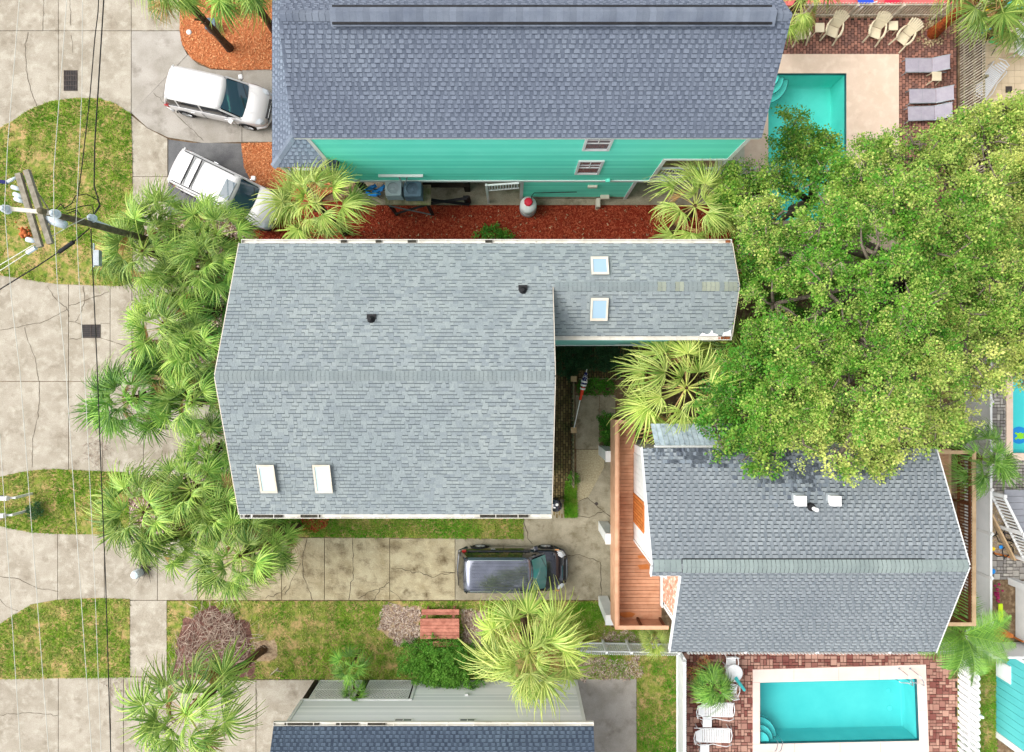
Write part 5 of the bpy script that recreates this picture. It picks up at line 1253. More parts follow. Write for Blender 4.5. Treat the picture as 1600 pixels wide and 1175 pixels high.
def car(label, loc, rz, L, W, H, body, roofm, wind, hood_l, ws_l, rear_l, belt, hood_z, boxy=0.0, tail=.05, rack=None, sun=False, group='parked cars', ribs=0):
    """x forward. stations along the length; body loft + greenhouse loft + roof + glass"""
    t = thing('parked_car', label, 'car', loc, rz, group)
    h = L / 2; w2 = W / 2
    def sec(x, w_, zt, crown, zs=.28):
        q = []
        for s in (-1, 1):
            side = [(x, s * w_ * .93, zs), (x, s * w_ * .99, zs + .18), (x, s * w_, .55 * belt + .1), (x, s * w_ * .985, zt - .12), (x, s * w_ * .93, zt - .02), (x, s * w_ * .72, zt + crown * .55), (x, s * w_ * .38, zt + crown * .9), (x, 0.0, zt + crown)]
            q.append(side)
        return q[0] + q[1][-2::-1]
    secs = []
    f = [(-h, .80, belt - .30, .0, .45), (-h + .07, .90, belt - .12, .02, .34), (-h + .25, .965, belt, .02, .28), (-h + .7, 1.0, belt + .01, .02, .28), (-h * .3, 1.0, belt, .02, .26), (h - hood_l - .3, 1.0, belt, .02, .26),
         (h - hood_l + .1, 1.0, belt - .01, .035, .28), (h - hood_l * .55, .985, hood_z + .02, .06, .28), (h - .42, .95, hood_z - .04, .06, .28), (h - .18, .87, hood_z - .16, .05, .3), (h - .04, .74, hood_z - .30, .03, .34), (h, .62, hood_z - .42, 0, .42)]
    for x, k, zt, cr, zs in f: secs.append(sec(x, w2 * k, zt, cr, zs))
    mb = MB(); loft(mb, secs); b = build('body', mb, body, t, world=False, smooth=True); subdiv(b, 1)
    # greenhouse (dark glass block)
    xr, xf = -h + rear_l * .35, h - hood_l + .05
    rr, rf = -h + rear_l, h - hood_l - ws_l
    gb = w2 * .93; gt = w2 * (.80 + .06 * boxy)
    zt = H - .06
    def gsec(x, wb, wt, z1): return [(x, -wb, belt - .06), (x, -(wb * .55 + wt * .45), (belt + z1) / 2), (x, -wt, z1), (x, wt, z1), (x, (wb * .55 + wt * .45), (belt + z1) / 2), (x, wb, belt - .06)]
    mb = MB(); loft(mb, [gsec(xr, gb * .93, gb * .9, belt + .02), gsec(rr, gb, gt * .97, zt - .02), gsec((rr + rf) / 2, gb, gt, zt), gsec(rf, gb, gt * .97, zt - .02), gsec(xf, gb * .93, gb * .88, belt)])
    build('side_glass', mb, M['car_glass'], t, world=False, smooth=False)
    # roof shell, crowned and rounded
    mb = MB(); nx, ny = 10, 9; vs = []
    x0_, x1_ = rr - .10, rf + .06
    for i in range(nx + 1):
        u = i / nx; x = x0_ + (x1_ - x0_) * u
        for j in range(ny + 1):
            v = j / ny * 2 - 1; ex = (abs(2 * u - 1)) ** 6
            bow = .07 * (1 - v * v)
            xx = x + (bow if u > .5 else -bow * .7) * (abs(2 * u - 1) ** 2)
            vs.append((xx, v * gt * (1.03 - .03 * ex), H + .0 - .035 * v ** 4 - .05 * ex - .02 * v * v))
    fs = [(i * (ny + 1) + j, (i + 1) * (ny + 1) + j, (i + 1) * (ny + 1) + j + 1, i * (ny + 1) + j + 1) for i in range(nx) for j in range(ny)]
    mb.add(vs, fs); ro = build('roof', mb, roofm, t, world=False, smooth=True)
    sm = ro.modifiers.new('solid', 'SOLIDIFY'); sm.thickness = .05; sm.offset = -1
    # pillars
    pl = MB()
    for s in (-1, 1):
        pl.bar((xf + .02, s * gb * .93, belt - .02), (rf, s * gt * .99, H - .06), .07, .05)
        pl.bar((xr + .02, s * gb * .93, belt - .02), (rr, s * gt * .99, H - .06), .10 + .06 * boxy, .06)
        pl.bar((xf - .6, s * (gb + .012), belt), (rr, s * (gb + .012), belt), .03, .05)
        for xx in (((rr + rf) / 2 + .25), rr + (rf - rr) * (.16 if not boxy else .12)):
            pl.bar((xx, s * gb * 1.0, belt - .02), (xx, s * gt * 1.0, H - .06), .07 + .05 * boxy, .03)
    build('pillars', pl, body, t, world=False)
    # windscreen, rear glass
    def pane(xa, za, wa, xb, zb, wb, off, bow):
        vs = []; k = 8
        for (x, z, w_) in ((xa, za, wa), ((xa + xb) / 2, (za + zb) / 2 + .015, (wa + wb) / 2), (xb, zb, wb)):
            for j in range(k + 1):
                v = j / k * 2 - 1; vs.append((x + off + bow * (1 - v * v), v * w_, z + abs(off) * .6))
        return MB().add(vs, [(i * (k + 1) + j, (i + 1) * (k + 1) + j, (i + 1) * (k + 1) + j + 1, i * (k + 1) + j + 1) for i in range(2) for j in range(k)])
    ws = build('windscreen', pane(xf + .05, belt + .005, gb * .85, rf + .02, H - .075, gt * .88, .03, .09), wind, t, world=False, smooth=True)
    for s in (0.05, .55): build('wiper', MB().bar((xf + .13, s - .35, belt + .06), (xf - .08, s + .12, belt + .22), .02, .02), M['black'], ws, world=False)
    build('rear_glass', pane(xr - .06, belt + .02, gb * .82, rr - .06, H - .09, gt * .86, -.03, -.05), M['car_glass'], t, world=False, smooth=True)
    # wheels
    for sx in (h - .92, -h + .95):
        for s in (-1, 1):
            y = s * (w2 - .1); r = .36
            wh = build('wheel', MB().lathe(0, 0, [(r - .05, -.11), (r, -.08), (r, .08), (r - .05, .11)], 20), M['tyre'], t, world=False, smooth=True)
            wh.location = (sx, y, r); wh.rotation_euler = (R(90), 0, 0)
            z = -s * .112
            rm = build('rim', MB().lathe(0, 0, [(.235, z * .9), (.235, z)], 16), M['rim'], wh, world=False)
            for k in range(5):
                a = 2 * math.pi * k / 5; rm2 = MB().bar((.05 * math.cos(a), .05 * math.sin(a), z * 1.06), (.23 * math.cos(a), .23 * math.sin(a), z * 1.06), .05, .02, up=(0, 0, 1))
                build('spoke', rm2, M['chrome'], wh, world=False)
    # arches
    for sx in (h - .92, -h + .95):
        for s in (-1, 1):
            pts = [(sx + .42 * math.cos(a), s * (w2 + .004), .36 + .42 * math.sin(a)) for a in np.linspace(.05, math.pi - .05, 9)]
            build('wheel_arch', MB().tube(pts, .028, 6), M['black'], t, world=False, smooth=True)
    # lamps, grille, mirrors, handles
    for s in (-1, 1):
        mb = MB(); y = s * w2
        mb.add([(h - .55, y * .93, hood_z - .10), (h - .22, y * .86, hood_z - .14), (h - .10, y * .66, hood_z - .17), (h - .22, y * .60, hood_z - .075), (h - .5, y * .80, hood_z - .03),
                (h - .54, y * .965, hood_z - .22), (h - .16, y * .88, hood_z - .26), (h - .02, y * .66, hood_z - .28)], [(0, 1, 2, 3, 4), (5, 6, 1, 0), (6, 7, 2, 1)])
        build('headlight', mb, M['lamp_clear'], t, world=False)
        if sun: build('turn_lamp', MB().box(h - .52, h - .34, min(y * .955, y * .985), max(y * .955, y * .985), hood_z - .2, hood_z - .1), M['amber'], t, world=False)
        mb = MB().box(-h + .17, -h + .36, min(y * .84, y * .965), max(y * .84, y * .965), belt - .22, belt - .06); tl_ = build('tail_light', mb, M['red_lamp'], t, world=False)
        mi = MB().box(-.10, .09, -.11, .11, -.07, .08); m_ = build('wing_mirror', mi, body, t, world=False); m_.location = (xf - .32, s * (w2 + .10), belt + .06); m_.rotation_euler = (0, 0, s * .35)
        bv = m_.modifiers.new('bev', 'BEVEL'); bv.width = .04; bv.segments = 2
        build('mirror_glass', MB().box(-.112, -.103, -.09, .09, -.05, .06), M['chrome'], m_, world=False)
        for xx in ((rf + .15), (rr + rf) / 2 - .25): build('door_handle', MB().box(xx - .11, xx + .09, min(y * 1.0, y * 1.02), max(y * 1.0, y * 1.02), belt - .17, belt - .12), M['chrome'], t, world=False)
        build('door_seam', MB().box((rf + rr) / 2 + .2, (rf + rr) / 2 + .215, min(y * .99, y * 1.006), max(y * .99, y * 1.006), .4, belt - .02).box(xf - .35, xf - .338, min(y * .99, y * 1.006), max(y * .99, y * 1.006), .4, belt - .04), M['black'], t, world=False)
    g = MB().box(h - .10, h + .012, -w2 * .48, w2 * .48, hood_z - .46, hood_z - .24); gr = build('grille', g, M['black'], t, world=False)
    for k in range(3): build('grille_bar', MB().box(h - .09, h + .03, -w2 * .46, w2 * .46, hood_z - .43 + k * .07, hood_z - .405 + k * .07), M['chrome'], gr, world=False)
    build('bumper', MB().tube([(h - .5, -w2 * .96, .45), (h - .12, -w2 * .8, .45), (h + .03, -w2 * .45, .45), (h + .05, 0, .45), (h + .03, w2 * .45, .45), (h - .12, w2 * .8, .45), (h - .5, w2 * .96, .45)], .07, 8), body if not boxy else M['black'], t, world=False, smooth=True)
    build('rear_bumper', MB().tube([(-h + .4, -w2 * .97, .5), (-h + .02, -w2 * .82, .5), (-h - .05, 0, .5), (-h + .02, w2 * .82, .5), (-h + .4, w2 * .97, .5)], .075, 8), body if not boxy else M['black'], t, world=False, smooth=True)
    bl = MB(); bl.bar((h - hood_l + .25, -w2 * .55, hood_z + .115 + (belt - hood_z) * .6), (h - .5, -w2 * .42, hood_z + .035), .012, .012); bl.bar((h - hood_l + .25, w2 * .55, hood_z + .115 + (belt - hood_z) * .6), (h - .5, w2 * .42, hood_z + .035), .012, .012)
    build('hood_crease', bl, body, t, world=False)
    if ribs:
        for k in range(ribs):
            v = (k + .5) / ribs * 2 - 1; build('roof_rib', MB().box(rr + .25, rf - .1, v * gt * .8 - .012, v * gt * .8 + .012, H - .03, H + .012), roofm, t, world=False)
    if rack:
        for s in (-1, 1):
            build('roof_rail', MB().tube([(rr + .1, s * gt * .9, H - .02), (rr + .16, s * gt * .9, H + .06), (rf - .35, s * gt * .9, H + .06), (rf - .28, s * gt * .9, H - .02)], .02, 6), M[rack[0]], t, world=False)
        for xx in rack[1]: build('cross_bar', MB().box(xx - .03, xx + .03, -gt * .86, gt * .86, H + .04, H + .075), M['black'], t, world=False)
    if sun: pass
    return t
car('white rounded crossover parked nose to the slate roofed porch', (-13.45, 12.72, 0), R(-12), 4.78, 1.86, 1.66, M['car_white'], M['car_white'], M['wind_glass'], 1.12, .72, .55, 1.06, 1.0)
c2 = car('white boxy wagon with black roof rack cross bars half under the palms', (-12.95, 8.42, 0), R(-26), 4.85, 1.84, 1.78, M['car_white'], M['car_white'], M['wind_glass'], 1.22, .55, .28, 1.08, 1.02, boxy=1.0, rack=('black', (-1.55, -1.15)))
build('sunroof', MB().box(.15, .62, -.42, .42, 1.775, 1.79), M['wind_glass'], c2, world=False)
c3 = car('black seven seat utility car parked on the driveway', (.02, -8.84, 0), 0.0, 4.92, 1.92, 1.78, M['car_black'], M['car_roof_black'], M['wind_teal'], 1.12, .55, .42, 1.08, 1.04, rack=('chrome', ()), ribs=8, sun=True)

# ================================================================== YARD THINGS
def ac_unit(label, x0, x1, y0, y1, z0, z1, m, top, blades):
    t = thing('air_conditioner', label, 'air conditioner', ((x0 + x1) / 2, (y0 + y1) / 2, z0), group='air conditioners on the stand')
    b = build('cabinet', MB().box(x0, x1, y0, y1, z0, z1 - .05), m, t); bv = b.modifiers.new('b', 'BEVEL'); bv.width = .05; bv.segments = 3
    cx, cy = (x0 + x1) / 2, (y0 + y1) / 2; r = min(x1 - x0, y1 - y0) / 2 - .07
    for i in range(9): z = z0 + .06 + i * .07; build('louvre', MB().box(x0 - .008, x1 + .008, y0 - .008, y0 - .0005, z, z + .03), m, b) if i < 9 else None
    tp = MB(); n = 32; vs = []
    for j in range(n):
        a = 2 * math.pi * j / n; c, s_ = math.cos(a), math.sin(a); k = 1 / max(abs(c), abs(s_)); k = min(k, 1.25)
        vs.append((cx + (x1 - x0) / 2 * c * k, cy + (y1 - y0) / 2 * s_ * k, z1 - .045)); vs.append((cx + r * c, cy + r * s_, z1))
    tp.add(vs, [(2 * j, 2 * ((j + 1) % n), 2 * ((j + 1) % n) + 1, 2 * j + 1) for j in range(n)]); build('top_panel', tp, top, t)
    build('fan_well', MB().lathe(cx, cy, [(r, z1), (r, z1 - .14), (.02, z1 - .15)], 24, cap=False), M['black'], t)
    fn = build('fan_hub', MB().lathe(cx, cy, [(.09, z1 - .12), (.09, z1 - .05), (.03, z1 - .03)], 12), m, t)
    for k in range(blades):
        a = 2 * math.pi * k / blades + .5; d = Vector((math.cos(a), math.sin(a), 0)); p = Vector((-d.y, d.x, 0)); c = Vector((cx, cy, z1 - .09))
        build('fan_blade', MB().add([c + d * .07 - p * .05, c + d * (r - .04) - p * .12, c + d * (r - .03) + p * .1 + Vector((0, 0, .04)), c + d * .07 + p * .05 + Vector((0, 0, .03))], [(0, 1, 2, 3)]), top, fn)
    g = MB()
    for rr in np.linspace(.1, r, 6): g.tube([(cx + rr * math.cos(a), cy + rr * math.sin(a), z1 + .01) for a in np.linspace(0, 2 * math.pi, 25)], .004, 4)
    for k in range(8): a = k * math.pi / 4; g.bar((cx + .08 * math.cos(a), cy + .08 * math.sin(a), z1 + .01), (cx + r * math.cos(a), cy + r * math.sin(a), z1 + .01), .008, .006)
    build('fan_guard', g, m, t)
ac_unit('paler square air conditioner on the left of the wooden stand', -5.36, -4.68, 7.62, 8.24, 2.4, 3.2, M['ac_light'], M['ac_light'], 7)
ac_unit('blue grey air conditioner on the right of the wooden stand', -4.57, -3.84, 7.58, 8.22, 2.4, 3.22, M['ac_dark'], M['ac_dark'], 4)
st = thing('equipment_stand', 'raised wooden stand with dark braced legs carrying two air conditioners', 'stand', (-4.55, 7.9, 0))
for i in range(14): x = -5.45 + i * .135; build('board', MB().box(x, x + .125, 7.5, 8.28, 2.34, 2.38), M['fence_wood'], st)
build('frame', MB().box(-5.5, -3.53, 7.44, 7.497, 2.22, 2.37).box(-5.5, -3.53, 8.281, 8.30, 2.22, 2.37).box(-5.5, -5.455, 7.5, 8.28, 2.22, 2.37).box(-3.56, -3.53, 7.5, 8.28, 2.22, 2.37), M['fence_wood'], st)
for x in (-5.4, -3.72): build('leg', MB().box(x - .06, x + .06, 7.5, 7.62, .0, 2.22), M['black'], st)
build('brace', MB().bar((-5.36, 7.49, .5), (-3.75, 7.49, 2.1), .04, .09, up=(0, 1, 0)), M['black'], st); build('brace', MB().bar((-5.36, 7.45, 2.1), (-3.75, 7.45, .5), .03, .05, up=(0, 1, 0)), M['metal_grey'], st)
tk = thing('pressure_tank', 'white cylindrical tank with a red cap by the teal wall', 'tank', (.74, 7.78, 0))
build('vessel', MB().lathe(.74, 7.78, [(.3, 0), (.38, .1), (.38, .95), (.36, 1.08), (.2, 1.17), (.05, 1.2)], 28), M['white'], tk, smooth=True)
build('base_ring', MB().lathe(.74, 7.78, [(.4, .4), (.4, .5)], 28), M['metal_grey'], tk)
cp = MB(); prof = []
for r, z in ((.19, 1.18), (.2, 1.28), (.16, 1.34), (.05, 1.36)): prof.append((r, z))
cp.lathe(.74, 7.84, prof, 9); build('cap', cp, M['red'], tk)
build('pipe', MB().tube([(.86, 7.95, 1.1), (.9, 8.12, 1.3), (1.0, 8.2, 1.42), (2.9, 8.24, 1.42)], .018, 6), M['black'], tk)
# folded blue chairs and braced dark trestle under the house
for k, (px, py, rz, lb) in enumerate(((577, 292, .1, 'folded blue camp chair under the house, nearest the palm'), (592, 295, .4, 'folded blue camp chair under the house, nearest the air conditioners'), (583, 302, -.1, 'folded blue camp chair under the house, lowest of the three'))):
    t = thing('folded_chair', lb, 'chair', (PX(px, .6), PY(py, .6), .09), rz, group='folded blue chairs under the house')
    build('seat', MB().add([(-.36, -.08, .42), (.1, -.15, .5), (.36, -.02, .44), (.3, .1, .5), (-.1, .06, .4), (-.34, .07, .46)], [(0, 1, 4, 5), (1, 2, 3, 4)]), M['lightblue'], t, world=False)
    for a, b in (((-.35, -.1, 0), (.3, .1, .6)), ((.35, -.1, 0), (-.3, .1, .6)), ((-.35, .12, 0), (.3, -.1, .6))): build('leg', MB().tube([a, b], .014, 5), M['black'], t, world=False)
tr = thing('trestle', 'dark wooden trestle with crossed braces under the teal house', 'trestle', (-3, 8.3, .09))
build('top', MB().box(-4.0, -1.9, 8.45, 8.9, 1.4, 1.46), M['dark_wood'], tr)
for x in (-3.9, -2.0):
    for y in (8.05, 8.9): build('leg', MB().box(x - .05, x + .05, y - .05, y + .05, .09, 1.4), M['black'], tr)
build('brace', MB().bar((-3.9, 8.0, .3), (-2.0, 8.0, 1.3), .05, .12, up=(0, 1, 0)), M['black'], tr); build('brace', MB().bar((-3.9, 7.96, 1.3), (-2.0, 7.96, .3), .05, .12, up=(0, 1, 0)), M['black'], tr)
build('side_panel', MB().box(-2.2, -1.9, 8.04, 8.1, .2, 1.35), M['black'], tr)
# bin
t = thing('rubbish_bin', 'round black lidded bin at the corner of the pale grey house', 'bin', (PX(868), PY(790), 0))
bx, by = PX(868.5, .9), PY(790, .9)
build('drum', MB().lathe(bx, by, [(.22, 0), (.27, .84)], 20), M['black'], t, smooth=True)
ld = build('lid', MB().lathe(bx, by, [(.295, .84), (.295, .88), (.27, .92), (.1, .96), (.02, .965)], 24), M['car_black'], t, smooth=True)
build('lid_emblem', MB().lathe(bx + .05, by + .05, [(.07, .965), (.06, .975)], 12).box(bx - .12, bx - .02, by - .11, by - .05, .955, .972), M['white'], ld)
# picnic table
pt = thing('picnic_table', 'reddish brown wooden picnic table with benches on the lawn', 'picnic table', (PX(687), PY(980), 0))
X0, X1 = PX(656.5, .75), PX(717.5, .75); Yt, Yb = PY(966.5, .75), PY(998.5, .75)
for i in range(6): h_ = (Yt - Yb) / 6; build('table_board', MB().box(X0, X1, Yb + i * h_ + .006, Yb + (i + 1) * h_ - .006, .71, .75), M['table_wood'], pt)
for ya, yb in ((PY(952, .45), PY(961, .45)), (PY(1002, .45) + .0, PY(1010.5, .45))):
    for i in range(2): h_ = (ya - yb) / 2; build('bench_board', MB().box(X0 + .02, X1 - .03, yb + i * h_ + .005, yb + (i + 1) * h_ - .005, .41, .45), M['table_wood'], pt)
for x in (X0 + .28, X1 - .28):
    build('cross_beam', MB().box(x - .04, x + .04, PY(1009, .4), PY(953, .4), .32, .405), M['table_wood'], pt)
    build('leg', MB().bar((x, Yt - .1, .7), (x, Yt + .32, 0), .04, .1, up=(1, 0, 0)), M['table_wood'], pt); build('leg', MB().bar((x, Yb + .1, .7), (x, Yb - .32, 0), .04, .1, up=(1, 0, 0)), M['table_wood'], pt)
bo = MB()
for i in range(6):
    for x in (X0 + .06, X1 - .06): yq = Yb + (i + .5) * (Yt - Yb) / 6; bo.lathe(x, yq, [(.014, .75), (.012, .757)], 6)
build('bolts', bo, M['iron'], pt, kind='stuff')
# flag on a staff leaning over the walk
fl = thing('flag', 'furled stars and stripes flag on a slanting white staff', 'flag', (PX(898), PY(668), 1.1))
a = Vector(P(897, 668, 1.15)); b = Vector(P(917, 577, 1.9)); d = (b - a)
build('staff', MB().tube([a, b], .022, 8), M['white'], fl)
c0 = a + d * .48; c1 = a + d * .70; c2 = a + d * .95
def furl(p, q, r0, r1, n=10):
    mb = MB(); k = 7; pts = [p.lerp(q, i / k) for i in range(k + 1)]; rr = [r0 + (r1 - r0) * i / k + .012 * math.sin(i * 2.3) for i in range(k + 1)]
    return mb.tube(pts, rr, n)
build('red_stripes', furl(c0, c1, .05, .1), M['flag_red'], fl, smooth=True)
ws_ = MB()
for i in range(3): p = c1 + d.normalized() * (.02 + .17 * i - .12); ws_.tube([p, p + d.normalized() * .07], .125 + .01 * i, 12)
build('white_stripes', ws_, M['flag_white'], fl)
cn_ = build('canton', furl(c1 + d * .06, c2, .14, .05), M['flag_blue'], fl, smooth=True)
sb = MB()
for i in range(46):
    f = RNG.uniform(.05, .85); p = (c1 + d * .06).lerp(c2, f); r = .14 + (.05 - .14) * f + .014; an = RNG.uniform(.1, math.pi - .1); s_ = Vector((d.y, -d.x, 0)).normalized()
    q = p + s_ * r * math.cos(an) + Vector((0, 0, 1)) * r * math.sin(an); sb.ball(q, .013, 5)
build('stars', sb, M['flag_white'], cn_, kind='stuff')
for k, (px, py, lb) in enumerate(((899, 626, 'oval white plaque by the flag staff, upper one'), (902, 640, 'oval white plaque by the flag staff, lower one'))):
    x, y = P(px, py, 1.0)[:2]; o = build('plaque', MB().lathe(0, 0, [(.14, 0), (.15, .02), (.13, .04)], 16), M['cream'], None, origin=(x, y, 1.0)); o.scale = (.8, 1.3, 1); o.rotation_euler = (0, 0, .2); tag(o, lb, 'plaque')
tag(build('edging', MB().box(PX(904), PX(975), PY(593), PY(591), 0, .12), M['fence_wood'], None), 'low wooden edging behind the flag', 'garden edging')
# mailboxes
def mailbox(label, px, py, m2=False):
    x, y = PX(px), PY(py); t = thing('mailbox', label, 'mailbox', (x, y, 0), group='mailboxes on the small island')
    build('post', MB().box(x - .05, x + .05, y - .05, y + .05, 0, 1.15), M['white'], t)
    bx = MB(); n = 8; pr_ = [(-.1, 0), (.1, 0), (.1, .12)] + [(.1 * math.cos(a), .12 + .1 * math.sin(a)) for a in np.linspace(.3, math.pi - .3, 5)] + [(-.1, .12)]
    q = [(x - .72, y + p[0], 1.2 + p[1]) for p in pr_] + [(x - .2, y + p[0], 1.2 + p[1]) for p in pr_]; k = len(pr_)
    bx.add(q, [list(range(k)), list(range(2 * k - 1, k - 1, -1))] + [(i, k + i, k + (i + 1) % k, (i + 1) % k) for i in range(k)])
    b_ = build('box', bx, M['white'], t); build('arm', MB().box(x - .75, x + .06, y - .04, y + .04, 1.08, 1.19), M['white'], t)
    if m2:
        build('panel', MB().box(x - .95, x - .725, y - .1, y + .11, 1.18, 1.36), M['flag_blue'], t); build('newspaper_tube', MB().box(x - .72, x - .45, y - .2, y - .102, 1.1, 1.25), M['cream'], t)
    else: build('flag_arm', MB().box(x - .6, x - .4, y + .101, y + .12, 1.25, 1.34), M['ac_dark'], t)
mailbox('white mailbox on a post, the upper one on the small grass island', 51, 771)
mailbox('white mailbox with a dark blue end panel beside the shrub', 46, 797, True)
# utility box/ tangle
t = thing('utility_pedestal', 'pale blue utility pedestal in dead roots under the palm', 'utility box', (PX(221), PY(893), 0))
b_ = build('cover', MB().lathe(PX(221), PY(893), [(.2, 0), (.21, .5), (.17, .62), (.05, .66)], 10), M['porcelain'], t)
mb = MB()
for i in range(26):
    a = RNG.uniform(0, 6.28); x, y = PX(229), PY(888); pts = [(x + RNG.gauss(0, .08), y + RNG.gauss(0, .1), .05)]
    for k in range(4): p = pts[-1]; pts.append((p[0] + .13 * math.cos(a) + RNG.gauss(0, .05), p[1] + .12 * math.sin(a) + RNG.gauss(0, .05), max(.03, p[2] + RNG.uniform(-.02, .12))))
    mb.tube(pts, [.02, .016, .012, .008, .004], 4)
tag(build('dead_roots', mb, M['iron'], None), 'tangle of dark dead roots beside the pale blue pedestal', 'dead roots')
t = thing('meter_box', 'green grey utility box on the orange mulch', 'utility box', (PX(336), PY(46), 0))
build('cover', MB().box(PX(329), PX(343), PY(54), PY(38), 0, .5), M['metal_grey'], t); build('lid', MB().box(PX(328.5), PX(343.5), PY(54.5), PY(37.5), .501, .55), M['ac_dark'], t)
tag(build('valve_cover', MB().lathe(PX(296), PY(51), [(.12, .03), (.12, .06), (.03, .07)], 14), M['white'], None, smooth=True), 'small white round valve cover in the orange mulch', 'valve cover')
tag(build('valve_cover', MB().lathe(PX(932), PY(787), [(.08, .0), (.08, .015)], 14), M['iron'], None), 'small iron valve cover in the cracked concrete', 'valve cover')
t = thing('dead_stub', 'forked dead branch lying on the long lawn', 'branch', (PX(432), PY(1050), 0))
build('limb', MB().tube([P(422, 1055, .05), P(432, 1046, .08), P(435, 1044, .08)], .03, 6).tube([P(430, 1048, .07), P(442, 1049, .06)], .022, 6), M['twig'], t)

# -------- patio furniture
def board(mb, a, b, w, th, up=(0, 0, 1)): return mb.bar(a, b, w, th, up)
def adirondack():
    t = thing('lounge_chair', 'x', 'chair', (0, 0, 0)); m = M['resin_beige']
    for i in range(6): build('seat_slat', MB().bar((-.25, -.30 + i * .1, .36 - i * .022), (.25, -.30 + i * .1, .36 - i * .022), .085, .02), m, t, world=False)
    for i in range(7):
        f = (i - 3) / 3; top = .98 - .10 * f * f
        build('back_slat', MB().bar((f * .2, .25, .28), (f * .33, .25 + .45 * (top - .28) / .7, top), .085, .018, up=(0, -1, .6)), m, t, world=False)
    build('back_band', MB().bar((-.27, .46, .6), (.27, .46, .6), .05, .03), m, t, world=False)
    for s in (-1, 1):
        build('arm', MB().tube([(s * .29, -.38, .5), (s * .37, -.2, .53), (s * .39, .05, .53), (s * .34, .3, .53), (s * .27, .42, .55)], [.05, .06, .055, .045, .03], 8), m, t, world=False, smooth=True)
        build('front_leg', MB().bar((s * .30, -.34, .5), (s * .34, -.52, 0), .07, .05, up=(0, 1, 0)), m, t, world=False)
        build('rear_leg', MB().bar((s * .26, -.30, .34), (s * .30, .42, .02), .05, .09), m, t, world=False)
    return t
ad = adirondack()
spots = [(PX(1252, .4), PY(50, .4), R(8), 'beige garden chair half under the palm fronds by the slate roof'), (PX(1303, .4), PY(46, .4), R(-22), 'beige garden chair right of the first side table'),
         (PX(1370, .4), PY(48, .4), R(-20), 'beige garden chair left of the second side table'), (PX(1414, .4), PY(57, .4), R(-38), 'beige garden chair nearest the leaning orange trunk')]
ad.scale = (.92, .92, .95)
for i, (x, y, a, lb) in enumerate(spots):
    if i == 0: ad.location = (x, y, 0); ad.rotation_euler = (0, 0, a); ad['label'] = lb; ad['group'] = 'beige garden chairs on the brown patio'
    else: copy_tree(ad, (x, y, 0), a, lb)
def side_table():
    t = thing('side_table', 'x', 'table', (0, 0, 0)); m = M['resin_beige']
    b_ = build('top', MB().box(-.21, .21, -.21, .21, .42, .455), m, t, world=False)
    for sx in (-1, 1):
        for sy in (-1, 1): build('leg', MB().bar((sx * .18, sy * .18, .42), (sx * .21, sy * .21, 0), .045, .045), m, t, world=False)
    return t
sdt = side_table()
for i, (px, py, a, lb) in enumerate(((1281, 43, .02, 'beige side table between the two left garden chairs'), (1396, 40, 0, 'beige side table between the two right garden chairs'), (1464, 119, 0, 'beige side table between the grey loungers'), (1582, 75, .05, 'pale side table on the cream tiles'))):
    if i == 0: sdt.location = (PX(px, .45), PY(py, .45), 0); sdt['label'] = lb; sdt['group'] = 'small resin side tables'
    else: copy_tree(sdt, (PX(px, .45), PY(py, .45), 0), a, lb)
def sling_lounger():
    t = thing('sun_lounger', 'x', 'sun lounger', (0, 0, 0)); m = M['sling']
    build('sling', MB().box(-.95, .28, -.31, .31, .335, .35), m, t, world=False)
    build('seam', MB().box(-.35, -.34, -.31, .31, .351, .354), M['metal_grey'], t, world=False)
    build('back', MB().slab([(.29, -.31, .35), (.87, -.31, .72), (.87, .31, .72), (.29, .31, .35)], .015), m, t, world=False)
    for s in (-1, 1):
        build('side_rail', MB().bar((-.97, s * .325, .33), (.95, s * .325, .33), .03, .045), M['metal_grey'], t, world=False)
        build('back_rail', MB().bar((.28, s * .325, .34), (.9, s * .325, .73), .03, .035), M['metal_grey'], t, world=False)
        for x in (-.85, .8): build('leg', MB().bar((x, s * .3, .31), (x + .08 * (1 if x > 0 else -1), s * .32, 0), .03, .03), M['metal_grey'], t, world=False)
    return t
sl = sling_lounger()
for i, (px, py, a, lb) in enumerate(((1448, 101, R(1), 'grey sling lounger topmost of three'), (1454, 149, R(1), 'grey sling lounger in the middle below the side table'), (1452, 176, R(2), 'grey sling lounger half hidden by the tree leaves'))):
    if i == 0: sl.location = (PX(px, .4), PY(py, .4), 0); sl['label'] = lb; sl['group'] = 'grey sling loungers by the tall fence'
    else: copy_tree(sl, (PX(px, .4), PY(py, .4), 0), a, lb)
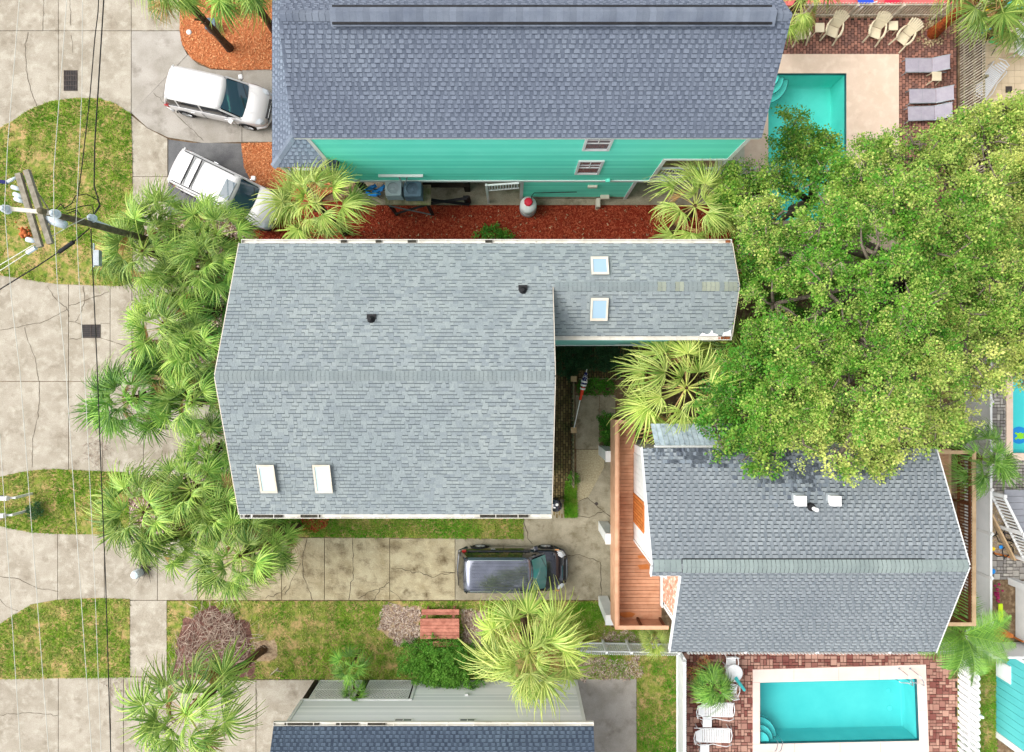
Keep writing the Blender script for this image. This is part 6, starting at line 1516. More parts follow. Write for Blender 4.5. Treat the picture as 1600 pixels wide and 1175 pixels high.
def strap_lounger(n=17):
    t = thing('sun_lounger', 'x', 'sun lounger', (0, 0, 0)); m = M['resin_white']
    for i in range(n):
        x = -.52 + i * 1.36 / n; build('strap', MB().box(x, x + .058, -.30, .30, .36, .375), m, t, world=False)
    for i in range(4): x = -.60 - i * .075; z = .40 + i * .055; build('back_strap', MB().box(x, x + .068, -.29 + i * .05, .29, z, z + .012), m, t, world=False)
    fr = MB()
    for s in (-1, 1):
        build('frame_rail', MB().tube([(-.85, s * .32, .34), (.8, s * .32, .34), (.88, s * .26, .34)], .02, 6), m, t, world=False)
        pts = [(-.75, s * .36, .1), (-.72, s * .38, .45), (-.55, s * .39, .58), (-.25, s * .38, .5), (0, s * .36, .42), (.3, s * .38, .52), (.6, s * .39, .58), (.86, s * .37, .45), (.9, s * .36, .1)]
        build('arm_tube', MB().tube(pts, .018, 6), m, t, world=False, smooth=True)
        for x in (-.7, .75): build('leg', MB().tube([(x, s * .33, .33), (x, s * .35, 0)], .018, 6), m, t, world=False)
    build('end_tube', MB().tube([(.88, -.26, .34), (.92, 0, .34), (.88, .26, .34)], .02, 6), m, t, world=False)
    build('head_tube', MB().tube([(-.85, -.3, .62), (-.93, 0, .64), (-.85, .3, .62)], .02, 6), m, t, world=False)
    return t
wl = strap_lounger()
for i, (px, py, a, z, lb) in enumerate(((1117, 1109, R(-1), .35, 'white strap lounger beside the dense green palm, upper one'), (1113, 1149, R(-1), .35, 'white strap lounger lower on the red patio'),
                                      (1546, 125, R(-125), .35, 'white slatted lounger against the tall picket fence on the cream tiles'), (1598, 62, R(85), .35, 'white slatted lounger at the right edge on cream tiles'))):
    if i == 0: wl.location = (PX(px, z), PY(py, z), 0); wl.rotation_euler = (0, 0, a); wl['label'] = lb; wl['group'] = 'white strap loungers'
    else: copy_tree(wl, (PX(px, z), PY(py, z), 0), a, lb)
for i, (px, py, lb) in enumerate(((1105, 1128, 'white cube table between the two white loungers'), (1101, 1171, 'white cube table below the lower white lounger'))):
    t = thing('side_table', lb, 'table', (PX(px, .4), PY(py, .4), 0), group='white cube tables')
    b_ = build('top', MB().box(-.21, .21, -.24, .24, .38, .42), M['resin_white'], t, world=False); bv = b_.modifiers.new('b', 'BEVEL'); bv.width = .03; bv.segments = 2
    for sx in (-1, 1):
        for sy in (-1, 1): build('leg', MB().box(sx * .17 - .025, sx * .17 + .025, sy * .19 - .025, sy * .19 + .025, 0, .38), M['resin_white'], t, world=False)
# round table, lattice chair, towel
x, y = PX(1147, .7), PY(1052, .7)
t = thing('round_table', 'round white garden table beside the dense green palm', 'table', (x, y, 0))
build('top', MB().lathe(x, y, [(.38, .68), (.4, .7), (.38, .72), (.03, .725)], 28), M['resin_white'], t, smooth=True); build('pedestal', MB().lathe(x, y, [(.22, 0), (.05, .1), (.04, .68)], 12), M['resin_white'], t)
def patio_chair(label, px, py, rz):
    t = thing('garden_chair', label, 'chair', (PX(px, .4), PY(py, .4), 0), rz, group='white garden chairs at the round table')
    m = M['resin_white']
    build('seat', MB().box(-.22, .22, -.2, .22, .4, .425), m, t, world=False)
    bk = build('back_frame', MB().tube([(-.23, .22, .42), (-.24, .3, .8), (0, .34, .88), (.24, .3, .8), (.23, .22, .42)], .022, 6), m, t, world=False)
    for i in range(7):
        for j in range(2):
            a = (-.2 + i * .065, .24, .46); b = (-.2 + (i + (1 if j else -1)) * .065, .3, .82); build('lattice_bar', MB().bar(a, b, .018, .012, up=(0, 1, 0)), m, bk, world=False)
    for s in (-1, 1):
        build('arm', MB().tube([(s * .25, .25, .62), (s * .28, 0, .64), (s * .26, -.2, .6)], .02, 6), m, t, world=False)
        for yy in (-.18, .22): build('leg', MB().tube([(s * .22, yy, .6 if yy < 0 else .4), (s * .25, yy * 1.15, 0)], .018, 6), m, t, world=False)
patio_chair('white lattice back chair above the round table', 1142, 1033, R(0)); patio_chair('white chair below the round table behind the dense palm', 1144, 1075, R(170))
mb = MB(); 
for i in range(5): a = Vector(P(1150 + i * 2.6, 1060 + i * 3.6, .78 - .1 * i)); b = Vector(P(1152.6 + i * 2.6, 1063.6 + i * 3.6, .68 - .1 * i)); mb.tube([a, b], [.09 - .005 * i, .075], 7)
tag(build('towel', mb, M['turq'], None), 'turquoise towel hanging off the round white table', 'towel')
# green chair
t = thing('folding_chair', 'green folding chair with black frame on the cream tiles', 'chair', (PX(1555, .45), PY(60, .45), 0), R(-15))
build('seat', MB().slab([(-.24, -.24, .42), (.24, -.24, .42), (.24, .16, .38), (-.24, .16, .38)], .015), M['green_fab'], t, world=False)
build('back', MB().slab([(-.24, .2, .44), (.24, .2, .44), (.24, .42, .85), (-.24, .42, .85)], .015), M['green_fab'], t, world=False)
for s in (-1, 1):
    build('side_frame', MB().tube([(s * .27, -.55, 0), (s * .27, .1, .45), (s * .27, .43, .88)], .016, 6), M['black'], t, world=False); build('rear_leg', MB().tube([(s * .26, .5, 0), (s * .26, -.2, .5)], .016, 6), M['black'], t, world=False)
    build('arm', MB().tube([(s * .28, -.25, .5), (s * .3, -.1, .62), (s * .3, .2, .62), (s * .28, .3, .6)], .018, 6), M['black'], t, world=False)
# boards on the tiles
for px, py, ang, L, w_, m, lb in ((1561, 22, R(81), 1.8, .2, 'orange', 'long orange edged board lying on the tiles'), (1568, 20, R(81), 1.75, .16, 'white', 'long white board beside the orange one'),
                                 (1548, 12, R(25), .6, .22, 'yellow', 'small curved yellow board by the palm'), (1544, 48, R(5), .55, .22, 'lightblue', 'short light blue board near the green chair'), (1587, 6, R(10), .8, .55, 'turq', 'turquoise mat at the top right corner')):
    d = Vector((math.cos(ang), math.sin(ang), 0)) * L / 2; n = Vector((-d.y, d.x, 0)).normalized() * w_ / 2; c = Vector(P(px, py, .06))
    pts = [c - d, c - d * .6 + n, c + d * .6 + n, c + d, c + d * .6 - n, c - d * .6 - n]
    if lb.startswith(('turq', 'short')): pts = [c - d + n, c + d + n, c + d - n, c - d - n]
    tag(build('float_board', MB().prism([(p.x, p.y) for p in pts][::-1], .02, .07), M[m], None), lb, 'board')
tag(build('floor_drain', MB().box(PX(1571), PX(1581), PY(145), PY(135), .002, .02).box(PX(1572), PX(1580), PY(139.5), PY(138.5), .021, .03).box(PX(1572), PX(1580), PY(142), PY(141), .021, .03), M['iron'], None), 'square black floor drain in the cream tiles', 'drain')
# blue chairs beyond the top fence
for i, (px, py, m, lb) in enumerate(((1352, -3, 'blue_fab', 'deep blue beach chair beyond the top fence'), (1395, -4, 'resin_white', 'white framed beach chair beyond the top fence'))):
    t = thing('beach_chair', lb, 'chair', (PX(px, .4), PY(py, .4), 0), R(20 - 30 * i))
    build('seat', MB().slab([(-.3, -.3, .3), (.35, -.3, .36), (.35, .35, .36), (-.3, .35, .3)], .015), M['blue_fab'] if i == 0 else M['red'], t, world=False)
    for s in (-1, 1): build('frame', MB().tube([(-.4, s * .36, 0), (-.3, s * .36, .45), (.4, s * .36, .5), (.5, s * .36, 0)], .022, 6), M['resin_white'], t, world=False)

# ================================================================== UTILITY POLE, WIRES
UP = thing('utility_pole', 'weathered wooden utility pole with grey and cream crossarms leaning over the grass island', 'utility pole', (PX(300), PY(392), 0))
pb, pt_ = Vector((PX(300), PY(392), 0)), Vector(P(62, 329, 11.2))
build('pole', MB().tube([pb, pb.lerp(pt_, .5), pt_], [.15, .125, .1], 12), M['pole_wood'], UP, smooth=True)
def ax(f): return pb.lerp(pt_, f)
for (a, b) in (((29, 271), (63, 386)), ((42, 266), (79, 381))):
    build('wooden_crossarm', MB().bar(P(a[0], a[1], 10.2), P(b[0], b[1], 10.0), .17, .14), M['crossarm'], UP)
build('fibreglass_arm', MB().bar(P(-8, 324, 11.1), P(90, 334, 10.9), .12, .12), M['fibre_arm'], UP)
for px, py, z in ((7, 326, 11.2), (84, 333, 11.05), (142, 340, 8.6)):
    x, y, _ = P(px, py, z)
    build('insulator', MB().lathe(x, y, [(.06, z - .2), (.14, z - .15), (.14, z - .1), (.07, z - .07), (.12, z - .02), (.12, z + .03), (.05, z + .08), (.07, z + .12), (.02, z + .15)], 16), M['porcelain'], UP, smooth=True)
for a, b, r, z in (((76, 341), (102, 352), .16, 9.9), ((19, 292), (32, 296), .07, 10.1), ((22, 303), (35, 307), .07, 10.1), ((24, 310), (37, 315), .08, 10.0), ((10, 285), (26, 277), .05, 10.1), ((42, 374), (56, 377), .08, 10.0)):
    build('cutout', MB().tube([P(a[0], a[1], z), Vector(P(a[0], a[1], z)).lerp(Vector(P(b[0], b[1], z)), .5), P(b[0], b[1], z)], [r, r * 1.05, r * .8], 10), M['porcelain'], UP, smooth=True)
build('dead_end_grip', MB().tube([P(43, 395, 9.8), P(56, 387, 9.9)], .07, 8), M['porcelain'], UP)
build('lamp_bracket', MB().tube([P(-5, 283, 10.1), P(12, 285, 10.1)], .06, 8), M['flag_blue'], UP)
build('riser_conduit', MB().tube([P(148, 346, 8.2), P(186, 360, 6.2)], .07, 8), M['porcelain'], UP, smooth=True); build('riser_conduit', MB().tube([P(150, 352, 8.0), P(182, 363, 6.3)], .05, 8), M['black'], UP)
build('brace', MB().tube([P(52, 290, 10), P(78, 330, 9.6)], .025, 6).tube([P(78, 350, 9.6), P(76, 378, 10)], .025, 6), M['crossarm'], UP)
bo = MB()
for f in np.linspace(.35, .9, 10): q = ax(f); bo.box(q.x - .05, q.x + .05, q.y - .02, q.y + .06, q.z + .1, q.z + .13)
build('bolts', bo, M['porcelain'], UP, kind='stuff')
def wire(label, pts, r, m, name='power_line', cat='wire', n=5, group='overhead wires'):
    P3 = [Vector(P(*p)) for p in pts]; out = []
    for i in range(len(P3) - 1):
        for k in range(6): out.append(P3[i].lerp(P3[i + 1], k / 6))
    out.append(P3[-1]); o = build(name, MB().tube(out, r, n), m, None, smooth=True); tag(o, label, cat, group)
wire('pale overhead wire leftmost at the insulator of the cream arm', [(34, -40, 10.3), (30, 0, 10.4), (12, 225, 10.9), (7, 326, 11.35), (18, 470, 11.0), (31, 580, 10.8), (56, 910, 10.4), (80, 1230, 10.2)], .009, M['wire_pale'])
wire('pale overhead wire crossing the right insulator of the cream arm', [(106, -40, 10.3), (104, 0, 10.4), (96, 110, 10.6), (84, 266, 10.9), (84, 333, 11.2), (90, 450, 11.0), (103, 580, 10.8), (125, 910, 10.4), (147, 1230, 10.2)], .009, M['wire_pale'])
wire('thin pale wire passing close to the pole shaft', [(129, -40, 9.6), (128, 140, 9.8), (121, 300, 10.1), (119, 345, 10.1), (123, 430, 10), (132, 580, 9.8), (148, 910, 9.5), (160, 1230, 9.3)], .008, M['wire_pale'])
wire('pale wire at the lower left that misses the pole', [(-6, 620, 10), (0, 684, 10), (15, 910, 9.9), (32, 1175, 9.7), (35, 1230, 9.7)], .009, M['wire_pale'])
wire('thick black cable nearest the sidewalk above the pole', [(163, -40, 7.3), (162, 0, 7.4), (148, 225, 7.9), (147, 290, 8.0), (156, 320, 8.1), (146, 336, 8.3)], .024, M['wire_dark'])
wire('thinner black cable left of the thick one above the pole', [(156, -40, 7.3), (153, 20, 7.4), (148, 60, 7.5), (140, 155, 7.7), (128, 260, 8.1), (121, 310, 8.2), (117, 340, 8.4)], .018, M['wire_dark'])
wire('black cable running south from the pole to the bottom edge', [(142, 358, 7.6), (147, 470, 7.5), (152, 580, 7.4), (158, 740, 7.2), (165, 910, 7.1), (173, 1175, 7.0), (175, 1230, 7.0)], .019, M['wire_dark'])
wire('black guy cable running down left across the island', [(-30, 470, 8.5), (0, 452, 8.6), (60, 415, 8.8), (115, 378, 9), (140, 357, 9)], .022, M['wire_dark'])
wire('pale service wire running left, upper of two', [(-30, 432, 9.6), (0, 414, 9.7), (55, 381, 9.9)], .014, M['wire_pale'])
wire('pale service wire running left, lower of two', [(-30, 440, 9.6), (0, 423, 9.7), (45, 394, 9.8)], .014, M['wire_pale'])
wire('pale curving jumper wire from the pole', [(80, 370, 9.8), (110, 352, 9.8), (135, 340, 9.2)], .012, M['wire_pale'])
for k, pts in enumerate(([(100, 326, 8.8), (112, 318, 8.9), (118, 306, 8.9), (135, 303, 8.6), (152, 312, 8.4), (157, 322, 8.3), (147, 335, 8.3)],
                        [(86, 328, 9), (95, 319, 9), (102, 326, 8.9)], [(103, 330, 8.9), (128, 322, 8.7), (145, 320, 8.5), (146, 334, 8.4)], [(104, 334, 8.8), (120, 328, 8.7), (126, 338, 8.6)])):
    wire(['wide black cable loop beside the pole top', 'small black cable loop at the cream arm end', 'inner black cable loop beside the pole top', 'short black cable curl on the pole shaft'][k], pts, .016, M['wire_dark'], name='cable_loop', cat='cable', group='cable loops on the pole')
t = thing('splice_box', 'grey splice box hanging on the black cable below the pole', 'cable box', P(152, 402, 7.5)); c = Vector(P(152, 402, 7.5))
build('case', MB().box(c.x - .1, c.x + .1, c.y - .3, c.y + .25, c.z - .12, c.z + .08), M['metal_grey'], t); build('clamp', MB().box(c.x - .13, c.x - .101, c.y - .35, c.y + .5, c.z - .02, c.z + .05), M['porcelain'], t)
t = thing('splice_box', 'long black splice sleeve on the cable running down left', 'cable box', P(103, 386, 8.9)); build('sleeve', MB().tube([P(92, 394, 8.88), P(115, 378, 8.98)], .07, 8), M['black'], t)

# ================================================================== VEGETATION
def frond_mesh(name, nb, L, pet, m_i, seed, spread=125, droop=.35, wblade=.05):
    """fan leaf: petiole along +X, pleated palmate fan whose blades split and droop"""
    r = random.Random(seed); V = []; Fc = []; T = []
    # petiole
    k = 4; pts = [(pet * i / k, 0, .10 * math.sin(math.pi * .5 * i / k)) for i in range(k + 1)]
    mb = MB(); mb.tube(pts, [.022, .018, .015, .013, .012], 4)
    for f in mb.f: T.append(.9)
    V += mb.v; Fc += mb.f
    hx, hz = pet, pts[-1][2]
    for i in range(nb):
        f = i / (nb - 1) * 2 - 1; a = R(spread) * f + r.gauss(0, .035)
        l = L * (1 - .38 * abs(f) ** 2) * r.uniform(.74, 1.12); tilt = .20 + r.gauss(0, .05); dr = droop * r.uniform(.6, 1.5)
        c, s = math.cos(a), math.sin(a); zp = (.012 if i % 2 else -.012)
        st = []
        bend = r.gauss(0, .13)
        for t, w_ in ((.03, .012), (.32, wblade * .55), (.55, wblade * .5), (.78, wblade * .3), (1.0, 0.004)):
            aa = a + bend * t * t; c, s = math.cos(aa), math.sin(aa)
            d = t * l; z = hz + d * tilt * (1 - t * .6) - dr * t ** 2.6 * l + zp * (1 - t) ; d2 = d * (1 - .25 * t * t * dr)
            x, y = hx + c * d2, s * d2; st.append(((x - s * w_, y + c * w_, z - .006), (x, y, z + .008), (x + s * w_, y - c * w_, z - .006)))
        o = len(V)
        for q in st: V.extend(q)
        tt = min(1, max(0, r.gauss(.35, .25)))
        for j in range(4):
            b = o + j * 3
            for p in (0, 1): Fc.append([b + p, b + p + 1, b + p + 4, b + p + 3]); T.append(min(1, tt + (.25 if j == 3 else 0)))
    me = bpy.data.meshes.new(name); me.from_pydata(V, [], Fc); at = me.attributes.new('tint', 'FLOAT', 'FACE'); at.data.foreach_set('value', T)
    me.materials.append(M[m_i]); return me
FM = {}
def fmesh(mk, young=False):
    key = (mk, young)
    if key not in FM: FM[key] = [frond_mesh('frond', 32 if not young else 22, .98 if not young else .8, .92 if not young else .5, mk, 50 + i + len(mk), 92 + 9 * (i % 4), [.3, .5, .75, 1.05][i % 4], .034) for i in range(8)]
    return FM[key]
def palm(label, px, py, z, rad_px, mk='frond', n=25, base=None, trunk='palm_trunk', dead=4, tr=.17, group='fan palms', seed=0, lo=-38, young=False, flat=1.0):
    r = random.Random(1000 + seed); n = int(n * r.uniform(.78, 1.2)); c = Vector(P(px, py, z)); s = rad_px * (HC - z) / FPX / (1.68 if not young else 1.2)
    b = Vector(P(base[0], base[1], 0)) if base else Vector((c.x + r.uniform(-.15, .15), c.y + r.uniform(-.15, .15), 0))
    t = thing('palm_tree', label, 'palm tree', b, group=group)
    mid = b.lerp(c, .5) + Vector((0, 0, 0)); k = 9; pts = [b.lerp(c, i / k) + Vector((0, 0, .0)) for i in range(k + 1)]
    rr = [tr * (1.25 if i == 0 else (1.0 + .06 * (i % 2))) * (1 - .25 * i / k) for i in range(k + 1)]
    tk_ = build('trunk', MB().tube([Vector(p) for p in pts], rr, 10), M[trunk], t, smooth=False)
    if z > 2.5:
        bt = MB()
        for i in range(26):
            f = r.uniform(.45, .99); a = r.uniform(0, 6.28); q = b.lerp(c, f); d = Vector((math.cos(a), math.sin(a), 0)); bt.bar(q + d * tr * .7, q + d * (tr + .12) + Vector((0, 0, .16)), .07, .02)
        build('boot', bt, M[trunk], tk_, kind='stuff')
    ms = fmesh(mk, young); md = fmesh('frond_dead', young)
    for i in range(n + dead):
        f = i / (n - 1) if i < n else 1.0
        az = i * 2.39996 + r.uniform(-.45, .45)
        el = R(72 - (72 - lo) * f ** .85 + r.gauss(0, 11)) if i < n else R(-38 + r.gauss(0, 16))
        me = r.choice(ms) if i < n else r.choice(md)
        o = bpy.data.objects.new('frond', me); COL.objects.link(o); o.parent = t
        off = Vector((math.cos(az), math.sin(az), 0)) * tr * .5
        o.location = c - b + off + Vector((0, 0, .12 * (1 - f)))
        o.rotation_euler = Matrix.Rotation(az, 3, 'Z').to_4x4().to_3x3() @ Matrix.Rotation(-el, 3, 'Y') @ Matrix.Rotation(r.gauss(0, .35), 3, 'X') and (Matrix.Rotation(az, 3, 'Z') @ Matrix.Rotation(-el, 3, 'Y') @ Matrix.Rotation(r.gauss(0, .35), 3, 'X')).to_euler()
        k2 = s * (.82 + .28 * math.sin(min(1, f * 1.3) * math.pi / 2)) * r.uniform(.78, 1.12) * (1.0 if i < n else .8); o.scale = (k2, k2, k2 * flat)
    return t
PL = [
 ('tall fan palm at the foot of the utility pole over the grass edge', 224, 392, 5.0, 74, 'frond', {}),
 ('fan palm between the pole and the roof rack car', 262, 355, 4.2, 62, 'frond', {}),
 ('fan palm with browning fronds left of the upper roof corner', 292, 432, 4.6, 66, 'frond', {'dead': 8}),
 ('fan palm touching the roof rack car bonnet', 340, 368, 4.6, 64, 'frond', {}),
 ('fan palm between car and upper left roof corner', 330, 408, 5.0, 58, 'frond', {}),
 ('fan palm spreading over the cracked apron by the drain', 262, 512, 4.8, 72, 'frond', {}),
 ('fan palm against the left roof edge above the ridge', 312, 545, 4.6, 62, 'frond', {}),
 ('fan palm reaching farthest left over the wide apron', 208, 622, 4.6, 74, 'frond_deep', {}),
 ('fan palm against the left roof edge below the ridge', 302, 628, 4.6, 66, 'frond', {}),
 ('small fan palm beside the light paved gap', 330, 700, 4.0, 52, 'frond', {}),
 ('fan palm over the small grass island edge', 226, 800, 4.8, 76, 'frond', {}),
 ('fan palm left of the lower roof corner', 300, 765, 4.8, 66, 'frond', {}),
 ('fan palm tucked under the lower left roof corner', 346, 790, 4.6, 60, 'frond', {'dead': 6}),
 ('bright fan palm spilling over the stained driveway', 376, 868, 4.8, 76, 'frond', {}),
 ('fan palm between driveway and south gutter', 420, 850, 4.0, 50, 'frond', {}),
 ('fan palm at the end of the palm row over the pedestal', 258, 846, 4.2, 52, 'frond', {}),
 ('low fan palm in the gap below the browning palm', 284, 480, 3.2, 52, 'frond_deep', {'n': 18}),
 ('low fan palm against the left roof edge near the top', 336, 482, 3.2, 50, 'frond_deep', {'n': 18}),
 ('low fan palm right of the farthest left palm', 258, 582, 3.0, 52, 'frond_deep', {'n': 18}),
 ('low fan palm hidden beneath the left roof corner below the ridge', 336, 592, 3.2, 48, 'frond_deep', {'n': 16}),
 ('low fan palm between the two driveway palms', 318, 818, 3.0, 54, 'frond_deep', {'n': 18, 'dead': 6}),
 ('bright fan palm in front of the teal house porch', 494, 318, 5.0, 78, 'frond_pale', {'n': 26, 'dead': 2}),
 ('bright fan palm at the corner opening of the teal house', 1086, 322, 5.0, 78, 'frond_pale', {'n': 24}),
 ('big pale fan palm over the end of the long deck', 1072, 606, 5.2, 104, 'frond_pale', {'n': 28}),
 ('fan palm squeezed between the wing and the oak', 1158, 560, 4.6, 72, 'frond', {}),
 ('big golden fan palm over the white sided house', 826, 1018, 4.6, 96, 'frond_pale', {'n': 30, 'dead': 1}),
 ('leaning fan palm at the bottom left with dark trunk', 292, 1112, 5.0, 100, 'frond', {'base': (412, 1014), 'n': 28}),
 ('leaning fan palm cut by the top edge over the driveway', 262, -32, 5.4, 66, 'frond', {'base': (359, 76), 'n': 32}),
 ('leaning fan palm cut by the top edge beside the slate roof', 368, -38, 5.6, 70, 'frond', {'base': (428, 46), 'n': 32}),
 ('fan palm at the right end of the slate roof', 1250, 0, 3.6, 60, 'frond_pale', {'n': 26}),
 ('fan palm with orange leaning trunk ringed by stones', 1552, -28, 5.2, 78, 'frond', {'base': (1458, 52), 'trunk': 'palm_trunk_orange', 'tr': .24, 'n': 26}),
 ('fan palm at the top right corner over the cream tiles', 1606, 14, 4.0, 62, 'frond', {'n': 26}),
 ('deep green fan palm over the privacy fence', 1532, 716, 3.4, 56, 'frond_deep', {'n': 26, 'dead': 0}),
]
for i, (lb, px, py, z, rp, mk, kw) in enumerate(PL): palm(lb, px, py, z, rp, mk, seed=i, **kw)
palm('young fan palm with two tufts by the lattice', 548, 1040, 1.9, 36, 'frond_deep', n=14, dead=0, tr=.06, seed=40, young=True)
palm('smaller young fan palm leaning over the lattice', 553, 1078, 1.6, 28, 'frond_deep', n=12, dead=0, tr=.05, seed=41, young=True, base=(553, 1060))
palm('dense low green palm on the red patio by the round table', 1113, 1072, 1.3, 36, 'frond_deep', n=42, dead=0, tr=.12, seed=42, young=True)
palm('small pale palm behind the long deck corner', 1020, 1000, 1.6, 30, 'frond_pale', n=14, dead=0, tr=.06, seed=43, young=True)
palm('small dark palm beside the deck head', 1098, 545, 2.5, 36, 'frond_deep', n=16, dead=0, tr=.08, seed=44, young=True)

# feather palm
def feather(label, px, py, z, n, L, mk, seed, el0=(-12, 62)):
    r = random.Random(seed); c = Vector(P(px, py, z)); t = thing('feather_palm', label, 'palm tree', (c.x, c.y, 0)); 
    build('trunk', MB().tube([(c.x, c.y, 0), (c.x + .05, c.y, z * .5), (c.x, c.y, z)], [.11, .09, .08], 8), M['palm_trunk'], t)
    ms = []
    for v in range(3):
        mb = MB(); k = 10; pts = []
        for i in range(k + 1): u = i / k; pts.append(Vector((L * u * (1 - .12 * u), 0, L * (.22 * u - .55 * u * u))))
        mb.tube(pts, [.02 * (1 - .8 * i / k) + .003 for i in range(k + 1)], 4, t=.8)
        for i in range(46):
            u = .12 + .87 * i / 45; p = pts[0].lerp(pts[-1], 0); f = u * k; a = int(min(f, k - 1)); p = pts[a].lerp(pts[a + 1], f - a)
            ll = L * .34 * math.sin(math.pi * (.12 + .83 * u)) * r.uniform(.85, 1.1)
            for s in (-1, 1):
                d = Vector((.55, s * 1.0, -.25 + r.gauss(0, .1))).normalized(); q = p + d * ll; wv = Vector((.014, 0, 0)); m_ = p.lerp(q, .5) + Vector((0, 0, .03))
                mb.add([p - wv, p + wv, m_ + wv * 1.1, q, m_ - wv * 1.1], [(0, 1, 2, 4), (4, 2, 3)], r.uniform(.1, .7))
        me = bpy.data.meshes.new('frond'); me.from_pydata([tuple(v_) for v_ in mb.v], [], mb.f); at = me.attributes.new('tint', 'FLOAT', 'FACE'); at.data.foreach_set('value', mb.t); me.materials.append(M[mk]); ms.append(me)
    for i in range(n):
        o = bpy.data.objects.new('frond', r.choice(ms)); COL.objects.link(o); o.parent = t; o.location = (0, 0, z)
        az = i * 2.4 + r.gauss(0, .1); el = R(el0[0] + (el0[1] - el0[0]) * (1 - i / n)); o.rotation_euler = (Matrix.Rotation(az, 3, 'Z') @ Matrix.Rotation(-el, 3, 'Y') @ Matrix.Rotation(r.gauss(0, .2), 3, 'X')).to_euler(); k_ = r.uniform(.85, 1.1); o.scale = (k_,) * 3
feather('arching feather palm at the corner of the lower pool patio', 1503, 990, 2.6, 16, 2.1, 'frond_deep', 5)

# leafy crowns
def leaves(cent, rad, n_sprig, per, size, seed, spr=.42, shell=.45, flat=.75, up=.25, tscale=.28, tbias=0.0, zmin=None, clump=0, gaps=0):
    """cent/rad arrays of lobes -> leaf quads gathered in sprigs near the lobe surfaces"""
    rg = np.random.default_rng(seed); cent = np.array(cent); rad = np.array(rad); wts = rad ** 2 / (rad ** 2).sum()
    idx = rg.choice(len(rad), n_sprig, p=wts)
    d = rg.normal(size=(n_sprig, 3)); d[:, 2] = np.abs(d[:, 2]) * 1.0 + rg.uniform(-.55, .3, n_sprig); d /= np.linalg.norm(d, axis=1)[:, None]
    rr = rad[idx] * (1 - shell * rg.random(n_sprig) ** 1.6)
    nb = 1 + .16 * (vnoise(d[:, 0] * 3 + idx, d[:, 1] * 3, 1.0) - .5) * 2
    K = 12; sub = rg.normal(size=(len(rad), K, 3)); sub[:, :, 2] = np.abs(sub[:, :, 2]) * .9 - .25; sub /= np.linalg.norm(sub, axis=2)[:, :, None]
    sub *= rg.uniform(.45, .8, (len(rad), K))[:, :, None]; sr_ = rg.uniform(.24, .42, (len(rad), K)); ks = rg.integers(0, K, n_sprig)
    rr = rr * np.where(rg.random(n_sprig) < .12, rg.uniform(1.05, 1.3, n_sprig), 1)
    shoot = np.where(rg.random(n_sprig) < .1, rg.uniform(1.1, 1.7, n_sprig), 1)
    c = cent[idx] + (sub[idx, ks] + d * (sr_[idx, ks] * shoot * (1 - shell * rg.random(n_sprig) ** 1.6))[:, None]) * rad[idx][:, None] * np.array([1, 1, flat]) * clump + (1 - clump) * d * (rr * nb)[:, None] * np.array([1, 1, flat]) if clump >= 1 else cent[idx] + d * (rr * nb)[:, None] * np.array([1, 1, flat])
    sd = d + rg.normal(0, .45, (n_sprig, 3)); sd /= np.linalg.norm(sd, axis=1)[:, None]
    if gaps:
        gi = rg.integers(0, n_sprig, gaps); gx = c[gi, 0]; gy = c[gi, 1]; gr = rg.uniform(.12, .38, gaps); ga = rg.uniform(0, np.pi, gaps)
        dx = c[:, 0][:, None] - gx; dy = c[:, 1][:, None] - gy; e = ((dx * np.cos(ga) + dy * np.sin(ga)) / (gr * 1.9)) ** 2 + ((-dx * np.sin(ga) + dy * np.cos(ga)) / gr) ** 2
        keep = ~((e < 1).any(1) & (rg.random(n_sprig) < .93)); c = c[keep]; d = d[keep]; sd = sd[keep]; idx = idx[keep]; n_sprig = len(c)
    N = n_sprig * per; tl = rg.random(N); s_i = np.repeat(np.arange(n_sprig), per)
    nt_ = 5; tw = rg.integers(0, nt_, N)
    twd = sd[:, None, :] + rg.normal(0, .55, (n_sprig, nt_, 3)); twd /= np.linalg.norm(twd, axis=2)[:, :, None]
    tdir = twd[s_i, tw]
    pos = c[s_i] + tdir * (tl * spr)[:, None] + rg.normal(0, size * .9, (N, 3))
    a = tdir + rg.normal(0, .7, (N, 3)); a /= np.linalg.norm(a, axis=1)[:, None]
    nn = rg.normal(0, .75, (N, 3)) + np.array([0, 0, 1.0]); b = np.cross(nn, a); b /= (np.linalg.norm(b, axis=1)[:, None] + 1e-9)
    l = size * rg.uniform(.7, 1.35, N) * rg.uniform(.65, 1.35, n_sprig)[s_i]; w_ = l * rg.uniform(.32, .5, N)
    V = np.stack([pos, pos + a * (l * .45)[:, None] + b * w_[:, None], pos + a * l[:, None] , pos + a * (l * .45)[:, None] - b * w_[:, None]], 1)
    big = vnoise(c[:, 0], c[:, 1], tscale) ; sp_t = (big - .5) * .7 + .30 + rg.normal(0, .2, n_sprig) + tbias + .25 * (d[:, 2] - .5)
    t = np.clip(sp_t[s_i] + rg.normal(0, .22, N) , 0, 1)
    if zmin is not None:
        k = pos[:, 2] > zmin; V = V[k]; t = t[k]; N = int(k.sum())
    return V.reshape(-1, 3), np.arange(N * 4).reshape(-1, 4), t, c, twd, sd
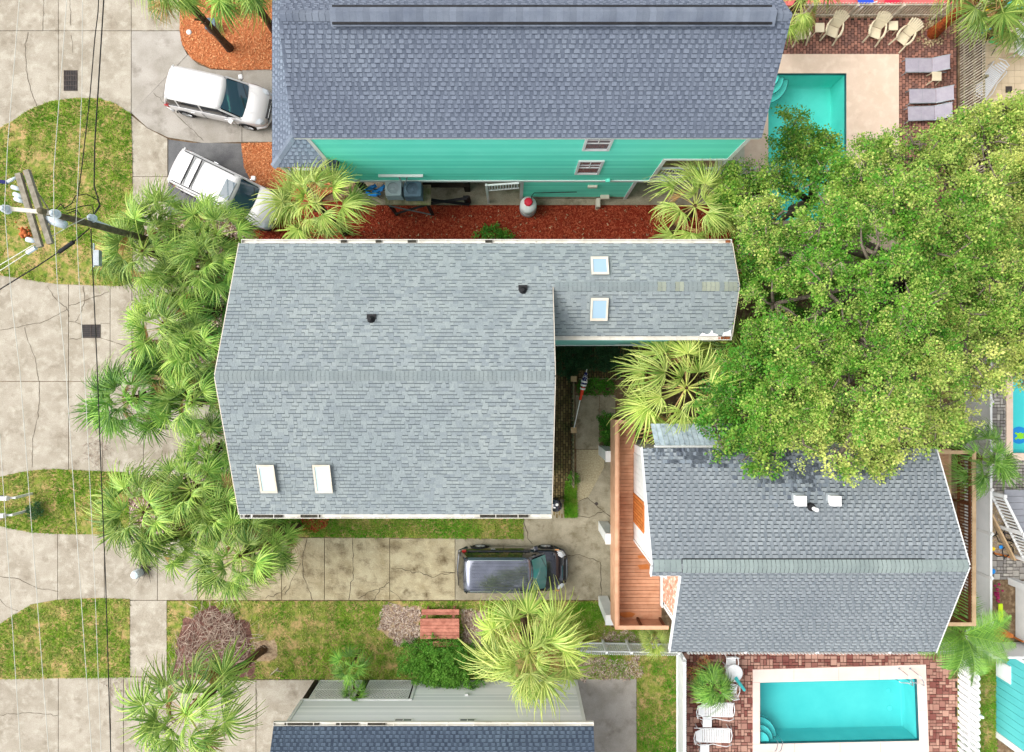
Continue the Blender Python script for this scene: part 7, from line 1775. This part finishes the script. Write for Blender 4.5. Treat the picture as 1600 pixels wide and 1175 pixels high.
def twigs(c, twd, spr, r, seed, frac=.5):
    rg = np.random.default_rng(seed); k = rg.random(len(c)) < frac; c = c[k]; twd = twd[k]
    n, m_ = twd.shape[:2]; A_ = np.repeat(c, m_, 0) - .0; D = twd.reshape(-1, 3); B_ = A_ + D * spr * .95
    u = np.cross(D, [0, 0, 1.0]); u /= (np.linalg.norm(u, axis=1)[:, None] + 1e-9); w_ = np.cross(D, u)
    V = np.stack([A_ + u * r, A_ - u * r * .5 + w_ * r, A_ - u * r * .5 - w_ * r, B_], 1); F_ = []
    base = np.arange(len(A_))[:, None] * 4
    F_ = np.concatenate([base + np.array([0, 1, 3]), base + np.array([1, 2, 3]), base + np.array([2, 0, 3])])
    return V.reshape(-1, 3), F_
def tree(label, trunk_px, lobes, n_sprig, per, size, mk, seed, th=5.5, tr=.3, tbias=0.0, cat='tree', group=None, spr=.42, name='oak_tree', zmin=None):
    b = Vector(P(trunk_px[0], trunk_px[1], 0)); t = thing(name, label, cat, b, group=group)
    lobes = [(x, y, r, z + (((i * 37) % 11) / 10 - .6) * 2.0) for i, (x, y, r, z) in enumerate(lobes)]
    cent = [P(x, y, z) for x, y, r, z in lobes]; rad = [r * (HC - z) / FPX for x, y, r, z in lobes]
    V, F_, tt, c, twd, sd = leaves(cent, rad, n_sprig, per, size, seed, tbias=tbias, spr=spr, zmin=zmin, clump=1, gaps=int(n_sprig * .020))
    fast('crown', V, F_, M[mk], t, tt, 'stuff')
    V2, F2 = twigs(c, twd, spr * 1.15, .011, seed, .4); fast('twigs', V2, F2, M['twig'], t, None, 'stuff')
    fork = b + Vector((0, 0, th * .4)); build('trunk', MB().tube([b, b + Vector((.1, .05, th * .2)), fork], [tr * 1.3, tr, tr * .9], 12), M['bark'], t, smooth=True)
    rg = random.Random(seed)
    for ce, ra in zip(cent, rad):
        ce = Vector(ce); m1 = fork.lerp(ce, .5) + Vector((rg.gauss(0, .3), rg.gauss(0, .3), .3)); mb = MB(); mb.tube([fork - Vector((0, 0, .2)), m1, ce], [tr * .5, tr * .3, tr * .16], 7)
        for k in range(6):
            d = Vector((rg.gauss(0, 1), rg.gauss(0, 1), rg.uniform(.2, 1))).normalized(); e = ce + d * ra * .95; m2 = ce.lerp(e, .5) + Vector((rg.gauss(0, .15), rg.gauss(0, .15), .1)); mb.tube([ce - d * .05, m2, e], [tr * .18, tr * .1, .012], 5)
        build('limb', mb, M['bark'], t, smooth=True)
    return t
tree('huge spreading oak between the two pools and the grey roofs', (1385, 440), [(1340, 285, 58, 8.6), (1400, 330, 62, 9.6), (1300, 350, 56, 9.0), (1235, 400, 58, 8.2), (1200, 350, 46, 7.6), (1360, 410, 60, 9.8), (1460, 400, 62, 9.0), (1500, 340, 52, 8.6), (1290, 455, 58, 9.4),
      (1208, 475, 48, 7.8), (1420, 480, 58, 9.9), (1500, 480, 58, 8.8), (1340, 530, 60, 9.8), (1245, 545, 58, 8.8), (1190, 540, 34, 7.6), (1430, 570, 60, 9.4), (1515, 580, 46, 8.2), (1300, 620, 58, 9.5), (1215, 630, 48, 8.4),
      (1380, 640, 58, 9.6), (1460, 650, 46, 8.6), (1255, 675, 44, 8.4), (1325, 684, 46, 9.4), (1392, 684, 40, 8.6), (1310, 718, 22, 9.0), (1370, 722, 20, 9.0), (1540, 430, 50, 8)], 3900, 84, .072, 'leaf_oak', 21, th=7, tr=.42, tbias=.02)
tree('dark green oak beside the end of the first pool and teal house', (1240, 330), [(1250, 245, 56, 6.4), (1190, 300, 55, 6.0), (1290, 290, 50, 6.4), (1140, 350, 40, 5.2), (1150, 300, 36, 5.2), (1185, 400, 40, 5.4), (1235, 205, 26, 6.0)], 1150, 66, .08, 'leaf_dark', 22, th=5, tr=.24, tbias=-.05)
tree('oak at the right edge over the tall fence', (1560, 330), [(1540, 225, 52, 7.6), (1590, 270, 54, 7.2), (1440, 256, 44, 6.6), (1500, 228, 38, 7.0), (1480, 275, 46, 6.6), (1540, 300, 50, 7.8), (1590, 360, 52, 7.2), (1560, 410, 46, 7.8), (1595, 470, 50, 7.0), (1560, 530, 50, 7.4), (1595, 575, 34, 7.2),
      (1535, 590, 32, 7.0), (1610, 195, 40, 7.2), (1385, 242, 30, 6.4), (1415, 290, 40, 7.2), (1355, 240, 26, 6.6), (1425, 225, 18, 6.6), (1520, 190, 20, 6.8), (1560, 175, 20, 7.0), (1600, 240, 46, 7.4), (1615, 320, 44, 7.2), (1615, 420, 44, 7.4), (1610, 520, 44, 7.0), (1585, 190, 34, 7.2), (1480, 215, 22, 6.6)], 2300, 80, .072, 'leaf_oak', 23, th=6, tr=.34, tbias=.02)
tree('small dark leafed tree at the edge of the grey roof', (1160, 640), [(1155, 650, 58, 8.2), (1190, 700, 42, 8.6), (1120, 680, 30, 7.6), (1170, 590, 45, 7.8)], 640, 66, .08, 'leaf_dark', 24, th=5.5, tr=.2, tbias=0.0)
def shrub(label, lobes, n, per, size, mk, seed, spr=.16, tb=0.0, name='shrub', group=None):
    x, y, r, z = lobes[0]; b = Vector(P(x, y, 0)); t = thing(name, label, 'shrub', b, group=group)
    cent = [P(x, y, z) for x, y, r, z in lobes]; rad = [r * (HC - z) / FPX for x, y, r, z in lobes]
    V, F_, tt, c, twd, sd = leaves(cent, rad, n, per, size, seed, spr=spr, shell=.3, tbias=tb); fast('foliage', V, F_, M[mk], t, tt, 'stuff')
    mb = MB(); rg = random.Random(seed)
    for ce, ra in zip(cent, rad):
        for k in range(5): mb.tube([(ce[0] + rg.gauss(0, .05), ce[1] + rg.gauss(0, .05), 0), (ce[0] + rg.gauss(0, ra * .4), ce[1] + rg.gauss(0, ra * .4), ce[2] + ra * .4)], [.02, .006], 5)
    build('stem', mb, M['bark'], t)
shrub('dense rounded green shrub below the picnic table', [(690, 1030, 38, .5), (648, 1026, 26, .35), (720, 1040, 34, .5), (700, 1050, 24, .5), (665, 1035, 28, .4)], 900, 34, .05, 'leaf_shrub', 31)
shrub('dark clipped shrub under the wing, against the main roof', [(886, 560, 26, .5), (900, 552, 22, .5)], 330, 34, .045, 'leaf_blue_green', 32, group='dark clipped shrubs under the wing')
shrub('dark clipped shrub under the wing, beside the big pale palm', [(940, 552, 26, .5), (962, 555, 24, .5), (925, 556, 20, .4)], 460, 34, .045, 'leaf_blue_green', 33, group='dark clipped shrubs under the wing')
shrub('dark bush in the shade of the oak behind the first pool', [(1230, 400, 40, 1.6), (1300, 400, 48, 1.8), (1260, 470, 44, 1.6), (1200, 440, 36, 1.4)], 520, 34, .09, 'leaf_dark', 51, spr=.3, group='bushes in the shade of the oak')
shrub('dark bush in the shade of the oak right of the trunk', [(1450, 420, 50, 2.0), (1490, 500, 46, 1.8), (1420, 500, 44, 1.8), (1540, 430, 46, 1.6)], 560, 34, .09, 'leaf_dark', 52, spr=.3, group='bushes in the shade of the oak')
shrub('dark bush in the shade of the oak above the deck roof', [(1330, 530, 50, 1.8), (1260, 560, 44, 1.6), (1400, 570, 46, 1.8), (1210, 560, 36, 1.4)], 560, 34, .09, 'leaf_dark', 53, spr=.3, group='bushes in the shade of the oak')
shrub('low green shrub against the gutter in the red mulch', [(768, 370, 15, .2), (748, 374, 8, .15), (792, 370, 7, .2)], 80, 22, .07, 'leaf_shrub', 34, tb=.1)
shrub('dark ground cover between path and long deck', [(948, 668, 10, .15), (950, 685, 10, .15), (946, 655, 9, .12), (958, 675, 10, .15)], 220, 20, .05, 'leaf_shrub', 35, tb=-.1)
shrub('dark small shrub at the foot of the second mailbox', [(55, 796, 9, .25)], 70, 24, .04, 'leaf_blue_green', 36)
shrub('green plants behind the flag', [(930, 604, 10, .15), (950, 606, 10, .15), (912, 606, 8, .12)], 120, 16, .06, 'leaf_shrub', 37, tb=.1)
shrub('light green plant by the bin and path', [(896, 748, 6, .2)], 40, 16, .05, 'leaf_shrub', 38, tb=.4)
# orange leafed plant by the west fence of the pool patio
mb = MB()
for (px, py, r) in ((1100, 1035, .38), (1082, 1050, .36)):
    for i in range(260):
        a = RNG.uniform(0, 6.28); d = r * math.sqrt(RNG.random()); x, y = PX(px) + d * math.cos(a), PY(py) + d * math.sin(a); z = .05 + RNG.random() * .12; b_ = RNG.uniform(0, 6.28); l = .05
        mb.add([(x, y, z), (x + l * math.cos(b_), y + l * math.sin(b_), z + .02), (x + l * math.cos(b_ + .7), y + l * math.sin(b_ + .7), z + .01)], [(0, 1, 2)], RNG.random())
tag(build('fallen_leaves', mb, M['chip_orange'], None), 'orange fallen leaves in the upper left corner of the red patio', 'leaves', kind='stuff')
# stone ring round the orange trunk
sr = MB()
for i in range(150):
    a = RNG.uniform(0, 6.28); d = RNG.uniform(.3, .72); x, y = PX(1453) + d * math.cos(a) * 1.05, PY(53) + d * math.sin(a) * .95
    n0 = len(sr.v); sr.ball((x, y, .03), RNG.uniform(.03, .055), 6, .6, t=RNG.random())
tag(build('stone_ring', sr, M['stone'], None, smooth=True), 'ring of pale river stones round the orange palm trunk', 'stones', kind='stuff')
# dead brush heap
mb = MB()
for i in range(620):
    cx_, cy_ = RNG.choice([(340, 985), (310, 1005), (365, 1000), (300, 1030), (345, 1035), (375, 1020), (330, 965)]); x, y = PX(cx_) + RNG.gauss(0, .5), PY(cy_) + RNG.gauss(0, .42)
    a = RNG.gauss(.9, .8); l = RNG.uniform(.3, .85); z = RNG.uniform(.03, .5); pts = [(x, y, z)]
    for k in range(2): a += RNG.gauss(0, .35); p = pts[-1]; pts.append((p[0] + l / 2 * math.cos(a), p[1] + l / 2 * math.sin(a), max(.02, p[2] + RNG.gauss(0, .08))))
    mb.tube(pts, [.013, .009, .005], 3, t=RNG.random() ** .6, cap=False)
tag(build('dead_brush', mb, M['dead_twig'], None), 'heap of pale dead twigs on the long lawn by the sidewalk', 'brush', kind='stuff')
mb = MB()
for i in range(160):
    cx_, cy_ = RNG.choice([(150, 690), (140, 715), (158, 705), (180, 1075), (190, 1085)]); x, y = PX(cx_) + RNG.gauss(0, .35), PY(cy_) + RNG.gauss(0, .35); a = RNG.uniform(0, 6.28); l = RNG.uniform(.15, .4)
    mb.tube([(x, y, .03), (x + l * math.cos(a), y + l * math.sin(a), .04)], [.006, .003], 3, t=RNG.random() * .5, cap=False)
tag(build('dry_litter', mb, M['dead_twig'], None), 'dry brown twigs scattered on the aprons', 'litter', kind='stuff')
# the orange rust coloured clump and post on the pole island
mb = MB()
for i in range(26): mb.ball((PX(42) + RNG.gauss(0, .2), PY(365) + RNG.gauss(0, .15), .05 + RNG.random() * .2), RNG.uniform(.04, .1), 6)
tag(build('dry_flower_clump', mb, M['chip_orange'], None, smooth=True), 'orange brown dry clump on the grass island under the crossarms', 'plant')
